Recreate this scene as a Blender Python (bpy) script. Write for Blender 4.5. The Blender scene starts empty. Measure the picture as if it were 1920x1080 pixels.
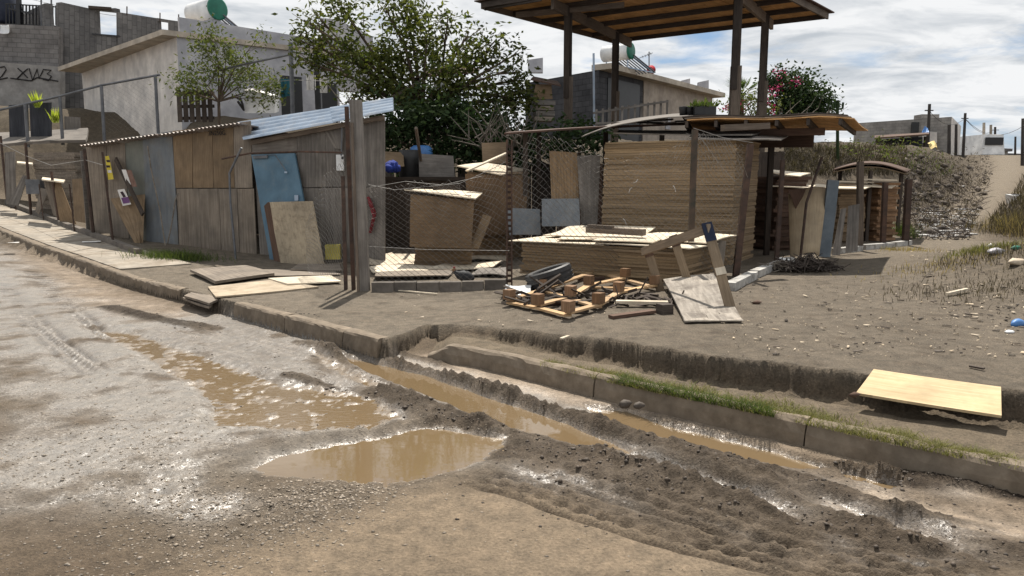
import bpy, math, random
import numpy as np
from mathutils import Vector, Matrix
R = math.radians
random.seed(7)
RNG = np.random.default_rng(11)
scene = bpy.context.scene
COL = scene.collection
# ------------------------------------------------------------------ camera, sky, sun, exposure
CAM_Z, PITCH, FOC = 1.6, 8.0, 1387.0
cd = bpy.data.cameras.new('camera'); cam = bpy.data.objects.new('camera', cd); COL.objects.link(cam)
cam.location = (0, 0, CAM_Z); cam.rotation_euler = (R(90 - PITCH), 0, 0)
cd.sensor_width = 36; cd.lens = FOC / 1920 * 36; cd.clip_start = .05; cd.clip_end = 3000
scene.camera = cam
SUN_EL, SUN_AZ = R(60), math.atan2(.06, 1)
sl = bpy.data.lights.new('sun', 'SUN'); so = bpy.data.objects.new('sun', sl); COL.objects.link(so)
sl.energy = 5.0; sl.angle = R(.53); sl.color = (1, .94, .85)
sdir = Vector((math.sin(SUN_AZ) * math.cos(SUN_EL), math.cos(SUN_AZ) * math.cos(SUN_EL), math.sin(SUN_EL)))
so.rotation_euler = (-sdir).to_track_quat('-Z', 'Y').to_euler(); so.location = (0, 0, 30)
world = bpy.data.worlds.new('World'); scene.world = world; world.use_nodes = True
nt = world.node_tree; nt.nodes.clear(); N = nt.nodes.new; LK = nt.links.new
def mth(tree, op, a, b=None, c=None, clamp=False):
    n = tree.nodes.new('ShaderNodeMath'); n.operation = op; n.use_clamp = clamp
    for i, v in enumerate((a, b, c)):
        if v is None: continue
        if isinstance(v, (int, float)): n.inputs[i].default_value = v
        else: tree.links.new(v, n.inputs[i])
    return n.outputs[0]
def mixc(tree, fac, a, b, mode='MIX'):
    n = tree.nodes.new('ShaderNodeMix'); n.data_type = 'RGBA'; n.blend_type = mode
    for s, v in ((n.inputs[0], fac), (n.inputs[6], a), (n.inputs[7], b)):
        if isinstance(v, (int, float)): s.default_value = v
        elif isinstance(v, tuple): s.default_value = (*v, 1) if len(v) == 3 else v
        else: tree.links.new(v, s)
    return n.outputs[2]
def ramp(tree, fac, p0, p1, c0=(0, 0, 0), c1=(1, 1, 1)):
    n = tree.nodes.new('ShaderNodeValToRGB'); e = n.color_ramp.elements
    e[0].position, e[1].position = p0, p1; e[0].color = (*c0, 1); e[1].color = (*c1, 1)
    tree.links.new(fac, n.inputs[0]); return n.outputs[0]
def noise(tree, vec, scale, detail=5, rough=.55, dist=0.):
    n = tree.nodes.new('ShaderNodeTexNoise'); n.inputs['Scale'].default_value = scale
    n.inputs['Detail'].default_value = detail; n.inputs['Roughness'].default_value = rough
    n.inputs['Distortion'].default_value = dist
    if vec is not None: tree.links.new(vec, n.inputs['Vector'])
    return n.outputs['Fac']
def mapping(tree, vec, scale=(1, 1, 1), loc=(0, 0, 0), rot=(0, 0, 0)):
    n = tree.nodes.new('ShaderNodeMapping'); n.inputs['Scale'].default_value = scale
    n.inputs['Location'].default_value = loc; n.inputs['Rotation'].default_value = rot
    tree.links.new(vec, n.inputs['Vector']); return n.outputs[0]
sky = N('ShaderNodeTexSky'); sky.sky_type = 'NISHITA'; sky.sun_disc = False
sky.sun_elevation = SUN_EL; sky.sun_rotation = SUN_AZ; sky.air_density = 1.0; sky.dust_density = .6
tc = N('ShaderNodeTexCoord'); sx = N('ShaderNodeSeparateXYZ'); LK(tc.outputs['Generated'], sx.inputs[0])
zz = mth(nt, 'ADD', mth(nt, 'MAXIMUM', sx.outputs[2], 0.0), .16)
cmb = N('ShaderNodeCombineXYZ'); LK(mth(nt, 'DIVIDE', sx.outputs[0], zz), cmb.inputs[0]); LK(mth(nt, 'DIVIDE', sx.outputs[1], zz), cmb.inputs[1])
cv = mapping(nt, cmb.outputs[0], (.8, 1.15, 1), (3.1, 1.7, 0), (0, 0, R(-24)))
n1 = noise(nt, cv, 1.3, 9, .58, .35); n2 = noise(nt, cv, 3.4, 7, .6, .5)
cover = ramp(nt, n1, .30, .42)
shade = mth(nt, 'ADD', mth(nt, 'MULTIPLY', n2, .75), mth(nt, 'MULTIPLY', n1, .35))
ccol = ramp(nt, shade, .40, .60, (5.3, 5.7, 6.15), (8.9, 9.0, 9.1))
bluesky = mixc(nt, .55, sky.outputs[0], (2.2, 3.9, 6.6))
skyc = mixc(nt, cover, bluesky, ccol)
bg = N('ShaderNodeBackground'); bg.inputs['Strength'].default_value = .070; LK(skyc, bg.inputs['Color'])
LK(bg.outputs[0], N('ShaderNodeOutputWorld').inputs['Surface'])
scene.view_settings.view_transform = 'Standard'; scene.view_settings.look = 'None'
scene.view_settings.gamma = 1; scene.view_settings.exposure = .55; scene.view_settings.use_curve_mapping = False

# ------------------------------------------------------------------ terrain height function
def sst(a, b, x):
    t = np.clip((x - a) / (b - a), 0, 1); return t * t * (3 - 2 * t)
_perm = np.random.default_rng(3).permutation(512).astype(np.int64)
def _h(ix, iy, s): return _perm[(_perm[(ix + s * 17) & 511] + iy) & 511]
def gnoise(x, y, s=0):
    ix = np.floor(x).astype(np.int64); iy = np.floor(y).astype(np.int64); fx = x - ix; fy = y - iy
    u = fx * fx * fx * (fx * (fx * 6 - 15) + 10); v = fy * fy * fy * (fy * (fy * 6 - 15) + 10)
    def g(i, j):
        a = _h(ix + i, iy + j, s) * (2 * math.pi / 512); return np.cos(a) * (fx - i) + np.sin(a) * (fy - j)
    a = g(0, 0); b = g(1, 0); c = g(0, 1); d = g(1, 1)
    return (a + u * (b - a)) * (1 - v) + (c + u * (d - c)) * v
def fbm(x, y, sc, oc=4, s=0, gain=.5):
    t = 0; a = 1.; f = sc
    for i in range(oc): t = t + a * gnoise(x * f + 13.7 * i, y * f - 7.1 * i, s + i); a *= gain; f *= 2.03
    return t
def vnz(x, s=0): return gnoise(np.asarray(x, float), np.zeros_like(np.asarray(x, float)) + .37, s)
K0 = (-1.3, 7.42)
def rise(x, y):
    t = (x - K0[0]) * -.76 + (y - K0[1]) * .65
    tt = np.clip(t - 5.2, 0, None); tt = np.minimum(tt, 60)
    return .072 * (tt - 1.2 * (1 - np.exp(-tt / 1.2))) * sst(3, -3, x)
def zlot(x, y):
    z = .17 + .13 * sst(-1, 1.5, x)
    return z + .085 * np.clip(y - 17, 0, 40) * sst(3, 9, x) + .55 * np.exp(-(((x - 7.7) / 1.7) ** 2 + ((y - 9.6) / 2.6) ** 2)) * 1.0
PATHY = np.array([5, 9, 11.5, 15.5, 20, 28, 42, 70, 400.]); PATHX = np.array([4, 4.6, 6, 9.0, 12.2, 18.0, 27.6, 46, 265.])
def bank(x, y):
    bx = np.array([-60, -17, -15, -11.6, -10.2, -4, 2, 8, 11, 13, 16, 60.]); by = np.array([27., 21.5, 23.5, 23.0, 19.6, 19.0, 19.2, 19.8, 20.8, 22., 24, 40])
    b0 = np.interp(x, bx, by) + .5 * vnz(x * .4, 5)
    px = np.interp(y, PATHY, PATHX)
    return sst(0, 1, (y - b0) / 5.5) * sst(.4, 3.2, px - x)
def Hs(x, y):
    "height of raised ground (lot, pavement, yard, hill)"
    z = zlot(x, y) + rise(x, y)
    b = bank(x, y)
    top = 3.0 + rise(x, y) * .95 + .012 * np.clip(y - 26, 0, 200)
    far = sst(45, 120, y)
    z = z * (1 - b) + np.maximum(top, z) * b
    return z + far * 1.0
def hit(px, py, dz=0., zf=None):
    "point where the line of sight through a pixel meets the raised ground"
    d = ray(px, py); f = zf or (lambda x, y: float(Hs(np.array([x]), np.array([y]))[0]))
    lo = .5; s = 1.0; prev = None
    while s < 200:
        p = (d[0] * s, d[1] * s, CAM_Z + d[2] * s)
        g = p[2] - f(p[0], p[1]) - dz
        if g < 0: break
        lo = s; s *= 1.03
    hi = s
    for _ in range(30):
        m = (lo + hi) / 2; p = (d[0] * m, d[1] * m, CAM_Z + d[2] * m)
        if p[2] - f(p[0], p[1]) - dz < 0: hi = m
        else: lo = m
    return Vector((d[0] * lo, d[1] * lo, CAM_Z + d[2] * lo))
_c, _s = math.cos(R(PITCH)), math.sin(R(PITCH))
def ray(px, py):
    vx, vy = (px - 960) / FOC, (540 - py) / FOC
    return Vector((vx, _c + vy * _s, -_s + vy * _c))
def P(px, py, Y):
    d = ray(px, py); k = Y / d[1]; return Vector((d[0] * k, Y, CAM_Z + d[2] * k))
def G(px, py, z=0.):
    d = ray(px, py); k = (z - CAM_Z) / d[2]; return Vector((d[0] * k, d[1] * k, z))
def gz(x, y): return float(Hs(np.array([float(x)]), np.array([float(y)]))[0])
# edges of the raised ground, as y(x)
_kerb = [hit(*p) for p in ((-170, 362), (-80, 398), (0, 432), (60, 456), (130, 480), (200, 505), (330, 541), (450, 571), (600, 609), (722, 640))]
_bankpx = [(735, 613), (800, 611), (880, 611), (980, 621), (1063, 634), (1147, 638), (1213, 652), (1313, 665), (1413, 679), (1493, 687), (1567, 698), (1623, 706), (1760, 720), (1883, 733), (1980, 744)]
_bank = [hit(*p) for p in _bankpx]
EX = [p[0] for p in _kerb] + [p[0] for p in _bank] + [9., 60.]; EY = [p[1] for p in _kerb] + [p[1] for p in _bank] + [3.0, -10.]
_k = EX[0]; EX = [-200.] + EX; EY = [EY[0] + (_k + 200) * .8] + EY
_ok = [0]
for i in range(1, len(EX)):
    if EX[i] > EX[_ok[-1]] + 1e-3: _ok.append(i)
EX = np.array([EX[i] for i in _ok]); EY = np.array([EY[i] for i in _ok])
def yedge(x): return np.interp(x, EX, EY)
_outer = [G(*p, .14) for p in ((800, 645), (880, 655), (1000, 681), (1100, 705), (1200, 727), (1300, 748), (1400, 769), (1500, 790), (1600, 812), (1700, 834), (1800, 856), (1920, 880), (2060, 908), (2300, 955))]
OX = np.array([p[0] for p in _outer] + [20.]); OY = np.array([p[1] for p in _outer] + [-6.])
def youter(x): return np.interp(x, OX, OY, left=1e3)
# ------------------------------------------------------------------ ground features (road mud, ruts, puddles)
def growing(a, b, d0, g):
    o = [a]
    while o[-1] < b: o.append(o[-1] + max(d0, g(o[-1])))
    return np.array(o)
YS = np.concatenate([growing(1.5, 60, .014, lambda y: .0052 * y), growing(60.6, 900, 1, lambda y: .06 * y)])
_xr = growing(0, 5.0, .0175, lambda x: .0175); _xo = growing(_xr[-1] + .018, 700, .018, lambda x: .018 + .045 * (x - 5.0))
_xp = np.concatenate([_xr, _xo]); XS = np.concatenate([-_xp[:0:-1], _xp])
GX, GY = np.meshgrid(XS, YS); NXg, NYg = len(XS), len(YS)
nearm = (GY < 17) & (np.abs(GX) < 16)
nx_, ny_ = GX[nearm], GY[nearm]
def pline(pxs, z=0.): return np.array([G(p[0], p[1], z)[:2] for p in pxs])
def dist_line(pts):
    "distance to polyline, signed side, length along"
    bd = np.full(nx_.shape, 1e9); ss = np.zeros_like(bd); sg = np.zeros_like(bd); acc = 0.
    for (a, b) in zip(pts[:-1], pts[1:]):
        e = b - a; L = math.hypot(*e); u = e / L
        t = np.clip((nx_ - a[0]) * u[0] + (ny_ - a[1]) * u[1], 0, L)
        dx = nx_ - a[0] - u[0] * t; dy = ny_ - a[1] - u[1] * t; d = np.hypot(dx, dy); m = d < bd
        bd[m] = d[m]; ss[m] = (acc + t)[m]; sg[m] = (u[0] * dy - u[1] * dx)[m]; acc += L
    return bd, sg, ss, acc
def dist_poly(pts):
    "signed distance, positive inside"
    bd = np.full(nx_.shape, 1e9); ins = np.zeros(nx_.shape, bool); n = len(pts)
    for i in range(n):
        a = pts[i]; b = pts[(i + 1) % n]; e = b - a; L2 = float(e @ e)
        t = np.clip(((nx_ - a[0]) * e[0] + (ny_ - a[1]) * e[1]) / L2, 0, 1)
        bd = np.minimum(bd, np.hypot(nx_ - a[0] - e[0] * t, ny_ - a[1] - e[1] * t))
        c = ((a[1] > ny_) != (b[1] > ny_)) & (nx_ < (b[0] - a[0]) * (ny_ - a[1]) / (b[1] - a[1] + 1e-12) + a[0]); ins ^= c
    return np.where(ins, bd, -bd)
def blob(pxs, w, z=0.):
    d, _, _, _ = dist_line(pline(pxs, z)); return np.exp(-(d / w) ** 2)
fN = lambda sc, oc=3, s=0, g=.5: fbm(nx_, ny_, sc, oc, s, g)
warp = .10 * fN(1.3, 3, 40)
# base of the road
road = rise(nx_, ny_) + .022 * fN(.5, 2, 1) + .006 * fN(5, 3, 2)
crest = 1 - sst(0., .9, np.abs(nx_ * 0))            # placeholder, flat crown
PUDPX = {
 'P1': [(478, 880), (520, 858), (600, 842), (660, 832), (720, 822), (780, 808), (830, 803), (900, 816), (958, 822), (935, 838), (905, 862), (860, 882), (800, 896), (720, 907), (650, 905), (560, 896), (508, 892)],
 'P2': [(636, 668), (700, 682), (790, 702), (880, 732), (960, 760), (1060, 796), (1130, 826), (1180, 850), (1090, 836), (1000, 815), (930, 795), (860, 768), (780, 735), (690, 700)],
 'P3': [(195, 622), (250, 628), (330, 655), (400, 682), (470, 705), (530, 725), (600, 728), (700, 750), (760, 785), (700, 803), (580, 805), (420, 802), (405, 785), (410, 760), (360, 720), (300, 685), (240, 652)],
 'P4': [(1100, 766), (1175, 773), (1240, 795), (1330, 816), (1430, 843), (1530, 874), (1590, 894), (1500, 886), (1420, 870), (1330, 848), (1240, 825), (1160, 802)],
 'P5': [(1560, 884), (1610, 893), (1680, 912), (1660, 922), (1600, 908)],
 'P7': [(585, 655), (640, 690), (690, 715), (740, 735), (690, 728), (620, 695)]}
WL = {'P1': -.035, 'P2': -.045, 'P3': -.033, 'P4': -.05, 'P5': -.045, 'P6': -.022, 'P7': -.03}
depth = {'P1': .06, 'P2': .07, 'P3': .006, 'P4': .06, 'P5': .04, 'P6': .008, 'P7': .012}
wet = np.zeros_like(road); PUD = {}
inP = np.zeros_like(road); poolsd = {}
for k, px in PUDPX.items():
    pts = pline(px, WL[k]); PUD[k] = pts; sd = dist_poly(pts) + .35 * warp + .018 * fN(9, 2, 31); poolsd[k] = sd
    inP = np.maximum(inP, sst(-.05, .03, sd))
# ridges of churned mud: (line, height, width, cloddiness)
RIDGES = [([(560, 640), (650, 668), (730, 680), (800, 700), (900, 725), (1000, 758), (1100, 790), (1200, 822), (1330, 862), (1450, 903), (1510, 925)], .07, .09, 1.0),
          ([(600, 665), (680, 708), (740, 735), (800, 760), (880, 787), (960, 815), (1040, 832)], .06, .085, 1.0),
          ([(690, 735), (760, 755), (830, 785), (900, 805)], .05, .10, 1.0),
          ([(540, 700), (620, 725), (640, 735)], .03, .05, 1.0),
          ([(1115, 764), (1200, 778), (1300, 806), (1420, 838), (1520, 862), (1620, 884), (1740, 910)], .075, .07, .9),
          ([(1210, 822), (1330, 852), (1440, 884), (1540, 908), (1580, 922)], .05, .075, 1.),
          ([(1560, 872), (1640, 890), (1720, 912)], .07, .06, .9),
          ([(1050, 838), (1170, 868), (1300, 905), (1420, 950), (1500, 975)], .045, .14, .9),
          ([(940, 840), (1040, 845), (1160, 885), (1280, 930)], .03, .16, .8),
          ([(1500, 960), (1600, 985), (1750, 1010), (1920, 1040)], .03, .12, .8),
          ([(1690, 885), (1760, 900), (1850, 915), (1930, 935)], .03, .06, .8),
          ([(430, 580), (500, 598), (560, 612), (600, 622)], .035, .05, .7),
          ([(200, 575), (300, 600), (400, 615)], .02, .12, .8),
          ([(240, 540), (300, 553), (360, 570)], .03, .06, .8)]
def billow(sc, oc, s):
    t = 0; am = 1.; f = sc
    for i in range(oc): t = t + am * np.abs(gnoise(nx_ * f + 5.3 * i, ny_ * f - 3.1 * i, s + i)); am *= .55; f *= 2.1
    return t
clod = np.clip(1.9 * billow(6.5, 4, 50) * (.7 + .8 * fN(2.5, 2, 58)), 0, 1.7); fine = fN(28, 3, 60, .6)
rid = np.zeros_like(road); ridw = np.zeros_like(road)
for px, h, w, cl in RIDGES:
    d, sg, s_, L = dist_line(pline(px)); d = np.abs(d + .35 * warp + .02 * fN(6, 2, 33))
    g = np.exp(-(d / w) ** 4) * sst(0, .25, s_) * sst(0, .25, L - s_)
    rid = np.maximum(rid, h * 1.25 * g * ((1 - cl) + cl * (.18 + .85 * clod))); ridw = np.maximum(ridw, np.exp(-(d / (w * 1.12)) ** 4))
# tyre-print lines running towards the right foreground
tread = np.zeros_like(road); treadm = np.zeros_like(road); treadc = np.zeros_like(road)
for px, w in (([(830, 885), (960, 905), (1110, 955), (1300, 1010), (1500, 1060), (1760, 1120)], .16), ([(1250, 985), (1420, 1015), (1650, 1050), (1920, 1090)], .14), ([(1240, 860), (1330, 890), (1430, 930), (1520, 955)], .1), ([(980, 866), (1200, 925), (1450, 1000), (1700, 1062)], .15), ([(1350, 938), (1550, 985), (1800, 1030), (1960, 1058)], .12), ([(1500, 1010), (1700, 1040), (1960, 1085)], .1),
              ([(0, 540), (60, 600), (120, 650), (190, 700)], .14), ([(60, 520), (130, 580), (210, 640)], .12)):
    d, sg, s_, L = dist_line(pline(px)); m = sst(w * 1.3, w * .8, np.abs(sg) + .04 * fN(3, 2, 70)) * sst(0, .4, s_) * sst(0, .4, L - s_) * (d < w * 1.5)
    pat = np.sin((sg + .12 * warp) / .0165 + 1.2 * fN(2, 2, 71)) * .85 + .35 * np.sign(np.sin(s_ / .02 + np.sign(sg) * 2)) * (np.abs(sg) < w * .5)
    tread = tread + m * (-.016 + .017 * pat); treadm = np.maximum(treadm, m); treadc = np.maximum(treadc, m * sst(.25, -.3, pat) * np.clip(.95 + 1.2 * fN(2.5, 3, 72), 0, 1))
cross = np.zeros_like(road)                      # wide cross lugs of a heavy tyre
d, sg, s_, L = dist_line(pline([(960, 862), (1080, 892), (1200, 935), (1300, 975), (1450, 1010), (1620, 1040)]))
lm = sst(.36, .2, np.abs(sg) + .25 * warp) * sst(0, .3, s_) * sst(0, .5, L - s_) * (d < .5)
cross = .35 * lm * (.006 * np.tanh(3.5 * np.sin((s_ + .7 * np.abs(sg) + .35 * warp) / .024) + 1.2 * fN(7, 2, 81)) + .004 * fN(8, 3, 80))
ml_d, ml_sg, ml_s, ml_L = dist_line(pline([(330, 600), (560, 665), (800, 745), (1000, 815), (1200, 885), (1500, 975), (1920, 1095)]))
q_ = ml_sg + .25 * warp
mband = sst(-.75, -.35, q_) * sst(.85, .4, q_) * sst(0, .8, ml_s)
streak = gnoise(ml_s * 1.1, q_ * 17, 200) * .7 + gnoise(ml_s * 2.3 + 9, q_ * 34, 201) * .45
CHAN = [([(1120, 836), (1250, 868), (1400, 920), (1500, 955), (1600, 985)], .05, .10), ([(1460, 905), (1600, 950), (1750, 1000), (1950, 1060)], .045, .11), ([(640, 640), (760, 672), (850, 700)], .03, .09), ([(1540, 945), (1700, 975), (1920, 1020)], .035, .10)]
chan = np.zeros_like(road); chanm = np.zeros_like(road)
for px, dp, w in CHAN:
    d, sg, s_, L = dist_line(pline(px)); d = np.abs(d) + .25 * warp + .01 * fN(7, 2, 220); g = sst(w * 1.15, w * .6, d) * sst(0, .4, s_) * sst(0, .4, L - s_)
    lip = np.exp(-((d - w * 1.35) / (w * .4)) ** 2) * sst(0, .4, s_) * sst(0, .4, L - s_)
    chan = chan - dp * g + .5 * dp * lip * (.5 + clod); chanm = np.maximum(chanm, g); ridw = np.maximum(ridw, .75 * lip)
h = road.copy() + mband * (.022 * streak + .003 * billow(9, 3, 210) - .004) + chan
for k, sd in poolsd.items():
    sh = {'P1': .24, 'P3': .2}.get(k, .07); inside = sst(-sh, .03, sd)
    floor_ = WL[k] - depth[k] * sst(-.02, .16, sd) + (.022 * fN(12, 3, 21, .6) + .016 * fN(3.2, 2, 25) if k in ('P3', 'P6', 'P7') else .004 * fN(9, 2, 22))
    rim = np.exp(-((sd + .10) / .08) ** 2) * .004
    h = h * (1 - inside) + floor_ * inside + rim
h = h + rid * (1 - .75 * inP) + tread * (1 - inP) + cross * (1 - inP)
# grit over the mud
gritty = np.clip(blob([(300, 900), (520, 960), (640, 935), (700, 905)], .42) + .8 * blob([(380, 1010), (520, 990), (620, 965)], .22) + .8 * blob([(700, 790), (860, 800), (950, 830)], .2) + .6 * blob([(560, 820), (720, 812)], .15), 0, 1)
wetz = np.clip(1.15 * blob([(-150, 480), (0, 560), (150, 640), (260, 720), (330, 790)], .95) + 1.0 * blob([(120, 880), (300, 860), (420, 850), (560, 820)], .55) + .9 * blob([(330, 925), (390, 945)], .22)
      + .62 * blob([(500, 640), (640, 720), (760, 790), (860, 830)], .6) + .9 * blob([(360, 600), (480, 620), (620, 640)], .6) + .7 * blob([(850, 700), (1000, 745), (1150, 780), (1330, 820)], .22)
      + .7 * blob([(1180, 860), (1280, 885), (1400, 925)], .10) + .3 * blob([(1200, 965), (1300, 975)], .05) + .35 * blob([(950, 860), (1200, 905)], .2) + .5 * blob([(1000, 800), (1330, 870), (1500, 900)], .2)
      + .55 * blob([(1640, 905), (1800, 920)], .12), 0, 1.15)
wetz = np.clip(wetz * (.75 + .9 * fN(2.2, 3, 90)), 0, 1)
sandz = np.clip(1.0 * blob([(880, 1030), (1100, 1040), (1300, 1090)], .55) + 1.0 * blob([(650, 1040), (800, 960), (1000, 960)], .22) + .9 * blob([(450, 1075), (700, 1060)], .25), 0, 1)
pale = np.clip(1.0 * blob([(780, 675), (900, 700), (1010, 725), (1130, 748), (1260, 775), (1400, 803), (1540, 835), (1700, 870), (1850, 905), (1960, 930)], .23)
      + .9 * blob([(1480, 915), (1600, 950), (1700, 985)], .22) + .9 * blob([(1640, 940), (1760, 960), (1920, 990)], .2) + .9 * blob([(740, 640), (820, 634), (960, 645)], .14) + .6 * blob([(80, 500), (200, 560), (330, 585)], .45), 0, 1)
sandz = np.clip(sandz * (1.1 + .8 * fN(1.7, 2, 95)), 0, 1); pale = np.clip(pale * (1.05 + .9 * fN(3, 3, 97)), 0, 1) * (1 - .75 * ridw)
fl_ = np.clip(pale * 1.3, 0, 1) * (1 - np.clip(ridw * 1.3, 0, 1)) * (1 - inP) * (1 - chanm); h = h * (1 - .9 * fl_) + (-.012 + rise(nx_, ny_)) * .9 * fl_
rough_amp = .002 + .0042 * wetz * (1 - pale) + .010 * gritty + .004 * np.clip(ridw, 0, 1)
rough_amp = rough_amp * (1 - .85 * sandz) * (1 - .8 * pale) * (1 - .55 * inP) + .0012
h = h + rough_amp * (.9 * fN(24, 2, 101, .65) + .9 * fN(11, 2, 103)) 
h = h + np.clip(ridw, 0, 1) * (1 - inP) * (.020 * billow(15, 3, 250) - .006)
for k in ('P2', 'P4', 'P5'):
    sd = poolsd[k]; in2 = sst(-.03, .02, sd); h = h * (1 - in2) + np.minimum(h, WL[k] - .008 - .04 * sst(0, .12, sd)) * in2
# ---- raised ground, verge, blending
lot = Hs(nx_, ny_) + .010 * fN(1.6, 3, 110) + .004 * fN(14, 3, 112)
ye = yedge(nx_) + np.where(nx_ > K0[0] + .1, .10 * fN(2.4, 4, 120, .6), 0.)
edge_w = np.where(nx_ > K0[0], .075 + .045 * fN(3, 3, 121) + .02 * fN(15, 2, 122), .02)
up = sst(0, 1, (ny_ - ye) / edge_w)
yo = youter(nx_)
verge = .125 + .012 * fN(3, 3, 130) + .03 * sst(.0, .5, ny_ - yo) * 0
# gutter at the foot of the bank
verge = verge - .05 * np.exp(-(((ye - ny_) - .10) / .10) ** 2)
isv = (nx_ > OX[0] + .02) & (ny_ > yo) & (ny_ <= ye)
vfac = sst(.03, .07, ny_ - yo) * sst(OX[0] - .02, OX[0] + .25, nx_)
low = h * (1 - vfac) + verge * vfac
# sandy ramp left of the verge's end
rampz = np.exp(-(((nx_ - OX[0] + .15) / .5) ** 2)) * sst(7.0, 7.5, ny_ + .3 * (nx_ - OX[0])) * .06
low = low + np.where(isv, 0, rampz * (ny_ < ye))
Hn = low * (1 - up) + lot * up + np.where(nx_ > K0[0], 4 * up * (1 - up) * (.03 * billow(8, 3, 230) - .012), 0) + np.where((nx_ > K0[0]) & (ny_ < ye), np.exp(-((ye - ny_) / .12) ** 2) * .03 * billow(7, 3, 240), 0)
HZ = Hs(GX, GY); HZ[nearm] = Hn
farn = ~nearm
fx, fy = GX[farn], GY[farn]
_lowf = rise(fx, fy); _m = fy < yedge(fx)
zf_ = HZ[farn] + .03 * fbm(fx, fy, .8, 3, 140) + np.where(bank(fx, fy) > .05, .15 * fbm(fx, fy, .9, 4, 141), 0)
zf_ = zf_ + np.where((fy > 17) & (fy < 45), .12 * np.abs(fbm(fx, fy, 1.3, 3, 145)) * sst(.05, .12, (fx - np.interp(fy, PATHY, PATHX)) / fy), 0) + 1.1 * sst(.028, .10, (fx - np.interp(fy, PATHY, PATHX)) / fy) * sst(17, 22, fy) * sst(60, 40, fy)
zf_[_m] = (_lowf + .03 * fbm(fx, fy, .8, 3, 142))[_m]; HZ[farn] = zf_
# ---- colours (albedo, with some sheen and shade painted in) and wetness as attributes
def col(a): return np.array(a)
shape3 = nx_.shape + (3,)
C = np.zeros(shape3) + col((.115, .088, .064))
def lay(C, m, c): return C * (1 - m[..., None]) + col(c) * m[..., None]
v1 = np.clip(.5 + .9 * fN(.9, 4, 150), 0, 1)
C = lay(C, v1 * .6, (.15, .118, .085))
C = lay(C, wetz * .8, (.225, .205, .18))  # silty wet mud, its base colour lightened to imitate sky sheen
C = lay(C, np.clip(gritty, 0, 1) * .7, (.15, .125, .098))
C = lay(C, sandz, (.235, .186, .135)); C = lay(C, pale, (.32, .258, .198))
dark = np.clip(ridw * (1 - inP) * 1.1, 0, 1) * (.6 + .5 * np.clip(clod, 0, 1)); C = lay(C, np.clip(dark, 0, .92), (.034, .026, .020))  # dark mud, pushed near black to imitate the ridges' shaded sides
C = lay(C, np.clip(treadc * .9, 0, .85), (.042, .032, .024)); C = lay(C, np.clip(treadm * .18 + lm * .45, 0, .7), (.125, .098, .073))
C = lay(C, inP * .8, (.16, .11, .06))
C = lay(C, np.clip(mband * (.5 - 1.2 * streak), 0, .75) * (1 - pale) * (1 - inP), (.115, .092, .07)); C = lay(C, np.clip(mband * (1.3 * streak - .1), 0, .5) * (1 - inP), (.23, .19, .15))
C = lay(C, chanm * .6 * (1 - inP), (.20, .165, .13))
W = np.clip(wetz * (1 - .85 * np.clip(ridw * 1.2, 0, 1)) + .62 * mband * np.clip(.35 - 1.3 * streak + .8 * fN(2.2, 3, 260), 0, 1) * (1 - ridw) + .55 * chanm + inP + dark * .04 + pale * .16 + lm * .08, 0, 1) * (1 - .8 * sandz)
lotc = np.zeros(shape3) + col((.14, .118, .093)); lotc = lay(lotc, np.clip(.5 + fN(.8, 4, 160), 0, 1) * .6, (.18, .153, .122)); lotc = lay(lotc, sst(1.5, -1.5, nx_) * .45, (.215, .185, .148))
lotc = lay(lotc, np.clip(fN(3.5, 4, 161) * 2.2 - .25, 0, 1) * .5, (.09, .072, .055))
lotc = lay(lotc, np.exp(-(((nx_ - 7.7) / 1.9) ** 2 + ((ny_ - 9.6) / 2.8) ** 2)) * .6, (.11, .088, .06))
ppx = np.interp(ny_, PATHY, PATHX); lotc = lay(lotc, np.exp(-((nx_ - ppx) / 1.2) ** 2) * sst(10, 14, ny_), (.175, .148, .115))
face = np.exp(-(((ny_ - ye) + .0) / .06) ** 2) * (nx_ > K0[0])  # mask of the bank face, whose shade is painted into the colour
vc = np.zeros(shape3) + col((.155, .125, .092)); vc = lay(vc, np.clip(.4 + fN(2.5, 4, 165), 0, 1) * .6, (.205, .17, .125))
C = lay(C, vfac * (ny_ <= ye), (.2, .16, .12)); C = np.where(isv[..., None], vc, C)
C = C * (1 - up[..., None]) + lotc * up[..., None]
C = lay(C, face * .5, (.10, .078, .056)); W = W * (1 - up) * (1 - vfac) * (1 - .8 * np.exp(-((poolsd['P1'] + .14) / .14) ** 2) * (1 - inP))
C = C * np.where(W > .5, .95, .87)[..., None]
CC = np.zeros(GX.shape + (3,)) + col((.12, .098, .074))
_b = np.clip(bank(GX, GY), 0, 1); CC = CC * (1 - .7 * _b[..., None]) + col((.075, .062, .045)) * .7 * _b[..., None]
ppx = np.interp(GY, PATHY, PATHX); _pm = np.exp(-((GX - ppx) / np.clip(.033 * GY, .8, 1.3)) ** 2) * sst(9, 14, GY); _rv = sst(.022, .045, (GX - ppx) / GY) * sst(14, 18, GY) * sst(90, 40, GY); CC = CC * (1 - .8 * _rv[..., None]) + col((.085, .068, .052)) * .8 * _rv[..., None]; CC = CC * (1 - _pm[..., None]) + col((.175, .148, .115)) * _pm[..., None]
_mr = (GY < yedge(GX)); CC[_mr] = (.17, .135, .10)
WW = np.zeros(GX.shape); CC[nearm] = C; WW[nearm] = W
_nr = sst(14, 17, GY[nearm]); CC[nearm] = C
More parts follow.
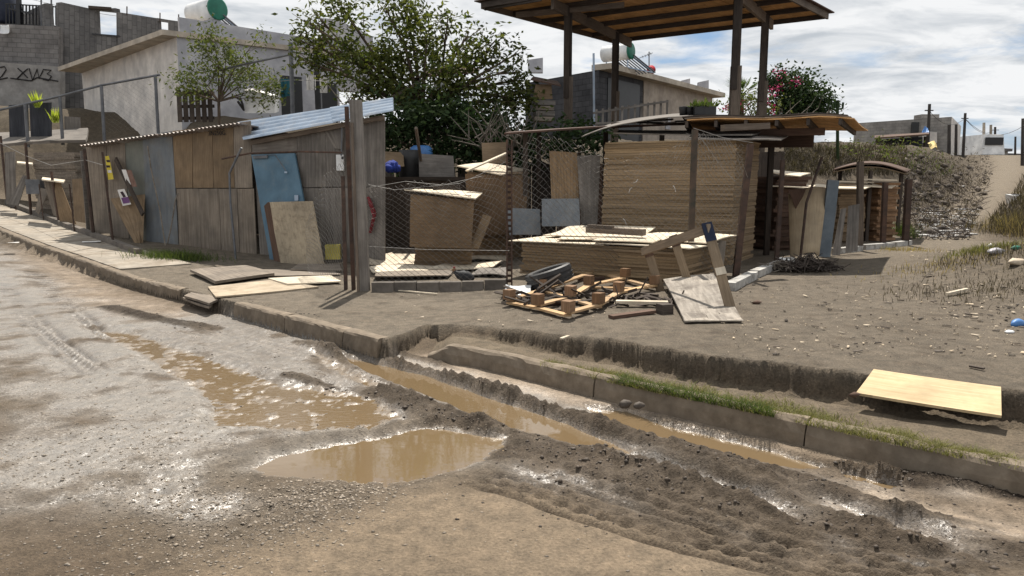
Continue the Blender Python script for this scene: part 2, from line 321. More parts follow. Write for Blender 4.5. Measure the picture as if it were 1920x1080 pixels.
# split faces into regions
fcx = (GX[:-1, :-1] + GX[1:, 1:]) / 2; fcy = (GY[:-1, :-1] + GY[1:, 1:]) / 2
f_low = fcy < yedge(fcx); f_ver = f_low & (fcx > OX[0] + .02) & (fcy > youter(fcx)); f_road = f_low & ~f_ver
f_bank = ~f_low & (bank(fcx, fcy) > .04); f_path = ~f_low & ~f_bank & (np.abs(fcx - np.interp(fcy, PATHY, PATHX)) < np.clip(.09 * fcy, 1.2, 5)) & (fcy > 11.5)
f_side = ~f_low & ~f_bank & ~f_path & (fcx < -3.4) & (fcy - yedge(fcx) < 60)
f_lot = ~f_low & ~f_bank & ~f_path & ~f_side
f_hor = fcy > 75
def grid_mesh(name, mask, material, label=None):
    idx = np.arange(NXg * NYg).reshape(NYg, NXg)
    q = np.stack([idx[:-1, :-1][mask], idx[:-1, 1:][mask], idx[1:, 1:][mask], idx[1:, :-1][mask]], 1)
    used, inv = np.unique(q.ravel(), return_inverse=True); n = len(q)
    me = bpy.data.meshes.new(name); me.vertices.add(len(used)); me.loops.add(4 * n); me.polygons.add(n)
    co = np.stack([GX.ravel()[used], GY.ravel()[used], HZ.ravel()[used]], 1).astype(np.float32)
    me.vertices.foreach_set('co', co.ravel()); me.loops.foreach_set('vertex_index', inv.astype(np.int32))
    me.polygons.foreach_set('loop_start', np.arange(0, 4 * n, 4, dtype=np.int32)); me.polygons.foreach_set('loop_total', np.full(n, 4, np.int32))
    me.polygons.foreach_set('use_smooth', np.ones(n, bool))
    a = me.color_attributes.new('gcol', 'FLOAT_COLOR', 'POINT'); c4 = np.ones((len(used), 4), np.float32); c4[:, :3] = CC.reshape(-1, 3)[used]; a.data.foreach_set('color', c4.ravel())
    b = me.attributes.new('wet', 'FLOAT', 'POINT'); b.data.foreach_set('value', WW.ravel()[used].astype(np.float32))
    me.update(calc_edges=True); me.validate(); me.materials.append(material)
    o = bpy.data.objects.new(name, me); COL.objects.link(o); o['kind'] = 'structure'
    if label: o['label'] = label
    return o
def newmat(name):
    m = bpy.data.materials.new(name); m.use_nodes = True; t = m.node_tree; b = t.nodes['Principled BSDF']; return m, t, b
def ground_material():
    m, t, b = newmat('ground_soil')
    at = t.nodes.new('ShaderNodeAttribute'); at.attribute_name = 'gcol'; aw = t.nodes.new('ShaderNodeAttribute'); aw.attribute_name = 'wet'
    geo = t.nodes.new('ShaderNodeNewGeometry'); pos = geo.outputs['Position']
    g1 = noise(t, pos, 60, 6, .65); g2 = noise(t, pos, 9, 6, .6); g3 = noise(t, pos, 210, 3, .6)
    c = mixc(t, 1.0, at.outputs['Color'], ramp(t, g1, .3, .72, (.66, .66, .67), (1.34, 1.32, 1.28)), 'MULTIPLY')
    c = mixc(t, 1.0, c, ramp(t, g2, .3, .72, (.74, .75, .76), (1.25, 1.23, 1.2)), 'MULTIPLY')
    g5 = noise(t, mapping(t, pos, (1, 1.5, 1)), 85, 4, .7)
    c = mixc(t, mth(t, 'MULTIPLY', ramp(t, g5, .50, .60), mth(t, 'MULTIPLY', ramp(t, aw.outputs['Fac'], .15, .6), .58)), c, (.035, .030, .026))
    vo = t.nodes.new('ShaderNodeTexVoronoi'); vo.inputs['Scale'].default_value = 34; t.links.new(pos, vo.inputs['Vector'])
    sp = ramp(t, vo.outputs['Distance'], .10, .17, (1, 1, 1), (0, 0, 0)); sel = ramp(t, noise(t, pos, 14, 3), .52, .62)
    c = mixc(t, mth(t, 'MULTIPLY', mth(t, 'MULTIPLY', sp, sel), .5), c, (.33, .29, .23))
    t.links.new(c, b.inputs['Base Color'])
    wt = mth(t, 'ADD', aw.outputs['Fac'], mth(t, 'MULTIPLY', mth(t, 'SUBTRACT', g2, .5), .7), clamp=True)
    wt = mth(t, 'MULTIPLY', wt, mth(t, 'GREATER_THAN', aw.outputs['Fac'], .02))
    g4 = noise(t, mapping(t, pos, (1, 1.6, 1)), 26, 5, .62)
    fs = mth(t, 'ADD', mth(t, 'ADD', mth(t, 'MULTIPLY', g4, .7), mth(t, 'MULTIPLY', g1, .3)), mth(t, 'MULTIPLY', mth(t, 'SUBTRACT', aw.outputs['Fac'], .75), .30))
    film = mth(t, 'MULTIPLY', mth(t, 'SUBTRACT', 1., ramp(t, g5, .50, .58)), mth(t, 'MULTIPLY', ramp(t, fs, .43, .53), ramp(t, aw.outputs['Fac'], .25, .6)))
    ro = mixc(t, film, ramp(t, wt, .15, .85, (.92, .92, .92), (.6, .6, .6)), (.30, .30, .30)); t.links.new(ro, b.inputs['Roughness'])
    sp_ = ramp(t, wt, .1, .8, (.12, .12, .12), (.7, .7, .7)); t.links.new(mixc(t, film, sp_, (1., 1., 1.)), b.inputs['Specular IOR Level'])
    bp = t.nodes.new('ShaderNodeBump'); t.links.new(mth(t, 'SUBTRACT', mth(t, 'SUBTRACT', .9, mth(t, 'MULTIPLY', film, .42)), mth(t, 'MULTIPLY', aw.outputs['Fac'], .28)), bp.inputs['Strength']); bp.inputs['Distance'].default_value = .022
    hh = mth(t, 'ADD', mth(t, 'MULTIPLY', g1, 1.0), mth(t, 'MULTIPLY', g3, .35)); t.links.new(hh, bp.inputs['Height']); t.links.new(bp.outputs[0], b.inputs['Normal'])
    return m
MG = ground_material()
grid_mesh('mud_road', f_road & ~f_hor, MG); grid_mesh('verge', f_ver, MG); grid_mesh('dirt_lot', f_lot & ~f_hor, MG)
grid_mesh('dirt_path', f_path & ~f_hor, MG); grid_mesh('hillside', f_bank & ~f_hor, MG); grid_mesh('pavement_base', f_side & ~f_hor, MG); grid_mesh('ground', f_hor, MG)
def HZat(x, y):
    "height of the finished ground"
    i = int(np.clip(np.searchsorted(YS, y) - 1, 0, NYg - 2)); j = int(np.clip(np.searchsorted(XS, x) - 1, 0, NXg - 2))
    u = (x - XS[j]) / (XS[j + 1] - XS[j]); v = (y - YS[i]) / (YS[i + 1] - YS[i])
    return float((HZ[i, j] * (1 - u) + HZ[i, j + 1] * u) * (1 - v) + (HZ[i + 1, j] * (1 - u) + HZ[i + 1, j + 1] * u) * v)
def zarr(x, y):
    i = np.clip(np.searchsorted(YS, y) - 1, 0, NYg - 2); j = np.clip(np.searchsorted(XS, x) - 1, 0, NXg - 2)
    u = (x - XS[j]) / (XS[j + 1] - XS[j]); v = (y - YS[i]) / (YS[i + 1] - YS[i])
    return (HZ[i, j] * (1 - u) + HZ[i, j + 1] * u) * (1 - v) + (HZ[i + 1, j] * (1 - u) + HZ[i + 1, j + 1] * u) * v
def ghits(px, py):
    "many lines of sight at once against the finished ground"
    vx, vy = (px - 960) / FOC, (540 - py) / FOC; dx, dy, dz = vx, _c + vy * _s, -_s + vy * _c; lo = np.full(len(px), .5); hi = np.full(len(px), 200.); done = np.zeros(len(px), bool); s = .8
    while s < 200 and not done.all():
        g = (CAM_Z + dz * s - zarr(dx * s, dy * s)) < 0; m = g & ~done; hi[m] = s; done |= m; lo[~done] = s; s *= 1.03
    for _ in range(22):
        m = (lo + hi) / 2; g = (CAM_Z + dz * m - zarr(dx * m, dy * m)) < 0; hi = np.where(g, m, hi); lo = np.where(g, lo, m)
    return np.stack([dx * lo, dy * lo], 1)
def ghit(px, py): return hit(px, py, 0., HZat)
# ---- puddles
def water_material(name, c, bump, sc):
    m, t, b = newmat(name); b.inputs['Roughness'].default_value = .035; b.inputs['IOR'].default_value = 1.75
    geo = t.nodes.new('ShaderNodeNewGeometry'); g = noise(t, geo.outputs['Position'], 3, 4)
    t.links.new(mixc(t, g, c, tuple(v * 1.18 for v in c)), b.inputs['Base Color'])
    bp = t.nodes.new('ShaderNodeBump'); bp.inputs['Strength'].default_value = bump; bp.inputs['Distance'].default_value = .01
    t.links.new(noise(t, mapping(t, geo.outputs['Position'], (1, 2.2, 1)), sc, 3), bp.inputs['Height']); t.links.new(bp.outputs[0], b.inputs['Normal']); return m
MW = water_material('muddy_water', (.135, .094, .051), .05, 5); MW2 = water_material('muddy_water_rippled', (.135, .094, .051), .30, 16)
for k, pts in PUD.items():
    c = pts.mean(0); e = []
    n = len(pts)
    for i in range(n):
        tdir = pts[(i + 1) % n] - pts[i - 1]; nn = np.array([tdir[1], -tdir[0]]); nn = nn / (np.linalg.norm(nn) + 1e-9)
        area = sum(pts[j][0] * pts[(j + 1) % n][1] - pts[(j + 1) % n][0] * pts[j][1] for j in range(n))
        e.append(pts[i] + nn * (.10 if area > 0 else -.10))
    me = bpy.data.meshes.new('puddle'); me.from_pydata([(p[0], p[1], WL[k]) for p in e], [], [tuple(range(n)) if area > 0 else tuple(range(n))[::-1]]); me.materials.append(MW2 if k in ('P3', 'P6') else MW)
    o = bpy.data.objects.new('puddle', me); COL.objects.link(o); o['kind'] = 'structure'
# ------------------------------------------------------------------ materials
def surf(name, c1, c2, rough=.85, sc=4., st=(1, 1, 1), bump=.25, bd=.006, spec=.25, coord='Object', metal=0., tint=.0, dirt=None, p=(.3, .7), island=False):
    m, t, b = newmat(name); tc = t.nodes.new('ShaderNodeTexCoord'); oi = t.nodes.new('ShaderNodeObjectInfo')
    v = tc.outputs[coord]
    if coord == 'UV':
        va = t.nodes.new('ShaderNodeVectorMath'); va.operation = 'ADD'; t.links.new(v, va.inputs[0])
        cb = t.nodes.new('ShaderNodeCombineXYZ'); t.links.new(mth(t, 'MULTIPLY', oi.outputs['Random'], 37.), cb.inputs[2]); t.links.new(cb.outputs[0], va.inputs[1]); v = va.outputs[0]
    vm = mapping(t, v, st); g = noise(t, vm, sc, 7, .62, .15)
    c = ramp(t, g, p[0], p[1], c1, c2)
    g2 = noise(t, v, 1.7, 5, .6)
    c = mixc(t, 1., c, ramp(t, g2, .3, .7, (.74, .74, .75), (1.22, 1.2, 1.18)), 'MULTIPLY')
    if dirt: c = mixc(t, mth(t, 'MULTIPLY', ramp(t, noise(t, v, dirt[1], 6, .7), .48, .66), dirt[2]), c, dirt[0])
    if tint:
        r = t.nodes.new('ShaderNodeNewGeometry').outputs['Random Per Island'] if island else oi.outputs['Random']
        hsv = t.nodes.new('ShaderNodeHueSaturation'); t.links.new(c, hsv.inputs['Color'])
        t.links.new(mth(t, 'ADD', mth(t, 'MULTIPLY', r, 2 * tint), 1 - tint), hsv.inputs['Value'])
        r2 = mth(t, 'FRACT', mth(t, 'MULTIPLY', r, 7.31)); t.links.new(mth(t, 'ADD', mth(t, 'MULTIPLY', r2, .5 * tint), 1 - .25 * tint), hsv.inputs['Saturation']); c = hsv.outputs[0]
    t.links.new(c, b.inputs['Base Color']); b.inputs['Roughness'].default_value = rough; b.inputs['Specular IOR Level'].default_value = spec; b.inputs['Metallic'].default_value = metal
    if bump:
        bp = t.nodes.new('ShaderNodeBump'); bp.inputs['Strength'].default_value = bump; bp.inputs['Distance'].default_value = bd
        t.links.new(g, bp.inputs['Height']); t.links.new(bp.outputs[0], b.inputs['Normal'])
    return m
GR = (1.2, 26, 1)
def wood(name, c1, c2, tint=.2, rough=.85, dirt=None, sc=3., st=GR, bump=.35): return surf(name, c1, c2, rough, sc, st, bump, .004, .2, 'UV', 0, tint, dirt)
M_PLY = wood('plywood_tan', (.135, .093, .055), (.245, .178, .113), .16, dirt=((.09, .07, .05), 3, .35))
M_PLYEDGE = wood('plywood_stack', (.18, .128, .076), (.31, .228, .142), .2, st=(.6, 40, 1))
M_PLYPALE = wood('plywood_pale', (.50, .43, .33), (.66, .59, .47), .10, dirt=((.28, .22, .15), 4, .35))
M_PLYNEW = wood('plywood_new', (.40, .305, .175), (.57, .455, .29), .05, st=(.9, 16, 1), sc=2.6, dirt=((.27, .2, .12), 2.5, .45))
M_PLYGREY = wood('plywood_weathered', (.11, .099, .088), (.235, .214, .192), .10, st=(.55, 11, 1), sc=2.6, dirt=((.09, .078, .068), 2.2, .5))
M_PLYBOARD = wood('plywood_wall', (.13, .108, .086), (.265, .225, .182), .08, dirt=((.10, .088, .076), 1.6, .5), st=(.55, 11, 1), sc=2.6)
M_WOOD = wood('old_timber', (.085, .066, .052), (.19, .155, .125), .25)
M_WOODRAW = wood('raw_timber', (.33, .215, .115), (.52, .36, .21), .15)
M_WOODDARK = wood('dark_timber', (.035, .028, .024), (.085, .068, .056), .25)
M_WOODRED = wood('red_timber', (.062, .038, .028), (.13, .083, .061), .2)
M_ROOFPLY = wood('roof_plywood', (.5, .27, .11), (.7, .43, .2), .1, st=(.8, 8, 1), dirt=((.16, .085, .04), 2, .5))
M_BLOCK = wood('pallet_block', (.13, .075, .04), (.27, .165, .095), .25)
M_METALDARK = surf('rusty_metal', (.028, .020, .017), (.10, .055, .036), .75, 9, (1, 1, 1), .3, .003, .4, tint=.25)
M_GALV = surf('galvanised_sheet', (.27, .34, .43), (.40, .47, .56), .38, 3, (1, 1, 1), .08, .003, .5, metal=.75, dirt=((.33, .31, .29), 3, .5))
M_OLDROOF = surf('old_corrugated_iron', (.20, .17, .15), (.42, .39, .36), .6, 5, (1, 1, 1), .2, .004, .4, metal=.3, dirt=((.14, .07, .04), 3, .7))
M_GREYPANEL = surf('grey_panel', (.115, .13, .145), (.19, .205, .215), .6, 3, (3, 3, .5), .15, .004, .35, dirt=((.17, .145, .11), 2.5, .5))
M_GREENPANEL = surf('greenish_panel', (.14, .15, .13), (.2, .2, .175), .7, 3, (3, 3, .5), .15, .004, .3)
M_BLUEDOOR = surf('blue_paint', (.062, .13, .19), (.09, .17, .235), .5, 2.5, (2, 2, 1), .1, .003, .4, dirt=((.16, .19, .2), 3, .4))
M_BLUEPOST = surf('blue_grey_paint', (.10, .125, .15), (.16, .19, .215), .6, 5, bump=.2)
M_WIRE = surf('chain_link_wire', (.17, .163, .153), (.29, .277, .26), .5, 20, bump=0, spec=.5, metal=.4)
M_CONC = surf('concrete', (.22, .195, .16), (.34, .305, .255), .92, 6, bump=.3, dirt=((.15, .115, .08), 2.2, .65))
M_KERB = surf('kerb_concrete', (.135, .108, .08), (.225, .185, .14), .92, 9, bump=.5, bd=.01, dirt=((.10, .078, .055), 3, .7))
M_BLOCKROW = surf('block_concrete', (.10, .088, .076), (.17, .15, .13), .9, 8, bump=.3, tint=.2)
M_WHITEKERB = surf('whitewashed_kerb', (.33, .32, .30), (.50, .49, .46), .85, 7, bump=.3, dirt=((.09, .08, .065), 5, .85))
M_STUCCO = surf('white_stucco', (.56, .53, .50), (.66, .63, .59), .9, 2.5, bump=.1, dirt=((.44, .41, .37), 1.2, .4))
M_STUCCO2 = surf('grey_stucco', (.36, .36, .385), (.46, .46, .48), .9, 2.5, bump=.1, dirt=((.3, .3, .31), 1.2, .4))
M_CREAM = surf('cream_stucco', (.34, .29, .24), (.45, .39, .33), .9, 2.5, bump=.1, dirt=((.24, .2, .17), 1.2, .5))
M_ROOFSLAB = surf('roof_slab', (.36, .31, .25), (.48, .43, .36), .9, 3, bump=.2)
M_WHITE = surf('white_plastic', (.66, .67, .67), (.76, .77, .77), .45, 3, bump=0, spec=.4)
M_GREEN = surf('green_plastic', (.012, .13, .085), (.018, .17, .11), .5, 3, bump=0, spec=.4)
M_BLACK = surf('black_rubber', (.012, .012, .013), (.028, .027, .026), .55, 8, bump=.3, spec=.45)
M_DARKGLASS = surf('dark_opening', (.010, .010, .011), (.02, .02, .021), .4, 3, bump=0, spec=.4)
M_TUBE = surf('collector_tube', (.05, .05, .06), (.12, .12, .13), .3, 3, bump=0, spec=.5)
M_BLUETARP = surf('blue_plastic', (.06, .17, .42), (.09, .25, .55), .45, 4, bump=.3, bd=.02, spec=.4)
M_BLUECLOTH = surf('blue_cloth', (.015, .03, .19), (.03, .06, .32), .8, 4, bump=.4, bd=.02)
M_YELLOW = surf('yellow_plastic', (.30, .26, .04), (.45, .38, .07), .5, 4, bump=.1, spec=.4)
M_YELLOWTARP = surf('yellow_cloth', (.55, .42, .16), (.68, .55, .25), .7, 4, bump=.3, bd=.02)
M_RED = surf('red_paint', (.30, .03, .04), (.42, .06, .07), .6, 4, bump=.1)
M_DARKRED = surf('dark_red_rope', (.10, .012, .016), (.20, .03, .035), .7, 9, bump=.2)
M_PAPER = surf('paper', (.60, .58, .55), (.74, .72, .69), .8, 3, bump=.1)
M_INK = surf('ink', (.03, .02, .022), (.06, .04, .05), .8, 3, bump=0)
M_PURPLE = surf('purple_print', (.13, .06, .16), (.2, .1, .24), .8, 3, bump=0)
M_BROWNINK = surf('brown_print', (.14, .08, .06), (.24, .15, .12), .8, 12, bump=0)
M_YELLOWINK = surf('yellow_print', (.55, .44, .05), (.68, .55, .09), .8, 3, bump=0)
M_SPRAY = surf('spray_paint', (.018, .017, .018), (.035, .033, .034), .8, 6, bump=0)
M_DARKCLOTH = surf('dark_sheet', (.022, .024, .030), (.055, .058, .068), .85, 3, (4, 4, .4), bump=.3, bd=.02)
M_IRON = surf('black_iron', (.010, .010, .012), (.022, .022, .024), .5, 5, bump=0, spec=.4)
M_STEEL = surf('grey_steel_pipe', (.09, .095, .105), (.16, .165, .175), .5, 6, bump=.1, spec=.4, metal=.3)
M_BARK = surf('bark', (.05, .038, .028), (.13, .10, .075), .95, 8, (1, 1, .25), .6, .02, .1)
M_DEADWOOD = surf('dead_branch', (.10, .085, .068), (.24, .21, .175), .9, 12, bump=.3, tint=.3)
M_POLE = surf('utility_pole', (.03, .027, .026), (.075, .068, .062), .9, 6, (1, 1, .2), .2)
M_STONE = surf('pebble', (.15, .125, .10), (.33, .285, .23), .8, 20, bump=.3, tint=.45, island=True)
M_CLOD = surf('mud_clod', (.05, .039, .03), (.095, .075, .058), .75, 20, bump=.5, spec=.4, tint=.3, island=True)
M_CHIP = surf('wood_chip', (.34, .27, .19), (.55, .47, .36), .85, 20, bump=.1, tint=.4, island=True)
M_TRASH = surf('litter', (.42, .41, .40), (.68, .67, .66), .6, 9, bump=.2, tint=.35, island=True)
M_RUBBLE = surf('rubble', (.045, .037, .03), (.12, .10, .082), .9, 9, bump=.4, tint=.4, island=True)
M_PINK = surf('pink_petal', (.46, .03, .13), (.62, .07, .22), .7, 9, bump=0, tint=.25, island=True)
M_RUSTROOF = surf('rusted_roof', (.045, .028, .022), (.11, .065, .048), .85, 4, bump=.3)
def blockwork(name, c1, c2, mortar, bw=.4, bh=.2):
    m, t, b = newmat(name); tc = t.nodes.new('ShaderNodeTexCoord'); br = t.nodes.new('ShaderNodeTexBrick')
    t.links.new(tc.outputs['UV'], br.inputs['Vector']); br.inputs['Color1'].default_value = (*c1, 1); br.inputs['Color2'].default_value = (*c2, 1); br.inputs['Mortar'].default_value = (*mortar, 1)
    br.inputs['Scale'].default_value = 1; br.inputs['Brick Width'].default_value = bw; br.inputs['Row Height'].default_value = bh; br.inputs['Mortar Size'].default_value = .012
    br.inputs['Mortar Smooth'].default_value = .3
    g = noise(t, tc.outputs['Object'], 1.2, 6, .65); c = mixc(t, 1., br.outputs['Color'], ramp(t, g, .3, .7, (.62, .62, .63), (1.25, 1.24, 1.22)), 'MULTIPLY')
    t.links.new(c, b.inputs['Base Color']); b.inputs['Roughness'].default_value = .95; b.inputs['Specular IOR Level'].default_value = .15
    bp = t.nodes.new('ShaderNodeBump'); bp.inputs['Strength'].default_value = .6; bp.inputs['Distance'].default_value = .02; bp.invert = True
    t.links.new(br.outputs['Fac'], bp.inputs['Height']); t.links.new(bp.outputs[0], b.inputs['Normal']); return m
M_CINDER = blockwork('grey_blockwork', (.115, .112, .112), (.155, .15, .148), (.09, .088, .088))
M_CINDER2 = blockwork('light_blockwork', (.16, .15, .145), (.20, .19, .185), (.12, .115, .11))
M_CINDER3 = blockwork('dark_blockwork', (.055, .056, .062), (.075, .076, .082), (.045, .045, .048))
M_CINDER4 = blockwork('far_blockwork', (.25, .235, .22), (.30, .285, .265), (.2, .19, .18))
def leafmat(name, c1, c2, trans=.35, vmin=.55, vmax=1.35):
    m, t, b = newmat(name); geo = t.nodes.new('ShaderNodeNewGeometry'); r = geo.outputs['Random Per Island']
    c = mixc(t, r, c1, c2); hsv = t.nodes.new('ShaderNodeHueSaturation'); t.links.new(c, hsv.inputs['Color'])
    r2 = mth(t, 'FRACT', mth(t, 'MULTIPLY', r, 17.7)); t.links.new(mth(t, 'ADD', mth(t, 'MULTIPLY', r2, vmax - vmin), vmin), hsv.inputs['Value'])
    t.links.new(hsv.outputs[0], b.inputs['Base Color']); b.inputs['Roughness'].default_value = .7; b.inputs['Specular IOR Level'].default_value = .12
    tr = t.nodes.new('ShaderNodeBsdfTranslucent'); t.links.new(mixc(t, 1., hsv.outputs[0], (1.3, 1.4, .6), 'MULTIPLY'), tr.inputs['Color'])
    ms = t.nodes.new('ShaderNodeMixShader'); ms.inputs[0].default_value = trans; t.links.new(b.outputs[0], ms.inputs[1]); t.links.new(tr.outputs[0], ms.inputs[2])
    t.links.new(ms.outputs[0], t.nodes['Material Output'].inputs['Surface']); return m
M_LEAF = leafmat('tree_leaf', (.045, .064, .019), (.108, .114, .034), .33, .5, 1.4)
M_LEAF2 = leafmat('shrub_leaf', (.06, .085, .03), (.13, .135, .05))
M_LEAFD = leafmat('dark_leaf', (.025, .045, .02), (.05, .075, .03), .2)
M_GRASS = leafmat('grass_blade', (.115, .12, .045), (.24, .215, .10), .3, .6, 1.3)
M_DRY = leafmat('dry_grass', (.24, .17, .085), (.36, .28, .15), .3, .7, 1.25)
M_DRYDARK = leafmat('dead_weed', (.05, .041, .031), (.125, .102, .075), .15, .6, 1.3)
M_GRASSG = leafmat('green_grass', (.055, .085, .025), (.105, .13, .04), .3)
M_REED = leafmat('yellow_green_leaf', (.30, .36, .06), (.42, .45, .10), .5, .8, 1.2)
M_PALM = leafmat('palm_leaf', (.05, .085, .03), (.09, .125, .04), .3)
# ------------------------------------------------------------------ mesh builder
class MB:
    def __init__(s): s.v, s.f, s.u = [], [], []
    def q(s, *idx, uv=None):
        s.f.append(idx); ps = [s.v[i] for i in idx]
        if uv is None:
            n = len(ps); ou, ov = random.random() * 5, random.random() * 5
            e0 = ps[1] - ps[0]; e1 = ps[-1] - ps[0]
            if e0.length < e1.length: e0, e1 = e1, e0
            if e0.length < 1e-9: e0 = Vector((1, 0, 0))
            e0 = e0.normalized(); e1 = e1 - e0 * e1.dot(e0); e1 = e1.normalized() if e1.length > 1e-9 else Vector((0, 0, 1))
            uv = [((p - ps[0]).dot(e0) + ou, (p - ps[0]).dot(e1) + ov) for p in ps]
        s.u.append(uv)
    def hexa(s, p):
        b = len(s.v); s.v += [Vector(x) for x in p]
        for f in ((0, 3, 2, 1), (4, 5, 6, 7), (0, 1, 5, 4), (1, 2, 6, 5), (2, 3, 7, 6), (3, 0, 4, 7)): s.q(*[b + i for i in f])
        return s
    def box(s, c, d, rz=0., j=0.):
        m = Matrix.Rotation(rz, 3, 'Z'); x, y, z = d[0] / 2, d[1] / 2, d[2] / 2; c = Vector(c)
        return s.hexa([c + m @ Vector((a * x + random.uniform(-j, j), b * y + random.uniform(-j, j), e * z + random.uniform(-j, j))) for e in (-1, 1) for a, b in ((-1, -1), (1, -1), (1, 1), (-1, 1))])
    def beam(s, a, b, w, h, up=(0, 0, 1), segs=1, bow=0., tw=0.):
        a, b, up = Vector(a), Vector(b), Vector(up); d = (b - a).normalized(); sd = d.cross(up)
        if sd.length < 1e-4: sd = d.cross(Vector((1, 0, 0)))
        sd.normalize(); u = sd.cross(d).normalized(); rings = []
        for i in range(segs + 1):
            t = i / segs; p = a.lerp(b, t) + u * bow * math.sin(math.pi * t) + sd * tw * math.sin(math.pi * t)
            r = len(s.v); s.v += [p + sd * x * w / 2 + u * z * h / 2 for x, z in ((-1, -1), (1, -1), (1, 1), (-1, 1))]; rings.append(r)
        L = (b - a).length; o = random.random() * 9
        for i in range(segs):
            r0, r1 = rings[i], rings[i + 1]; t0, t1 = L * i / segs, L * (i + 1) / segs; vv = 0.
            for k in range(4):
                wd = w if k % 2 == 0 else h
                s.q(r0 + k, r0 + (k + 1) % 4, r1 + (k + 1) % 4, r1 + k, uv=[(o + t0, o + vv), (o + t0, o + vv + wd), (o + t1, o + vv + wd), (o + t1, o + vv)]); vv += wd
        s.q(rings[0], rings[0] + 3, rings[0] + 2, rings[0] + 1); s.q(rings[-1], rings[-1] + 1, rings[-1] + 2, rings[-1] + 3); return s
    def tube(s, pts, r, n=6, r1=None, cap=True):
        pts = [Vector(p) for p in pts]; rings = []; m = len(pts); rr = r if r1 is None else None; acc = 0.; ls = []
        ref = None
        for i, p in enumerate(pts):
            d = (pts[min(i + 1, m - 1)] - pts[max(i - 1, 0)]).normalized()
            if ref is None: ref = Vector((0, 0, 1)) if abs(d.z) < .9 else Vector((1, 0, 0))
            a = d.cross(ref).normalized(); b = a.cross(d); ref = b if b.length > .1 else ref
            k = r if r1 is None else r + (r1 - r) * i / (m - 1)
            k = k[i] if isinstance(k, (list, tuple)) else k
            rings.append(len(s.v)); s.v += [p + (a * math.cos(t) + b * math.sin(t)) * k for t in (2 * math.pi * q / n for q in range(n))]
            if i: acc += (p - pts[i - 1]).length
            ls.append(acc)
        for i in range(m - 1):
            for k in range(n):
                s.q(rings[i] + k, rings[i] + (k + 1) % n, rings[i + 1] + (k + 1) % n, rings[i + 1] + k, uv=[(ls[i], k * .1), (ls[i], k * .1 + .1), (ls[i + 1], k * .1 + .1), (ls[i + 1], k * .1)])
        if cap: s.q(*[rings[0] + k for k in range(n)][::-1]); s.q(*[rings[-1] + k for k in range(n)])
        return s
    def sheet(s, c, th, nx=1, ny=1, warp=None, up=None):
        "c: four corners of the top face, counter-clockwise seen from its front"
        c = [Vector(x) for x in c]; nrm = (c[1] - c[0]).cross(c[3] - c[0]).normalized()
        if up is not None and nrm.dot(Vector(up)) < 0: nrm = -nrm
        lu, lv = (c[1] - c[0]).length, (c[3] - c[0]).length; o = random.random() * 7; T = []; B = []
        def uvf(i, j): a, b = lu * i / nx, lv * j / ny; return (a + o, b + o) if lu >= lv else (b + o, a + o)
        for k, L in ((0, T), (1, B)):
            for j in range(ny + 1):
                for i in range(nx + 1):
                    u, v = i / nx, j / ny; p = (c[0] * (1 - u) + c[1] * u) * (1 - v) + (c[3] * (1 - u) + c[2] * u) * v
                    if warp: p = p + nrm * warp(u, v)
                    L.append(len(s.v)); s.v.append(p - nrm * th * k)
        I = lambda i, j: j * (nx + 1) + i
        for j in range(ny):
            for i in range(nx):
                uv = [uvf(i, j), uvf(i + 1, j), uvf(i + 1, j + 1), uvf(i, j + 1)]
                s.q(T[I(i, j)], T[I(i + 1, j)], T[I(i + 1, j + 1)], T[I(i, j + 1)], uv=uv); s.q(B[I(i, j)], B[I(i, j + 1)], B[I(i + 1, j + 1)], B[I(i + 1, j)], uv=[uv[0], uv[3], uv[2], uv[1]])
        ed = [(I(i, 0), I(i + 1, 0)) for i in range(nx)] + [(I(nx, j), I(nx, j + 1)) for j in range(ny)] + [(I(i + 1, ny), I(i, ny)) for i in range(nx)] + [(I(0, j + 1), I(0, j)) for j in range(ny)]
        for a, b in ed: s.q(T[b], T[a], B[a], B[b])
        return s
    def prism(s, poly, d):
        "flat polygon extruded by vector d"
        poly = [Vector(p) for p in poly]; d = Vector(d); n = len(poly); b = len(s.v); s.v += poly + [p + d for p in poly]
        s.q(*[b + i for i in range(n)][::-1]); s.q(*[b + n + i for i in range(n)])
        for i in range(n): s.q(b + i, b + (i + 1) % n, b + n + (i + 1) % n, b + n + i)
        return s
    def ico(s, c, r, sub=1, sq=(1, 1, 1), j=.25, rz=0.):
        vs, fs = ICO[sub]; b = len(s.v); m = Matrix.Rotation(rz, 3, 'Z'); c = Vector(c)
        s.v += [c + m @ Vector((v[0] * sq[0], v[1] * sq[1], v[2] * sq[2])) * r * (1 + random.uniform(-j, j)) for v in vs]
        for f in fs: s.q(*[b + i for i in f], uv=[(0, 0), (.1, 0), (0, .1)])
        return s
    def build(s, name, mat, parent=None, label=None, cat=None, group=None, kind=None, smooth=False):
        me = bpy.data.meshes.new(name); V = s.v
        A = np.array([tuple(p) for p in V], dtype=np.float64); base = Vector(((A[:, 0].min() + A[:, 0].max()) / 2, (A[:, 1].min() + A[:, 1].max()) / 2, A[:, 2].min()))
        A = A - np.array(base); me.from_pydata(A.tolist(), [], s.f)
        uvl = me.uv_layers.new(name='UVMap'); uvl.data.foreach_set('uv', np.array([c for f in s.u for c in f], dtype=np.float32).ravel())
        if smooth: me.polygons.foreach_set('use_smooth', np.ones(len(me.polygons), bool))
        me.materials.append(mat); o = bpy.data.objects.new(name, me); COL.objects.link(o)
        o.location = base - (wloc(parent) if parent else Vector())
        if parent: o.parent = parent
        tag(o, label, cat, group, kind); return o
def wloc(o):
    p = Vector()
    while o: p += o.location; o = o.parent
    return p
def tag(o, label=None, cat=None, group=None, kind=None):
    for k, v in (('label', label), ('category', cat), ('group', group), ('kind', kind)):
        if v: o[k] = v
    return o
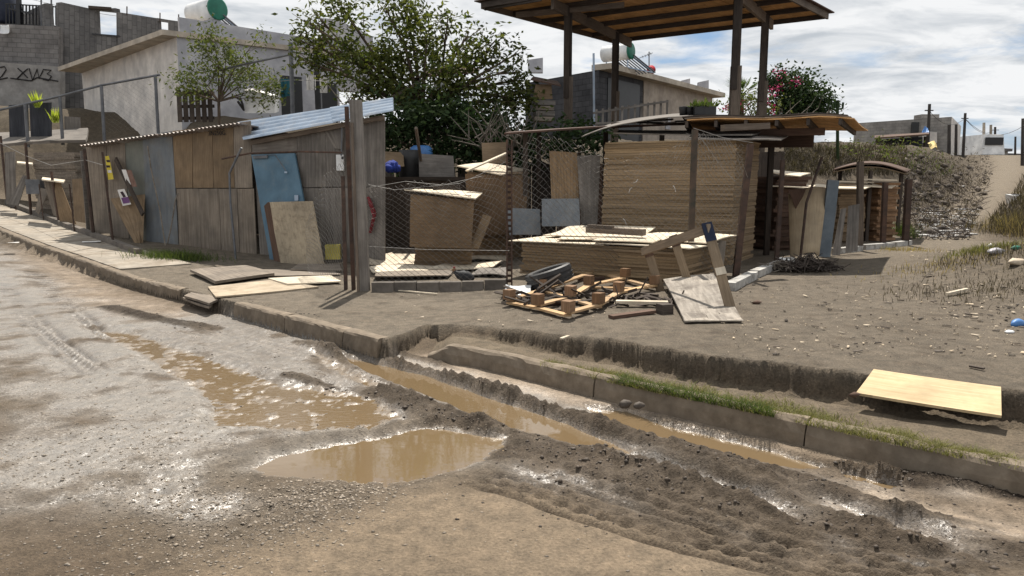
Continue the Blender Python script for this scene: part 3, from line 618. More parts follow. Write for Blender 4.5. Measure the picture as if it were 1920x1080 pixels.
def thing(name, loc, label, cat, group=None):
    o = bpy.data.objects.new(name, None); COL.objects.link(o); o.location = loc; o.empty_display_size = .2; return tag(o, label, cat, group)
def _ico():
    t = (1 + 5 ** .5) / 2; vs = [Vector(v).normalized() for v in ((-1, t, 0), (1, t, 0), (-1, -t, 0), (1, -t, 0), (0, -1, t), (0, 1, t), (0, -1, -t), (0, 1, -t), (t, 0, -1), (t, 0, 1), (-t, 0, -1), (-t, 0, 1))]
    fs = [(0, 11, 5), (0, 5, 1), (0, 1, 7), (0, 7, 10), (0, 10, 11), (1, 5, 9), (5, 11, 4), (11, 10, 2), (10, 7, 6), (7, 1, 8), (3, 9, 4), (3, 4, 2), (3, 2, 6), (3, 6, 8), (3, 8, 9), (4, 9, 5), (2, 4, 11), (6, 2, 10), (8, 6, 7), (9, 8, 1)]
    out = {1: (vs, fs)}
    v2 = list(vs); f2 = []; c = {}
    def mid(a, b):
        k = (min(a, b), max(a, b))
        if k not in c: c[k] = len(v2); v2.append(((v2[a] + v2[b]) / 2).normalized())
        return c[k]
    for a, b, d in fs:
        x, y, z = mid(a, b), mid(b, d), mid(d, a); f2 += [(a, x, z), (b, y, x), (d, z, y), (x, y, z)]
    out[2] = (v2, f2); out[0] = ([Vector(v) for v in ((1, 0, 0), (-1, 0, 0), (0, 1, 0), (0, -1, 0), (0, 0, 1), (0, 0, -1))], [(0, 2, 4), (2, 1, 4), (1, 3, 4), (3, 0, 4), (2, 0, 5), (1, 2, 5), (3, 1, 5), (0, 3, 5)])
    return out
ICO = _ico()
def sheetfn(a=.01, f=1.):
    p = [random.uniform(-1, 1) for _ in range(6)]
    return lambda u, v: a * (p[0] * math.sin(math.pi * u * f) + p[1] * math.sin(math.pi * v) + p[2] * (u - .5) * (v - .5) * 2 + .4 * p[3] * math.sin(5 * u + p[4] * 3 + 4 * v))
def fast_mesh(name, V, F, material, label=None, cat=None, kind=None, parent=None, smooth=False):
    "V (n,3) float array, F (m,k) int array"
    me = bpy.data.meshes.new(name); n, k = F.shape; me.vertices.add(len(V)); me.loops.add(n * k); me.polygons.add(n)
    base = np.array([(V[:, 0].min() + V[:, 0].max()) / 2, (V[:, 1].min() + V[:, 1].max()) / 2, V[:, 2].min()])
    me.vertices.foreach_set('co', (V - base).astype(np.float32).ravel()); me.loops.foreach_set('vertex_index', F.astype(np.int32).ravel())
    me.polygons.foreach_set('loop_start', np.arange(0, n * k, k, dtype=np.int32)); me.polygons.foreach_set('loop_total', np.full(n, k, np.int32))
    me.update(calc_edges=True); me.materials.append(material); o = bpy.data.objects.new(name, me); COL.objects.link(o)
    o.location = Vector(base) - (wloc(parent) if parent else Vector())
    if parent: o.parent = parent
    return tag(o, label, cat, None, kind)
# ------------------------------------------------------------------ kerbs and pavement
def sweep(mb, pts, prof, nz=.008, seed=0):
    "pts: (x,y,ztop) along the edge, profile (outward, dz)"
    n = len(pts); rings = []
    for i, p in enumerate(pts):
        a = pts[max(i - 1, 0)]; b = pts[min(i + 1, n - 1)]; tx, ty = b[0] - a[0], b[1] - a[1]; L = math.hypot(tx, ty) or 1; ox, oy = ty / L, -tx / L
        r = len(mb.v)
        for k, (o, z) in enumerate(prof):
            q = nz * float(gnoise(np.array([p[0] * 9 + k * 3.1]), np.array([p[1] * 9 + k]), seed)[0]) * 2; w = nz * float(gnoise(np.array([p[0] * 3 + k * .5]), np.array([p[1] * 3.]), seed + 3)[0]) * 2
            mb.v.append(Vector((p[0] + ox * (o + q), p[1] + oy * (o + q), p[2] + z + w)))
        rings.append(r)
    m = len(prof)
    for i in range(n - 1):
        for k in range(m): mb.q(rings[i] + k, rings[i + 1] + k, rings[i + 1] + (k + 1) % m, rings[i] + (k + 1) % m)
    mb.q(*[rings[0] + k for k in range(m)]); mb.q(*[rings[-1] + k for k in range(m)][::-1]); return mb
def struct_empty(name, loc):
    o = bpy.data.objects.new(name, None); COL.objects.link(o); o.location = loc; o['kind'] = 'structure'; return o
PROF = [(-.13, -.12), (-.13, .004), (-.08, .008), (-.03, .008), (-.008, -.002), (.004, -.02), (.012, -.10), (.02, -.28)]
def kerb_run(name, x0, x1, yf, zf, seg, prof=PROF, nz=.007, step=.05, mat=M_KERB):
    root = struct_empty(name, (x0, float(yf(x0)), zf(x0, float(yf(x0))) - .2)); x = x0; i = 0
    while x < x1 - .05:
        e = min(x + seg * random.uniform(.85, 1.1), x1); e = x1 if x1 - e < .35 else e; n = max(3, int((e - x) / step)); pts = []
        for k in range(n + 1):
            xx = x + .004 + (e - x - .008) * k / n; y = float(yf(xx)); pts.append((xx, y, zf(xx, y)))
        sweep(MB(), pts, prof, nz, i).build('kerb_stone', mat, root, smooth=False); x = e; i += 1
    return root
xk = lambda px, py: hit(px, py)[0]
kerb_run('kerb', EX[1] + .05, xk(338, 543), yedge, lambda x, y: gz(x, y + .1), 1.15)
kerb_run('kerb', xk(440, 568), K0[0] + .06, yedge, lambda x, y: gz(x, y + .1), .95)
def zo(x, y): return .15 - .10 * float(sst(.22, 0, np.array(x - OX[0]))) + .006 * math.sin(x * 2.2)
kerb_run('kerb', OX[0] + .0, 5.2, lambda x: float(youter(x)), zo, 1.35, [(-.12, -.1), (-.12, -.01), (-.09, .006), (-.05, .008), (-.022, 0.), (-.004, -.02), (.012, -.08), (.03, -.26)], .010)
pav = struct_empty('pavement', (-7, 13, .3)); _x = EX[1] + .1; _xe = xk(285, 486)
while _x < _xe:
    e = min(_x + 1.22, _xe); e = _xe if _xe - e < .4 else e
    def off(xx, d):
        y = float(yedge(xx)); y2 = float(yedge(xx + .05)); tx, ty = .05, y2 - y; L = math.hypot(tx, ty); return (xx - ty / L * d, y + tx / L * d)
    for d0, d1 in ((.14, 1.30),):
        cs = [off(_x + .008, d0), off(e - .008, d0), off(e - .008, d1), off(_x + .008, d1)]
        MB().sheet([(a, b, gz(a, b) + .022) for a, b in cs], .07, 5, 4, sheetfn(.004), up=(0, 0, 1)).build('paving_slab', M_CONC, pav)
    _x = e
# ------------------------------------------------------------------ the plywood shed
W0 = hit(165, 437); W2 = hit(722, 495)
_w = Vector((W2.x - W0.x, W2.y - W0.y, 0)).normalized(); _n = Vector((_w.y, -_w.x, 0))
def WP(px, py, off=0.):
    d = ray(px, py); k = (W0.x * _n.x + W0.y * _n.y + off) / (d.x * _n.x + d.y * _n.y); return Vector((d.x * k, d.y * k, CAM_Z + d.z * k))
def wq(tl, tr, br, bl, off=0.): 
    o = off if isinstance(off, (list, tuple)) else (off,) * 4
    return [WP(*bl, o[3]), WP(*br, o[2]), WP(*tr, o[1]), WP(*tl, o[0])]
shed = thing('plywood_shed', (W0.x + 3.5, W0.y - 1, .3), 'long low shed of weathered plywood panels under corrugated metal roofing', 'shed')
def panel(tl, tr, br, bl, mat, off=0., th=.016, nm='wall_panel', wa=.008): return MB().sheet(wq(tl, tr, br, bl, off), th, 6, 6, sheetfn(wa)).build(nm, mat, shed)
panel((160, 268), (198, 264), (205, 438), (170, 437), M_PLYBOARD, .01); panel((199, 262), (233, 258), (242, 448), (206, 441), M_PLYBOARD, .012)
panel((234, 258), (268, 254), (278, 462), (243, 452), M_GREENPANEL, .0); panel((266, 254), (322, 246), (334, 470), (276, 462), M_GREYPANEL, .03, wa=.02)
for a, b, m in ((323, 360, M_PLY), (361, 398, M_PLY), (399, 437, M_PLY), (438, 470, M_PLYBOARD)):
    s1, s2 = (a - 323) * .07, (b - 323) * .07
    panel((a, 246 - (a - 323) * .13), (b, 246 - (b - 323) * .13), (b + s2 * .3, 352), (a + s1 * .3, 352.5), m, .012)
for a, b, m in ((331, 372, M_PLYBOARD), (373, 410, M_PLYBOARD), (411, 444, M_PLYBOARD), (445, 476, M_PLYBOARD)):
    panel((a, 354), (b, 353.5), (b + 5, 470 + (b - 331) * .06), (a + 5, 470 + (a - 331) * .06), m, .018)
panel((470, 267), (556, 252), (557, 286), (470, 288), M_PLYGREY, .0); panel((557, 252), (610, 242), (612, 350), (558, 352), M_PLYGREY, .01)
panel((611, 242), (660, 233), (662, 350), (613, 350), M_PLYGREY, .006); panel((661, 233), (721, 222), (722, 350), (663, 350), M_PLYGREY, .01)
panel((477, 288), (560, 287), (566, 488), (488, 484), M_PLYGREY, -.03); panel((567, 353), (640, 352), (643, 492), (571, 489), M_PLYGREY, .012); panel((641, 352), (722, 351), (722, 497), (645, 493), M_PLYGREY, .008)
MB().sheet(wq((606, 246), (645, 240), (641, 280), (628, 278), (.01, .02, .10, .03)), .012, 3, 3).build('loose_flap', M_PLYGREY, shed)
# back and end walls, ceiling battens
bk = -2.6
def wz(px, py, o, z): p = WP(px, py, o); return Vector((p.x, p.y, z))
a0, a1 = WP(163, 437), WP(722, 495); gb = .2
_r1 = Vector((a1.x, a1.y, 0)).normalized() * 2.5 + Vector((-.12, 0, 0))
for p0, p1 in ((a0, a0 - _n * 2.5), (a1, a1 + _r1), (a0 - _n * 2.5, a1 + _r1)):
    b0, b1 = Vector((p0.x, p0.y, gz(p0.x, p0.y))), Vector((p1.x, p1.y, gz(p1.x, p1.y))); MB().sheet([b0, b1, Vector((p1.x, p1.y, 2.3)), Vector((p0.x, p0.y, 2.3))], .016, 2, 2).build('back_panel', M_PLYGREY, shed)
def corrugated(c, th, n, amp, along_u=True, nseg=8):
    "ribs parallel to the c0-c1 edge when along_u is false"
    w = lambda u, v: amp * math.sin(2 * math.pi * n * (u if along_u else v))
    return MB().sheet(c, th, n * nseg if along_u else 6, 6 if along_u else n * nseg, w, up=(0, 0, 1))
# old dark roof, in lapped sheets, its corrugated edge over the wall
for i in range(4):
    u0, u1 = i / 4, (i + 1) / 4 + .015; f0, f1 = WP(148, 273, .28), WP(450, 231, .22)
    A, B = f0.lerp(f1, u0), f0.lerp(f1, min(u1, 1.)); dz = Vector((0, 0, .012 * (i % 2)))
    corrugated([A + dz, B + dz, B - _n * 3.0 + Vector((0, 0, -.22)) + dz, A - _n * 3.0 + Vector((0, 0, -.22)) + dz], .006, 11, .016).build('roof_sheet', M_OLDROOF, shed)
    MB().beam(A - Vector((0, 0, .07)) - _n * .3, B - Vector((0, 0, .07)) - _n * .3, .05, .07).build('batten', M_WOODRED, shed)
f0, f1 = WP(456, 262, .28), WP(738, 209, .30); b0, b1 = WP(444, 229, -1.05), WP(737, 184, -1.0); mid = .62
corrugated([f0, f0.lerp(f1, .64), b0.lerp(b1, .64), b0], .006, 5, .032, False, 10).build('roof_sheet', M_GALV, shed)
corrugated([f0.lerp(f1, mid) + Vector((0, 0, .014)), f1 + Vector((0, 0, .014)), b1 + Vector((0, 0, .014)), b0.lerp(b1, mid) + Vector((0, 0, .014))], .006, 5, .032, False, 10).build('roof_sheet', M_GALV, shed)
MB().beam(WP(470, 268, .1), WP(720, 220, .1), .05, .08).build('batten', M_WOOD, shed); MB().beam(WP(325, 260, -.02), WP(450, 243, -.02), .05, .09).build('batten', M_WOODRED, shed)
def text_mesh(s, size, name, mat, origin, ux, uy, parent):
    fc = bpy.data.curves.new(name, 'FONT'); fc.body = s; fc.size = size; fc.extrude = .0015; tmp = bpy.data.objects.new(name, fc); COL.objects.link(tmp)
    dg = bpy.context.evaluated_depsgraph_get(); me = bpy.data.meshes.new_from_object(tmp.evaluated_get(dg)); bpy.data.objects.remove(tmp)
    o = bpy.data.objects.new(name, me); COL.objects.link(o); me.materials.clear(); me.materials.append(mat)
    ux, uy = Vector(ux).normalized(), Vector(uy).normalized(); uz = ux.cross(uy)
    m = Matrix.Identity(4)
    for r in range(3): m[r][0], m[r][1], m[r][2], m[r][3] = ux[r], uy[r], uz[r], origin[r]
    if parent: o.parent = parent; m = Matrix.Translation(-wloc(parent)) @ m
    o.matrix_local = m; return o
ptx = next(o for o in shed.children if o.name.startswith('wall_panel'))
text_mesh('3N250G', .125, 'lettering', M_SPRAY, WP(390, 254, .03), _w, (0, 0, 1), shed); text_mesh('20G', .11, 'lettering', M_SPRAY, WP(405, 243.5, .03), _w, (0, 0, 1), shed)
# door, boards and paper against the shed
dr = thing('door', WP(510, 497, .3), 'faded blue door leaning on the shed wall', 'door')
dl = MB().sheet(wq((471, 290), (552, 287), (592, 498), (508, 499), (.05, .05, .42, .42)), .04).build('door_leaf', M_BLUEDOOR, dr)
MB().beam(WP(475, 295, .085), WP(502, 294, .085), .03, .05).build('door_closer', M_STEEL, dl); MB().tube([WP(500, 290.5, .085), WP(516, 290.5, .11), WP(536, 320, .15)], .008, 5).build('closer_arm', M_STEEL, dl)
MB().box(WP(536, 323, .15), (.05, .02, .03)).build('hinge_plate', M_GALV, dl); MB().box(WP(556, 371, .23), (.07, .03, .10), 0.).build('lock_plate', M_GALV, dl)
MB().sheet(wq((495, 386), (502, 379), (527, 496), (515, 498), (.33, .40, .62, .52)), .03).build('plank', M_WOODRED, None, 'narrow reddish plank leaning between the blue door and the pale board', 'plank')
MB().sheet(wq((503, 379), (586, 377), (607, 494), (527, 498), (.36, .36, .66, .66)), .02, 4, 4, sheetfn(.006)).build('plywood_board', M_PLYPALE if False else wood('spotted_plywood', (.30, .245, .17), (.43, .36, .26), .0, dirt=((.12, .09, .06), 9, .5)), None, 'pale spotted plywood board leaning in front of the blue door', 'board')
MB().sheet(wq((208, 372), (272, 364), (268, 463), (262, 472), (.12, .10, .30, .45)), .02, 3, 3).build('plywood_board', M_PLY, None, 'tan triangular plywood offcut leaning at the shed corner post', 'board')
MB().beam(WP(217, 298, .10), WP(268, 402, .40), .04, .10).build('plank', M_WOODDARK, None, 'dark plank leaning diagonally under the two posters on the shed', 'plank')
po = MB().sheet(wq((228, 318), (246, 319), (257, 350), (240, 351), .24), .003).build('poster', M_BROWNINK, None, 'brown and white poster on the shed beside the diagonal dark plank, the upper one', 'poster')
MB().sheet(wq((228, 318), (236, 318), (247, 351), (240, 351), .246), .002).build('white_margin', M_PAPER, po)
po = MB().sheet(wq((220, 356), (233, 354), (246, 383), (230, 386), .26), .003).build('poster', M_PAPER, None, 'white poster with purple print on the shed, below the brown one', 'poster')
MB().sheet(wq((227, 371), (240, 369), (244, 380), (231, 382), .266), .002).build('purple_print', M_PURPLE, po); MB().sheet(wq((225, 360), (230, 359), (236, 369), (231, 370), .266), .002).build('dark_print', M_INK, po)
po = MB().sheet(wq((197, 293), (204, 292), (213, 336), (203, 337), .14), .003).build('poster', M_YELLOWINK, None, 'narrow yellow and black sign on the left shed wall', 'sign')
for y in (300, 310): MB().sheet(wq((199, y), (205.5, y), (206.5, y + 4), (200, y + 4), .146), .002).build('dark_print', M_INK, po)
MB().sheet(wq((201.5, 319), (208.5, 319), (209.5, 324), (202.5, 324), .146), .002).build('white_print', M_PAPER, po)
MB().tube([WP(277, 274, .12), WP(283, 315, .16), WP(300, 395, .25), WP(310, 460, .34)], .014, 5).build('thin_branch', M_DEADWOOD, None, 'thin bent branch against the grey shed panel, the longer one', 'branch')
MB().tube([WP(334, 362, .16), WP(329, 375, .2), WP(322, 420, .27), WP(314, 458, .34)], .014, 5).build('thin_branch', M_DEADWOOD, None, 'short dark stick leaning on the grey shed panel below its middle', 'branch')
bp_ = thing('bent_pipe_stand', WP(443, 485, .75), 'bent pipe with rusty crossbar in front of the shed', 'pipe')
MB().tube([WP(453, 277, .62), WP(430, 325, .62), WP(432, 380, .66), WP(443, 495, .72)], .02, 6).build('upright', M_STEEL, bp_); MB().tube([WP(416, 298, .65), WP(470, 287, .58), WP(560, 284, .5), WP(640, 286, .4)], .018, 6).build('crossbar', M_METALDARK, bp_)
wm = thing('electric_meter', WP(637, 322, .1), 'small white meter box with pipe on the grey shed wall', 'meter')
MB().box(WP(638, 305, .08), (.13, .07, .28), 0).build('casing', M_WHITE, wm); MB().box(WP(642, 296, .13), (.03, .05, .05)).build('knob', M_BLACK, wm); MB().tube([WP(641, 228, .10), WP(641, 255, .10), WP(640, 292, .10)], .016, 6).build('conduit', M_STEEL, wm)
MB().tube([WP(690, 370, .05), WP(697, 385, .09), WP(703, 400, .06), WP(697, 425, .09), WP(694, 436, .06), WP(701, 405, .1), WP(692, 376, .06)], .03, 6).build('rope_coil', M_DARKRED, None, 'dark red rope hanging on the grey shed end wall', 'rope')
MB().box(WP(625, 472, .35), (.26, .2, .26), .1).build('plastic_crate', M_YELLOW, None, 'small yellow box at the shed wall behind the wire mesh', 'box')
# ------------------------------------------------------------------ left fence with leaning boards
lf = thing('fence', hit(110, 425), 'rusty post and wire fence along the left pavement', 'fence')
for (bx, by, tx, ty, r) in ((14, 384, 1, 255, .03), (58, 404, 48, 268, .032), (112, 422, 96, 322, .03), (176, 446, 158, 280, .035), (213, 460, 192, 285, .022), (140, 436, 130, 345, .015), (82, 414, 73, 345, .012), (30, 396, 26, 340, .012)):
    b = hit(bx, by); MB().tube([b - Vector((0, 0, .05)), P(tx, ty, b.y)], r, 6).build('post', M_METALDARK, lf)
pp = [P(0, 268, hit(14, 384).y), P(48, 292, hit(58, 404).y), P(96, 310, hit(112, 422).y), P(160, 300, hit(176, 446).y), P(195, 310, hit(213, 460).y)]
MB().tube(pp, .006, 4).build('wire', M_WIRE, lf)
pp = [hit(14, 384) + Vector((0, 0, .06)), hit(58, 404) + Vector((0, 0, .05)), hit(112, 422) + Vector((0, 0, .05)), hit(176, 446) + Vector((0, 0, .05)), hit(213, 460) + Vector((0, 0, .05)), hit(262, 478) + Vector((0, 0, .05))]
MB().beam(pp[0], pp[2], .12, .14).build('base_kerb', M_BLOCKROW, lf); MB().beam(pp[2], pp[5], .12, .12).build('base_kerb', M_BLOCKROW, lf)
def YP(bx, by): return hit(bx, by).y
def lean(px, Y, mat, label, th=.02, nm='plywood_board', cat='board', Yt=None):
    tl, tr, br, bl = px; Yt = Yt or Y + .25
    return MB().sheet([P(*bl, Y), P(*br, Y), P(*tr, Yt), P(*tl, Yt)], th, 3, 3, sheetfn(.006)).build(nm, mat, None, label, cat)
lean(((8, 286), (28, 284), (30, 384), (12, 382)), 19.2, M_PLYGREY, 'tall grey board standing at the far left end of the fence')
lean(((43, 328), (52, 330), (34, 386), (15, 382)), 18.6, M_PLYGREY, 'grey board tilted against the second fence post from the left')
lean(((76, 352), (92, 356), (73, 402), (66, 396)), 17.9, M_PLYBOARD, 'small grey board leaning left of the long tan leaning boards')
lean(((80, 335), (97, 337), (110, 408), (100, 404)), 17.3, M_PLYBOARD, 'narrow tan board leaning below the pale shelf at the left fence')
lean(((100, 340), (112, 340), (143, 420), (112, 416)), 16.9, M_PLY, 'wide tan board leaning behind the dark post left of the shed')
lean(((135, 336), (159, 334), (160, 418), (139, 414)), 16.6, M_PLY, 'upright tan board standing beside the left end of the shed')
MB().sheet([P(78, 336, 17.2), P(119, 341, 16.9), P(122, 337, 17.6), P(80, 332, 17.8)], .03, up=(0, 0, 1)).build('shelf_board', M_PLYPALE, None, 'pale shelf board catching sun by the left fence', 'board')
MB().sheet([P(32, 305, 18.8), P(62, 308, 18.6), P(62, 305, 19.4), P(32, 302, 19.4)], .03, up=(0, 0, 1)).build('shelf_board', M_PLYPALE, None, 'short pale board lying sunlit behind the second fence post', 'board')
MB().box(P(66, 350, 18.3) , (.3, .3, .35), .2).build('bucket', M_STEEL, None, 'grey bucket among the boards at the left fence', 'bucket')
# ------------------------------------------------------------------ stacks of sheets
_sheetmesh = {}
def stack(cx, cy, z0, w, d, h, t, rz, label, group, mat=M_PLYEDGE, jit=.02, lean_=(0, 0), nm='plywood_sheet', cat='plywood sheet', tv=.3):
    z = z0; k = 0; c, s = math.cos(rz), math.sin(rz)
    while z < z0 + h - .4 * t:
        th = t * random.uniform(1 - tv, 1 + tv); key = (nm, round(w, 2), round(d, 2), k % 4, mat.name)
        if key not in _sheetmesh:
            o = MB().sheet([(-w / 2, -d / 2, 0), (w / 2, -d / 2, 0), (w / 2, d / 2, 0), (-w / 2, d / 2, 0)], 1., 4, 2, None, up=(0, 0, 1))
            for v in o.v: v.z += 1.; v.x += random.uniform(-.006, .006); v.y += random.uniform(-.006, .006)
            ob = o.build(nm, mat); _sheetmesh[key] = ob.data
            for v in ob.data.vertices: pass
            bpy.data.objects.remove(ob)
        ob = bpy.data.objects.new(nm, _sheetmesh[key]); COL.objects.link(ob); f = (z - z0) / h
        big = random.uniform(-.05, .05) if random.random() < .12 else 0.
        ob.location = (cx + big + lean_[0] * f + random.gauss(0, jit), cy + lean_[1] * f + random.gauss(0, jit), z); ob.rotation_euler = (0, random.gauss(0, .002), rz + random.gauss(0, .006)); ob.scale = (1, 1, th - .0025)
        tag(ob, label, cat, group); z += th; k += 1
    return z
TH = R(-33); fv = Vector((math.cos(TH), math.sin(TH), 0)); rv = Vector((-math.sin(TH), math.cos(TH), 0))
fr = P(1278, 500, 9.65); cc = fr - fv * 1.24 + rv * .65
ztop_low = stack(cc.x, cc.y, gz(1, 10.5) - .01, 2.48, 1.3, P(1278, 468, 9.65).z - gz(1, 10.5), .04, TH, 'plywood sheet in the low wide stack below the bright loose sheets', 'sheets of the low stack', M_PLYEDGE, .018)
LOWC = cc.copy(); fr = P(1368, 500, 11.9); fl = P(1127, 400, 13.1); Lt = (Vector((fr.x - fl.x, fr.y - fl.y, 0))).length; ang = math.atan2(fr.y - fl.y, fr.x - fl.x)
r2 = Vector((-math.sin(ang), math.cos(ang), 0)); cc = (Vector((fr.x, fr.y, 0)) + Vector((fl.x, fl.y, 0))) / 2 + r2 * .75
ztop_tall = stack(cc.x, cc.y, gz(2.4, 12.5) - .01, Lt, 1.5, P(1368, 259, 11.9).z - gz(2.4, 12.5), .042, ang, 'plywood sheet in the tall stack behind the low stack', 'sheets of the tall stack', M_PLYEDGE, .008, (.05, .05))
stack(P(828, 410, 12.7).x, 13.1, gz(-1, 13) , .98, .8, P(828, 366, 12.7).z - gz(-1, 13), .05, .06, 'brown sheet in the shorter stack behind the wire mesh', 'sheets of the shorter yard stack', M_PLY, .008)
stack(P(935, 400, 14.0).x, 14.5, gz(-.2, 14), 1.15, 1.0, P(930, 322, 14).z - gz(-.2, 14), .06, -.05, 'brown sheet in the yard stack under a sunlit tilted board', 'sheets of the taller yard stack', M_PLY, .01)
Y_ = 14.6; stack(P(1472, 400, Y_).x, Y_ + .4, gz(5.3, 14.6), .75, .8, P(1472, 330, 14.6).z - gz(5.3, 14.6), .07, R(20), 'dark brown sheet in the stack right of the tall stacks', 'sheets of the dark brown stack', M_WOODRED, .03)
Y_ = 17.0; stack(P(1652, 400, Y_).x, Y_ + .3, gz(8.2, 17.2), .62, .7, P(1652, 345, 17).z - gz(8.2, 17.2), .055, R(25), 'orange brown board in the stack under the curved sheet', 'boards of the far right stack', M_BLOCK, .03)
Y_ = 16.4; stack(P(1592, 370, Y_).x, Y_ + .5, gz(7.4, 16.4), .8, .7, P(1592, 345, 16.4).z - gz(7.4, 16.4), .06, R(25), 'tan board in the stack behind the leaning grey boards', 'boards of the stack behind grey boards', M_PLY, .03)
Y_ = 18.6; stack(P(110, 310, Y_).x, Y_ + .4, gz(-11.3, 18.9), 1.35, .8, P(110, 288, 18.6).z - gz(-11.3, 18.9), .055, R(-18), 'brown sheet in the stack left of the shed', 'sheets of the stack beside the shed', M_PLYBOARD, .02)
# loose sheets on top of stacks
def loose(px, zs, mat, label, th=.014, nm='plywood_sheet', cat='plywood sheet', wa=.02):
    "px: four corners nl,nr,fr,fl, zs: heights"
    zs = zs if isinstance(zs, (list, tuple)) else (zs,) * 4
    c = [G(p[0], p[1], z) for p, z in zip(px, zs)]
    return MB().sheet(c, th, 8, 6, sheetfn(wa), up=(0, 0, 1)).build(nm, mat, None, label, cat)
zt = ztop_low + .012
def loose2(u0, u1, v0, v1, zs, label, rot=0., wa=.015):
    "rectangle in the low stack's own frame"
    c = []
    for (u, v), z in zip(((u0, v0), (u1, v0), (u1, v1), (u0, v1)), zs):
        uc, vc = (u0 + u1) / 2, (v0 + v1) / 2; du, dv = u - uc, v - vc; u2, v2 = uc + du * math.cos(rot) - dv * math.sin(rot), vc + du * math.sin(rot) + dv * math.cos(rot)
        q = LOWC + fv * u2 + rv * v2; c.append(Vector((q.x, q.y, zt + z)))
    return MB().sheet(c, .014, 10, 8, sheetfn(wa), up=(0, 0, 1)).build('plywood_sheet', M_PLYPALE, None, label, 'plywood sheet')
loose2(-1.45, .1, -.70, .52, (.0, .0, .0, .0), 'bright sheet overhanging the left end of the low stack', .03, .006)
loose2(.02, 1.42, -.72, .5, (.022, .018, .018, .022), 'bright sheet on the near right end of the low stack', -.05, .008)
loose2(-.95, .55, -.35, .75, (.04, .045, .05, .05), 'bent bright sheet lying askew on the middle of the low stack', .42, .02)
loose2(-1.3, .2, .05, 1.05, (.04, .055, .16, .14), 'curled bright sheet at the back left of the low stack', .1, .03)
loose2(.25, 1.5, -.15, .85, (.05, .055, .10, .10), 'bright sheet at the back right of the low stack', -.08, .02)
loose2(-.1, .75, -.66, .1, (.06, .06, .075, .075), 'small bright offcut near the front of the low stack', .15, .006)
b0_ = G(1102, 430, zt + .17); b1_ = G(1208, 436, zt + .15); MB().beam(b0_, b1_, .16, .09).build('timber_beam', M_WOOD, None, 'short weathered beam lying on the low stack', 'beam')
MB().beam(G(1103, 424, zt + .25), G(1150, 427, zt + .24), .07, .05).build('timber_offcut', M_WOOD, None, 'broken timber end resting on the short weathered beam', 'timber')
zs_ = gz(-1, 13) + 1.02
MB().sheet([P(758, 356, 12.65), P(892, 371, 12.45), P(905, 361, 13.6), P(778, 353, 13.6)], .02, 6, 4, sheetfn(.015), up=(0, 0, 1)).build('plywood_sheet', M_PLYPALE, None, 'pale crooked sheet covering the shorter yard stack', 'plywood sheet')
MB().sheet([P(857, 311, 13.9), P(940, 327, 13.7), P(992, 318, 14.8), P(905, 304, 14.9)], .02, 5, 4, sheetfn(.01), up=(0, 0, 1)).build('plywood_sheet', M_PLYPALE, None, 'sunlit pale sheet tilted on the taller yard stack', 'plywood sheet')
MB().beam(P(876, 320, 13.6), P(950, 287, 14.2), .10, .025).build('plank', M_PLYPALE, None, 'pale plank rising from the sunlit sheet in the yard', 'plank')
MB().beam(P(812, 353, 12.9), P(862, 350, 12.9), .12, .07).build('timber_offcut', M_WOODDARK, None, 'dark timber lying on the shorter yard stack', 'timber')
# yard clutter
MB().sheet([P(768, 462, 12.35), P(884, 466, 12.3), P(889, 376, 12.55), P(770, 364, 12.6)], .015, 4, 4, sheetfn(.02)).build('plywood_board', wood('brown_board', (.105, .068, .038), (.19, .13, .078), .0), None, 'wide brown board standing across the front of the shorter yard stack', 'board')
MB().sheet([P(880, 440, 13.75), P(985, 440, 13.7), P(990, 330, 13.8), P(872, 326, 13.8)], .015, 4, 4, sheetfn(.02)).build('plywood_board', wood('red_brown_board', (.095, .06, .036), (.17, .115, .07), .0), None, 'wide brown board standing across the front of the taller yard stack', 'board')
for px, py, dx, dy, lab in ((1188, 343, 8, -7, 'upper left white strap end on the tall stack'), (1262, 348, 5, 12, 'right white strap end on the tall stack'), (1184, 352, -5, 10, 'middle white strap end on the tall stack'), (1168, 410, 6, 10, 'lower white strap end on the tall stack')):
    qy = 11.9 + (1368 - px) / 241 * 1.2 - .12; MB().tube([P(px, py, qy), P(px + dx * .6, py + dy * .3, qy - .04), P(px + dx, py + dy, qy - .02)], .006, 4).build('strap', M_PAPER, None, lab, 'strap')
lean(((1030, 283), (1082, 286), (1088, 420), (1036, 420)), 13.4, wood('ribbed_boards', (.15, .10, .058), (.30, .21, .125), .1, st=(.6, 14, 1)), 'tall ribbed brown panel standing left of the tall stack', nm='ribbed_panel', cat='panel')
lean(((1082, 292), (1126, 290), (1120, 420), (1090, 420)), 13.2, M_PLYGREY, 'grey board standing right against the tall stack')
lean(((1016, 373), (1086, 372), (1088, 424), (1016, 424)), 12.9, M_GREYPANEL, 'low dark grey panel in front of the ribbed panel', nm='grey_panel', cat='panel')
lean(((950, 390), (1012, 392), (1014, 440), (955, 440)), 13.2, M_GREYPANEL, 'low dark panel behind the perforated post', nm='grey_panel', cat='panel')
lean(((906, 402), (922, 406), (898, 466), (880, 464)), 12.4, M_PLY, 'narrow brown board leaning between the two yard stacks')
lean(((785, 288), (850, 292), (853, 336), (786, 334)), 16.5, M_PLYGREY, 'grey panel standing at the back of the yard beside the blue drum', nm='grey_panel', cat='panel')
lean(((720, 284), (756, 285), (758, 312), (722, 312)), 16.6, M_PLY, 'brown panel at the back of the yard left of the drum')
lean(((903, 268), (952, 266), (952, 306), (905, 306)), 16.2, M_PLY, 'small brown panel at the back of the yard behind the sunlit sheet')
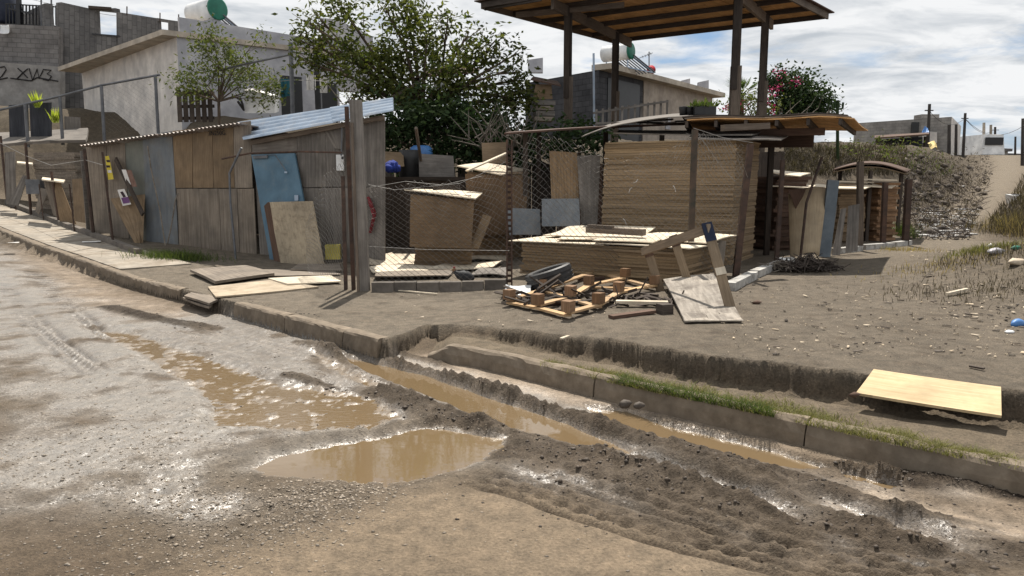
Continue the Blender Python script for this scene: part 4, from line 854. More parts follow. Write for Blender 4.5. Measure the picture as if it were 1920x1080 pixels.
dm = thing('drum', P(790, 330, 17.5), 'blue plastic drum at the back of the yard', 'drum'); MB().tube([P(790, 330, 17.5), P(790, 296, 17.5), P(790, 278, 17.5), P(790, 273, 17.5)], [.26, .27, .26, .18], 14).build('drum_body', M_BLUETARP, dm, smooth=True)
_d = P(768, 300, 17.0); MB().tube([_d + Vector((0, 0, -.9)), _d, _d + Vector((0, 0, .22))], .24, 12).build('barrel', M_BLACK, None, 'black barrel in front of the blue drum', 'barrel', smooth=True)
cl = MB()
for k in range(7): cl.ico(P(728 + 2 * k, 315 - 3 * (k % 3), 15.8 + .05 * k), .13, 1, (1, 1, .8))
cl.build('tarp_bundle', M_BLUECLOTH, None, 'crumpled dark blue tarp behind the shed corner', 'tarp', smooth=True)
pf = thing('scrap_platform', P(850, 345, 17.2), 'dark raised platform carrying the drum at the back of the yard', 'platform')
zp = P(790, 332, 16.6).z; qa, qb = P(712, 330, 16.2), P(985, 330, 16.2)
MB().hexa([(qa.x, 16.2, zp - .08), (qb.x, 16.2, zp - .08), (qb.x, 18.9, zp - .08), (qa.x, 18.9, zp - .08), (qa.x, 16.2, zp), (qb.x, 16.2, zp), (qb.x, 18.9, zp), (qa.x, 18.9, zp)]).build('platform_top', M_WOODDARK, pf)
for k in range(12): xx = qa.x + (qb.x - qa.x) * (k + .5) / 12; MB().box((xx, 16.25 + .02 * (k % 2), (zp - .08 + gz(xx, 16.3)) / 2), ((qb.x - qa.x) / 12 - .01, .03, zp - .08 - gz(xx, 16.3) - .01)).build('side_board', M_WOODDARK, pf)
sw = thing('darkening_wall', P(1000, 330, 18.9), 'dark uneven wall of upright boards added to darken the back of the yard', 'wall'); random.seed(17)  # added wall of dark boards, put in to make the yard's back dark
xx = P(700, 300, 18.7).x
while xx < P(1450, 300, 18.7).x:
    wd = random.uniform(.3, .7); z0_ = gz(xx, 18.8) - .1; MB().sheet([(xx, 18.75 + random.uniform(0, .1), z0_), (xx + wd - .02, 18.75 + random.uniform(0, .1), z0_), (xx + wd - .02 + random.uniform(-.03, .03), 18.9, z0_ + random.uniform(1.7, 2.3)), (xx + random.uniform(-.03, .03), 18.9, z0_ + random.uniform(1.7, 2.3))], .03).build('board', random.choice((M_WOODDARK, M_WOODDARK, M_WOODRED, M_PLYGREY)), sw); xx += wd
MB().tube([hit(783, 455) + Vector((0, 3.2, -.1)), P(780, 240, 15.5)], .035, 6).build('pole', M_WOOD, None, 'thin bare pole standing in the yard near the drum', 'pole')
# ------------------------------------------------------------------ wire fence round the yard
def wire_mesh(path, p=.046, r=.0028, seed=0, wob=.03, jag=.0):
    "path: list of (bottom, top) points; woven diamond wire between them"
    S = [0.]
    for (a, b), (c, d) in zip(path[:-1], path[1:]): S.append(S[-1] + math.hypot(c.x - a.x, c.y - a.y))
    S = np.array(S); B = np.array([tuple(q[0]) for q in path]); T = np.array([tuple(q[1]) for q in path])
    nw = int(S[-1] / p); hmax = float(np.max(np.linalg.norm(T - B, axis=1))); nk = int(hmax / p)
    i = np.arange(nw)[:, None]; k = np.arange(nk + 1)[None, :]
    s = np.clip(i * p + ((k + i) % 2) * p, 0, S[-1]) + 0. * k; hf = k / nk + 0. * i
    s = s + wob * .8 * fbm(s, hf * 2, 2.1, 2, seed); s = np.clip(s, 0, S[-1])
    b = np.stack([np.interp(s, S, B[:, c]) for c in range(3)], -1); t = np.stack([np.interp(s, S, T[:, c]) for c in range(3)], -1)
    q = b + (t - b) * hf[..., None]; q[..., 1] += wob * 1.6 * fbm(s, hf * 1.6, 1.3, 3, seed + 5) * np.sin(np.pi * hf) + ((k + i) % 2) * .004
    q[..., 2] += jag * fbm(s, hf * 0, 2.5, 3, seed + 9) * hf ** 2
    # three-sided wires
    n, m = q.shape[:2]; ang = [0, 2.094, 4.189]; V = np.stack([q + np.array([math.cos(a) * r, math.sin(a) * r, math.sin(a + 1) * r * .5]) for a in ang], 2)
    idx = np.arange(n * m * 3).reshape(n, m, 3); F = []
    for a in range(3): F.append(np.stack([idx[:, :-1, a], idx[:, :-1, (a + 1) % 3], idx[:, 1:, (a + 1) % 3], idx[:, 1:, a]], -1).reshape(-1, 4))
    return V.reshape(-1, 3), np.concatenate(F)
FY = hit(672, 535).y
def FB(px, py, Y): return P(px, py, Y)
def gb_(px, Y, dz=0.): p = P(px, 400, Y); return Vector((p.x, p.y, gz(p.x, p.y) + dz))
yf = thing('yard_fence', gb_(955, FY), 'sagging chain link fence with mixed posts across the plywood yard', 'fence')
def fpath(rows): return [(gb_(px, Y, .12), P(px, ty, Y)) for px, ty, Y in rows]
for seed, rows in ((1, ((688, 345, 10.0), (720, 352, 10.0), (780, 345, 10.0), (860, 338, 10.05), (915, 315, 10.05), (953, 290, 10.05))),
                   (2, ((957, 285, 10.05), (985, 268, 10.1), (1020, 250, 10.1), (1060, 262, 10.1), (1110, 285, 10.15), (1180, 300, 10.15), (1240, 280, 10.2), (1297, 245, 10.2))),
                   (3, ((1302, 246, 10.2), (1330, 262, 10.3), (1365, 268, 10.4), (1400, 268, 10.5)))):
    V, F = wire_mesh(fpath(rows), seed=seed, wob=.05, jag=.12); fast_mesh('wire_mesh', V, F, M_WIRE, parent=yf)
V, F = wire_mesh([(gb_(572, 11.3, .08), P(572, 420, 11.3)), (gb_(610, 10.7, .08), P(606, 330, 10.7)), (gb_(648, 10.05, .1), P(647, 300, 10.05))], seed=4, wob=.04, jag=.1); fast_mesh('wire_mesh', V, F, M_WIRE, parent=yf)
for rows in (((690, 346, 10.), (740, 356, 10.), (800, 350, 10.), (862, 344, 10.), (920, 318, 10.), (955, 300, 10.)), ((690, 352, 9.98), (760, 340, 9.97), (830, 347, 9.97), (905, 330, 9.98)), ((1301, 243, 10.15), (1326, 275, 10.15), (1350, 310, 10.15), (1378, 340, 10.2)), ((690, 462, 9.97), (800, 468, 9.97), (955, 470, 9.97)), ((1300, 240, 10.15), (1355, 258, 10.2), (1412, 268, 10.4))):
    MB().tube([P(*q) for q in rows], .0035, 4).build('strand', M_WIRE, yf)
fa = [P(1302 + 5 * k, 247 + 1.2 * k, 10.2) for k in range(14)]
for k in range(0, 14): MB().tube([fa[k], fa[k] + Vector((.02 + .012 * k, .03, -.22 - .01 * (k % 4))), fa[k] + Vector((.03 + .02 * k, .05, -.5))], .0024, 3).build('loose_wire', M_WIRE, yf)
# posts
def post(px0, py0, px1, py1, Y, w, h, mat, nm='post', segs=3, bow=.0):
    a = gb_(px0, Y, -.06); return MB().beam(a, P(px1, py1, Y), w, h, (0, 1, 0), segs, bow).build(nm, mat, yf)
post(679, 530, 667, 188, 9.92, .15, .11, M_PLYGREY); post(659, 530, 650, 200, 10.0, .05, .05, M_METALDARK); post(644, 530, 643, 330, 10.02, .045, .045, M_METALDARK); post(668, 530, 660, 230, 9.86, .035, .03, M_WOOD)
pm = MB()
for sgn in (-1, 1): pm.beam(gb_(955 + sgn * 4.5, 10., -.05), P(955 + sgn * 4.5, 262, 10.), .022, .05, (0, 1, 0))
for k in range(26): zf = k / 26; a = gb_(955, 10.01, 0); b = P(955, 264, 10.01); q = a.lerp(b, zf); pm.box(q, (.062, .008, .035))
pm.build('perforated_post', M_METALDARK, yf)
post(1297, 515, 1303, 243, 10.12, .075, .06, surf('green_rust', (.03, .035, .028), (.11, .07, .05), .7, 6, bump=.2)); post(1384, 515, 1407, 270, 10.45, .085, .07, M_METALDARK)
# row of blocks along the fence foot
br = thing('block_row', gb_(820, 9.9), 'row of grey concrete blocks along the foot of the yard fence', 'block row'); x0, x1 = gb_(694, 9.88).x, gb_(950, 9.88).x; n = 6
for k in range(n):
    xa, xb = x0 + (x1 - x0) * k / n, x0 + (x1 - x0) * (k + 1) / n; MB().box(((xa + xb) / 2, 9.88 + .01 * (k % 2), gz((xa + xb) / 2, 9.88) + .055), (xb - xa - .012, .13, .14), random.uniform(-.01, .01), .004).build('concrete_block', M_BLOCKROW, br)
# whitewashed kerb along the right side of the yard
wk = thing('white_kerb', hit(1430, 515), 'broken whitewashed concrete kerb along the right side of the yard', 'kerb')
def wseg(a, b, w=.13, h=.14):
    A, B = hit(*a), hit(*b); MB().beam(A + Vector((0, 0, .03)), B + Vector((0, 0, .03)), w, h, segs=3).build('kerb_stone', M_WHITEKERB, wk)
wseg((1368, 545), (1412, 522)); wseg((1414, 520), (1447, 506)); wseg((1450, 505), (1482, 493)); wseg((1618, 468), (1672, 464)); wseg((1674, 463), (1704, 459)); wseg((1565, 476), (1612, 470))
# ------------------------------------------------------------------ right side of the yard
rf = thing('side_fence', hit(1610, 468), 'row of dark posts along the path side of the yard', 'fence')
for bx, by, tx, ty, w in ((1455, 500, 1468, 300, .06), (1612, 470, 1613, 303, .10), (1655, 464, 1660, 342, .09), (1697, 460, 1704, 336, .11)):
    b = hit(bx, by); MB().beam(b - Vector((0, 0, .05)), P(tx, ty, b.y), w, w, (0, 1, 0)).build('post', M_WOOD if bx == 1612 else M_METALDARK, rf)
b = hit(1500, 490); MB().tube([b, P(1512, 380, b.y), P(1541, 295, b.y)], .022, 6).build('bent_bar', M_METALDARK, None, 'thin bent rusty bar rising in front of the curved sheet', 'bar')
b = hit(1545, 482); MB().beam(b, P(1562, 338, b.y + .1), .20, .06, (0, 1, 0)).build('painted_post', M_BLUEPOST, None, 'blue grey painted post at the right of the curved sheet', 'post')
# curved plywood sheet leaning
Yc = hit(1510, 487).y; cs = [P(1482, 485, Yc), P(1536, 480, Yc + .1), P(1552, 352, Yc + .6), P(1478, 362, Yc + .9)]
MB().sheet(cs, .012, 8, 8, lambda u, v: .16 * math.sin(math.pi * u) * (1 - v * .4)).build('curved_plywood', wood('plywood_light_tan', (.30, .235, .155), (.42, .34, .235), .0), None, 'large curved tan sheet leaning beside the blue grey post', 'plywood sheet', smooth=True)
lean(((1478, 356), (1549, 352), (1548, 380), (1500, 412)), Yc + .5, M_WOODRED, 'dark brown sheet hanging over the curved tan sheet', th=.01, Yt=Yc + .7)
Yg = hit(1580, 478).y
lean(((1557, 400), (1570, 385), (1556, 478), (1535, 482)), Yg - .2, M_PLYGREY, 'leftmost of the grey boards leaning right of the blue grey post'); lean(((1577, 392), (1587, 390), (1575, 478), (1560, 480)), Yg - .1, M_PLYGREY, 'middle one of the grey boards leaning right of the blue grey post'); lean(((1591, 386), (1612, 382), (1608, 470), (1586, 474)), Yg, M_PLYGREY, 'widest grey board leaning right of the blue grey post')
for (px, Y, lab) in ((((1520, 352), (1622, 354), (1640, 347), (1530, 345)), 16.0, 'sunlit pale sheet on the stack behind the grey boards'), (((1444, 322), (1500, 330), (1520, 324), (1450, 318)), 14.5, 'pale edge sheet on the dark brown stack'), (((1568, 345), (1672, 352), (1690, 342), (1578, 338)), 16.6, 'pale splintered sheet on the far right stack'), (((1440, 348), (1520, 352), (1530, 347), (1448, 344)), 14.3, 'pale sheet sticking out of the dark brown stack')):
    MB().sheet([P(px[0][0], px[0][1], Y), P(px[1][0], px[1][1], Y + .1), P(px[2][0], px[2][1], Y + .9), P(px[3][0], px[3][1], Y + .9)], .02, 4, 3, sheetfn(.01), up=(0, 0, 1)).build('plywood_sheet', M_PLYPALE, None, lab, 'plywood sheet')
# curved roof of bent sheets at the far right
cr = thing('bent_sheet_roof', P(1640, 340, 17.0), 'small roof of bent brown sheets on posts at the path', 'roof')
a = [P(1562, 318, 16.6), P(1700, 322, 16.9), P(1708, 318, 18.4), P(1568, 312, 18.4)]
MB().sheet(a, .02, 12, 5, lambda u, v: .17 * math.sin(math.pi * u), up=(0, 0, 1)).build('upper_sheet', M_WOODRED, cr, smooth=True)
MB().sheet([p - Vector((0, 0, .05)) for p in a], .02, 12, 5, lambda u, v: .14 * math.sin(math.pi * u), up=(0, 0, 1)).build('lower_sheet', M_PLY, cr, smooth=True)
for bx, Y in ((1575, 17.9), (1690, 18.0), (1632, 16.9)): q = P(bx, 330, Y); MB().beam(Vector((q.x, q.y, gz(q.x, q.y))), q + Vector((0, 0, .12)), .07, .07, (0, 1, 0)).build('support_post', M_WOODDARK, cr)
for k, (px, w) in enumerate(((1596, 1.1), (1640, 1.3))): MB().beam(P(px - 30, 340 - 4 * k, 16.7), P(px + 40, 342 - 4 * k, 16.8), .1, .03).build('plank', M_PLYPALE, None, ('pale plank lying under the bent roof, lower one', 'pale plank lying under the bent roof, upper one')[k], 'plank')
# scrap pile of dark roots at the white kerb
def tangle(name, centre, rad, n, mat, label, cat, kind=None, flat=.5, thick=.008):
    mb = MB()
    for k in range(n):
        a = random.uniform(0, 6.28); r = rad * random.random() ** .6; q = centre + Vector((math.cos(a) * r, math.sin(a) * r * .6, random.uniform(0, rad * flat) * (1 - r / rad * .8)))
        d = Vector((random.gauss(0, 1), random.gauss(0, 1), random.gauss(0, .4))).normalized() * random.uniform(.15, .45) * rad; mb.tube([q - d, q + Vector((random.gauss(0, .04), random.gauss(0, .04), random.gauss(.02, .03))), q + d], thick * random.uniform(.5, 1.5), 3, cap=False)
    return mb.build(name, mat, None, label, cat, None, kind)
tangle('brush_pile', hit(1512, 508) + Vector((0, 0, .02)), .45, 260, M_WOODDARK, 'dark pile of dry brush at the white kerb', 'brush pile')
tangle('brush_pile', hit(1470, 510) + Vector((0, .1, .02)), .3, 90, M_DEADWOOD, 'small heap of grey twigs beside the fence corner', 'brush pile')
bg_ = MB(); c = hit(1466, 498) + Vector((0, 0, .07)); bg_.ico(c, .075, 2, (1.6, 1, .9), .18); bg_.build('plastic_bag', M_WHITE, None, 'crumpled white plastic bag on the white kerb', 'bag')
# ------------------------------------------------------------------ low plywood canopy over the yard
cn = thing('canopy', P(1400, 240, 13.5), 'low canopy of layered plywood on rafters above the stacks', 'canopy')
zc = 2.52
def CZ(px, Y, dz=0.): p = P(px, 300, Y); return Vector((p.x, p.y, zc + dz))
D1 = [P(1288, 224, 12.3), P(1602, 217, 11.5), P(1628, 240, 13.4), P(1300, 246, 15.2)]
for k in range(3):
    o = Vector((-.03 * k, .05 * k, .03 * k)); MB().sheet([p + o for p in D1], .018, 10, 6, lambda u, v: -.05 * max(0, u - .8) * 4 + .015 * math.sin(9 * u + 4 * v), up=(0, 0, 1)).build('deck_sheet', (M_ROOFPLY, M_PLYBOARD, M_WOODDARK)[k], cn)
ra, rb_ = D1[0], D1[1]
for k in range(6): a = ra.lerp(rb_, k / 5.4) - Vector((0, -.02, .075)); b = D1[3].lerp(D1[2], k / 5.4) - Vector((0, .05, .075)); MB().beam(a, b, .05, .10).build('rafter', M_WOODDARK, cn)
MB().beam(ra + Vector((.4, .9, -.16)), rb_ + Vector((-.1, .8, -.18)), .06, .12).build('cross_beam', M_WOODRED, cn); MB().beam(ra + Vector((1.4, 1.6, -.24)), rb_ + Vector((.0, 1.5, -.26)), .04, .28).build('cross_beam', M_WOODRED, cn)
D2 = [P(945, 246, 13.4), P(1290, 234, 13.3), P(1330, 228, 15.6), P(960, 250, 16.2)]
MB().sheet(D2, .03, 10, 6, sheetfn(.05), up=(0, 0, 1)).build('deck_sheet', M_RUSTROOF, cn)
MB().sheet([P(1090, 256, 13.0), P(1300, 219, 12.5), P(1330, 213, 13.6), P(1120, 240, 14.3)], .014, 10, 6, lambda u, v: .10 * math.sin(math.pi * u) + .01 * math.sin(9 * u), up=(0, 0, 1)).build('bent_sheet', M_PLYGREY, cn)
MB().sheet([P(1150, 250, 13.0), P(1410, 250, 11.8), P(1430, 244, 13.0), P(1160, 242, 13.6)], .02, 8, 4, sheetfn(.03), up=(0, 0, 1)).build('flat_sheet', M_PLYGREY, cn)
MB().sheet([P(1290, 258, 12.1), P(1465, 262, 11.6), P(1480, 252, 13.0), P(1300, 250, 13.2)], .02, 8, 4, sheetfn(.04), up=(0, 0, 1)).build('flat_sheet', M_PLYGREY, cn)
MB().beam(P(1355, 240, 11.0), P(1440, 236, 11.3), .10, .09).build('cross_beam', M_WOOD, cn)
for px, Y in ((985, 13.8), (1010, 16.0), (1135, 15.3), (1445, 13.6), (1240, 15.9)):
    q = P(px, 300, Y); MB().beam((q.x, q.y, gz(q.x, q.y) - .05), (q.x, q.y, P(px, 248, Y).z if px < 1290 else zc - .06), .09, .09, (0, 1, 0)).build('support_post', M_WOODDARK, cn)
for k in range(9):
    px = 1170 + 17 * k + random.uniform(-4, 4); Y = 13.5 + random.uniform(0, 1.2); q = P(px, 231 + random.uniform(-6, 2), Y); MB().beam(q - Vector((.2, 0, 0)), q + Vector((random.uniform(.1, .4), random.uniform(-.3, .3), random.uniform(-.02, .08))), .08, .03).build('roof_scrap', random.choice((M_WOOD, M_PLYGREY, M_WOODDARK)), cn)
# white picket railing and flower pots seen above the canopy
pk = thing('picket_railing', P(1200, 230, 17.5), 'grey picket railing behind the pavilion posts', 'railing')
for k in range(12): a = P(1118 + 12 * k, 236, 17.5 + .05 * k); MB().beam(a, Vector((a.x, a.y, P(1118, 205 - 1.6 * k, 17.5 + .05 * k).z)), .05, .02, (0, 1, 0)).build('picket', M_PLYGREY, pk)
MB().beam(P(1112, 212, 17.48), P(1252, 190, 18.0), .04, .05).build('top_rail', M_PLYGREY, pk); MB().beam(P(1112, 232, 17.48), P(1252, 226, 18.0), .04, .05).build('bottom_rail', M_PLYGREY, pk)
for k, px in enumerate((1280, 1292)): a = P(px, 219, 13.0); MB().tube([a, a + Vector((0, 0, .15)), a + Vector((0, 0, .17))], [.05, .07, .07], 8).build('flower_pot', M_BLACK, None, ('small black flower pot on the canopy, left one', 'small black flower pot on the canopy, right one')[k], 'pot', 'pots on the canopy', smooth=True)
tb = thing('planter', P(1320, 216, 12.9), 'green leafy plant in a black tub on the canopy', 'plant'); a = P(1320, 216, 12.9); MB().box(a + Vector((0, 0, .07)), (.36, .2, .14)).build('tub', M_BLACK, tb)
lb = MB()
def leafquad(mb, c, d, w, L, nrm=None):
    d = d.normalized(); sd = d.cross(nrm or Vector((random.gauss(0, 1), random.gauss(0, 1), random.gauss(0, 1)))); sd = sd.normalized() if sd.length > .01 else Vector((1, 0, 0)); b = len(mb.v)
    mb.v += [c, c + d * L * .5 + sd * w, c + d * L, c + d * L * .5 - sd * w]; mb.q(b, b + 1, b + 2, b + 3, uv=[(0, 0), (1, 0), (1, 1), (0, 1)])
for k in range(90): leafquad(lb, a + Vector((random.uniform(-.2, .2), random.uniform(-.1, .1), .12)), Vector((random.gauss(0, .7), random.gauss(0, .5), random.uniform(.3, 1))), .02, random.uniform(.1, .2))
lb.build('leaves', M_GRASSG, tb)
# ------------------------------------------------------------------ tall timber pavilion
zr = 6.12
def PC(px, py): return G(px, py, zr)
far, rgt, lft = PC(1152, 78), PC(1552, 32), PC(903, 12); near = rgt + lft - far
pv = thing('pavilion', Vector(((far.x + near.x) / 2, (far.y + near.y) / 2, .3)), 'tall open timber pavilion with plywood roof above the yard', 'pavilion')
up = Vector((0, 0, 1))
e1, e2 = rgt - far, lft - far
for i in range(4):
    for j in range(2):
        a = far + e1 * (i / 4) + e2 * (j / 2); b = far + e1 * ((i + 1) / 4 - .003) + e2 * (j / 2); c = far + e1 * ((i + 1) / 4 - .003) + e2 * ((j + 1) / 2 - .003); d = far + e1 * (i / 4) + e2 * ((j + 1) / 2 - .003)
        MB().sheet([p + up * (.10 + .002 * ((i + j) % 2)) for p in (a, b, c, d)], .015, 2, 2, up=(0, 0, 1)).build('roof_panel', M_ROOFPLY, pv)
MB().sheet([p + up * .14 for p in (far - e1 * .02 - e2 * .02, rgt + e1 * .02 - e2 * .02, near + (e1 + e2) * .02, lft + e2 * .02 - e1 * .02)], .03, up=(0, 0, 1)).build('roof_covering', M_RUSTROOF, pv)
for k in range(6): f = k / 5; MB().beam(far + e2 * f + up * .03, rgt + e2 * f + up * .03, .06, .14).build('purlin', M_WOODDARK, pv)
for a, b in ((far, lft), (rgt, near)): MB().beam(a + up * .03, b + up * .03, .05, .18).build('fascia', M_WOOD, pv)
pts = {'a': (1065, 19.9), 'b': (1154, 23.0), 'c': (1431, 20.7), 'd': (1379, 18.1)}
T = {}
for k, (px, Y) in pts.items():
    q = P(px, 120, Y); T[k] = Vector((q.x, q.y, zr - .12)); lo = Vector((q.x, q.y, gz(q.x, q.y) - .05)); sp = zr - 1.75
    lowc = Vector((q.x + .02, q.y, sp)); MB().beam(lo, lowc, .22, .19, (0, 1, 0)).build('post', M_WOOD, pv); MB().beam(Vector((q.x - .05, q.y - .09, sp - .55)), T[k] + Vector((-.05, -.09, .1)), .14, .08, (0, 1, 0)).build('post_splice', M_WOODDARK, pv); MB().beam(Vector((q.x + .03, q.y + .02, sp - .02)), T[k] + Vector((.03, .02, .08)), .14, .13, (0, 1, 0)).build('upper_post', M_WOODDARK, pv)
for a, b, ex in (('a', 'b', .38), ('d', 'c', .30)):
    d = (T[b] - T[a]); MB().beam(T[a] - d * .28, T[b] + d * ex, .08, .26).build('main_beam', M_WOOD, pv)
MB().beam(T['a'] + Vector((-1.35, .5, .03)), T['a'] + (T['d'] - T['a']) * .35 + Vector((0, 0, .03)), .05, .14).build('tie_beam', M_WOOD, pv)
MB().beam(lft + e2 * 0 + up * -.0 - e2 * .02, lft + (near - lft) * .28 - up * .02, .05, .16).build('tie_beam', M_WOODDARK, pv)
# ------------------------------------------------------------------ loose boards, pallet, trestle on the ground
def flat(px, mat, label, lift=.03, th=.02, zs=(0, 0, 0, 0), nm='plywood_board', cat='board', wa=.008):
    c = [hit(*p) + Vector((0, 0, lift + z)) for p, z in zip(px, zs)]; return MB().sheet(c, th, 6, 4, sheetfn(wa), up=(0, 0, 1)).build(nm, mat, None, label, cat)
flat(((404, 536), (515, 521), (462, 504), (357, 514)), M_PLYBOARD, 'thick board lying at the pavement edge left of the gate posts', .07, .04)
flat(((405, 561), (598, 541), (520, 527), (390, 541)), wood('muddy_board', (.29, .24, .175), (.42, .355, .27), .1, dirt=((.2, .15, .1), 4, .6)), 'large muddy board bridging the kerb in front of the gate', .03)
flat(((540, 538), (640, 533), (620, 521), (503, 527)), M_PLYPALE, 'pale board lying left of the foot of the gate posts', .045)
flat(((345, 553), (392, 567), (420, 556), (371, 542)), M_PLYBOARD, 'short pale plank, upper of two at the kerb gap', -.01, .028, nm='plank', cat='plank')
flat(((342, 551), (391, 567), (398, 562), (350, 546)), M_PLYBOARD, 'short plank, lower of two at the kerb gap', -.05, .028, nm='plank', cat='plank')
for k, (px, m, lab) in enumerate(((((500, 520), (640, 518), (612, 505), (480, 509)), M_PLYBOARD, 'shaded board lying just behind the pale one by the gate'), (((545, 510), (642, 512), (636, 498), (560, 499)), M_PLYBOARD, 'board lying against the foot of the spotted leaning board'),
    (((692, 502), (748, 500), (735, 480), (692, 482)), M_PLYPALE, 'pale sheet lying right behind the thick gate post'), (((735, 497), (860, 495), (840, 480), (730, 479)), M_PLYPALE, 'bowed pale sheet on the yard floor below the shorter stack'),
    (((700, 517), (800, 514), (845, 503), (692, 505)), M_PLYPALE, 'pale sheet on the yard floor behind the block row, left'), (((800, 512), (925, 506), (945, 495), (850, 497)), M_PLYPALE, 'pale sheet on the yard floor behind the hen'),
    (((850, 492), (950, 490), (955, 480), (860, 479)), M_PLYPALE, 'pale sheet on the yard floor left of the low stack'), (((880, 520), (950, 522), (950, 508), (900, 508)), M_PLYGREY, 'grey sheet on the yard floor beside the perforated post'), (((700, 527), (840, 524), (850, 514), (705, 517)), M_PLYBOARD, 'brown sheet on the yard floor right behind the block row'))):
    flat(px, m, lab, .03 + .018 * (k % 3), .016, wa=.035 if k > 1 else .01, nm='plywood_sheet', cat='plywood sheet')
bc = [G(1605, 736, .245), G(1878, 779, .235), G(1877, 725, .325), G(1638, 692, .325)]
MB().sheet(bc, .018, 8, 4, sheetfn(.004), up=(0, 0, 1)).build('plywood_board', M_PLYNEW, None, 'clean yellow plywood board bridging the trench at the right', 'board')
wbm = wood('peeling_plywood', (.17, .15, .125), (.36, .325, .28), .0, dirt=((.08, .065, .055), 3, .7), st=(1, 10, 1), sc=2.5)
wb = MB().sheet([hit(1283, 607) + up * .03, hit(1391, 606) + up * .03, hit(1337, 532) + up * .14, hit(1243, 541) + up * .12], .02, 8, 8, sheetfn(.02), up=(0, 0, 1)).build('plywood_board', wbm, None, 'peeling grey plywood board propped at the foot of the trestle', 'board')
for k in range(7):
    a = hit(1283, 607).lerp(hit(1391, 606), (k + .1) / 7) + Vector((0, -.01, .028)); MB().sheet([a, a + Vector((.085, 0, 0)), a + Vector((.085 + random.uniform(-.02, .02), random.uniform(.15, .3), .03)), a + Vector((random.uniform(-.01, .01), random.uniform(.15, .3), .03))], .006, up=(0, 0, 1)).build('veneer_strip', wbm, wb)
# pallet frame: three runners with blocks, crossed by boards
pb = [[(955, 574), (1008, 584), (1065, 599)], [(1022, 552), (1070, 567), (1122, 583)], [(1078, 531), (1104, 545), (1160, 559)], [(1122, 516), (1172, 530), (1227, 545)]]
c0 = [[hit(*p) + Vector((0, 0, .05)) for p in r] for r in pb]
pl = thing('pallet', c0[1][1] - Vector((0, 0, .05)), 'upturned wooden pallet frame with raised blocks on the dirt lot', 'pallet')
for j in range(3):
    for i in range(3): MB().beam(c0[i][j] + up * .018, c0[i + 1][j] + up * .018, .085, .022).build('runner_board', M_WOODRAW, pl)
for i in (0, 1, 3): 
    for j in range(2): MB().beam(c0[i][j] - up * .01, c0[i][j + 1] - up * .01, .085, .022).build('cross_board', M_WOODRAW, pl)
MB().beam(c0[2][1] - up * .01, c0[3][2] - up * .01 + Vector((-.3, -.1, 0)), .085, .022).build('cross_board', M_WOODRAW, pl)
dd = (c0[3][1] - c0[0][1]); yaw = math.atan2(dd.y, dd.x)
for i in range(4):
    for j in range(3):
        if (i, j) == (2, 0): continue
        MB().box(c0[i][j] + up * (.03 + .055 + .002), (.115, .10, .11), yaw + random.uniform(-.06, .06), .003).build('block', M_BLOCK, pl)
MB().beam(hit(1155, 576) + up * .06, hit(1252, 578) + up * .06, .09, .03).build('plank', M_PLYPALE, None, 'pale plank lying right of the pallet frame', 'plank')
for k, (a, b, m, lab) in enumerate((((1145, 598), (1225, 588), M_WOODRED, 'dark brown plank under the right side of the pallet frame'), ((985, 560), (1060, 545), M_WOODDARK, 'dark plank under the left side of the pallet frame'), ((1010, 575), (1055, 570), M_WOODRED, 'short reddish batten inside the pallet frame'), ((1085, 528), (1132, 524), M_WOODRED, 'reddish batten behind the pallet frame'), ((1050, 585), (1100, 588), M_WOOD, 'short grey batten inside the near corner of the pallet frame'), ((945, 571), (990, 560), M_PLYBOARD, 'splintered strip at the left corner of the pallet frame'))):
    MB().beam(hit(*a) + up * .02, hit(*b) + up * .025, .09, .03).build('plank', m, None, lab, 'plank')
MB().box(hit(1246, 588) + up * .05, (.13, .12, .10), .4).build('timber_block', M_WOODDARK, None, 'dark timber block between the pale plank and the peeling board', 'block')
tangle('scrap_heap', c0[1][1] - Vector((-.1, -.2, .03)), .8, 45, M_WOODDARK, 'dark splintered scrap under the pallet frame', 'scrap heap', flat=.06, thick=.014)
tangle('scrap_heap', hit(1200, 570), .45, 25, M_WOODDARK, 'dark scrap wood right of the pallet frame', 'scrap heap', flat=.1, thick=.014)
# worn tyre lying tilted on the scrap behind the pallet frame
ty = thing('tyre', hit(1028, 550), 'black worn tyre lying tilted behind the wooden pallet', 'tyre'); tyc = hit(1030, 546) + up * .19; tax = Vector((-.30, .03, .95)).normalized(); te1 = tax.cross(Vector((0, 1, 0))).normalized(); te2 = tax.cross(te1)
prof = [(.19, -.07), (.20, -.09), (.26, -.10), (.30, -.085), (.305, -.055), (.292, -.05), (.292, -.03), (.306, -.025), (.306, .0), (.293, .005), (.293, .02), (.306, .03), (.304, .06), (.298, .085), (.26, .10), (.20, .09), (.19, .07), (.235, .05), (.24, 0), (.235, -.05)]
tm = MB(); nr_ = 36; npf = len(prof)
for k in range(nr_):
    an_ = 2 * math.pi * k / nr_
    for q_, (rr_, ww_) in enumerate(prof): rr2 = rr_ - (.006 if (k % 2 and 3 < q_ < 13) else 0); tm.v.append(tyc + (te1 * math.cos(an_) + te2 * math.sin(an_)) * rr2 + tax * ww_)
for k in range(nr_):
    for q_ in range(npf): tm.q(k * npf + q_, k * npf + (q_ + 1) % npf, ((k + 1) % nr_) * npf + (q_ + 1) % npf, ((k + 1) % nr_) * npf + q_)
tm.build('tread_casing', M_BLACK, ty)
MB().sheet([hit(946, 565) + up * .03, hit(992, 563) + up * .03, hit(996, 552) + up * .1, hit(948, 548) + up * .12], .006, 4, 4, sheetfn(.03), up=(0, 0, 1)).build('torn_sheet', M_WHITE, None, 'torn white plastic sheet left of the black tyre', 'plastic sheet')
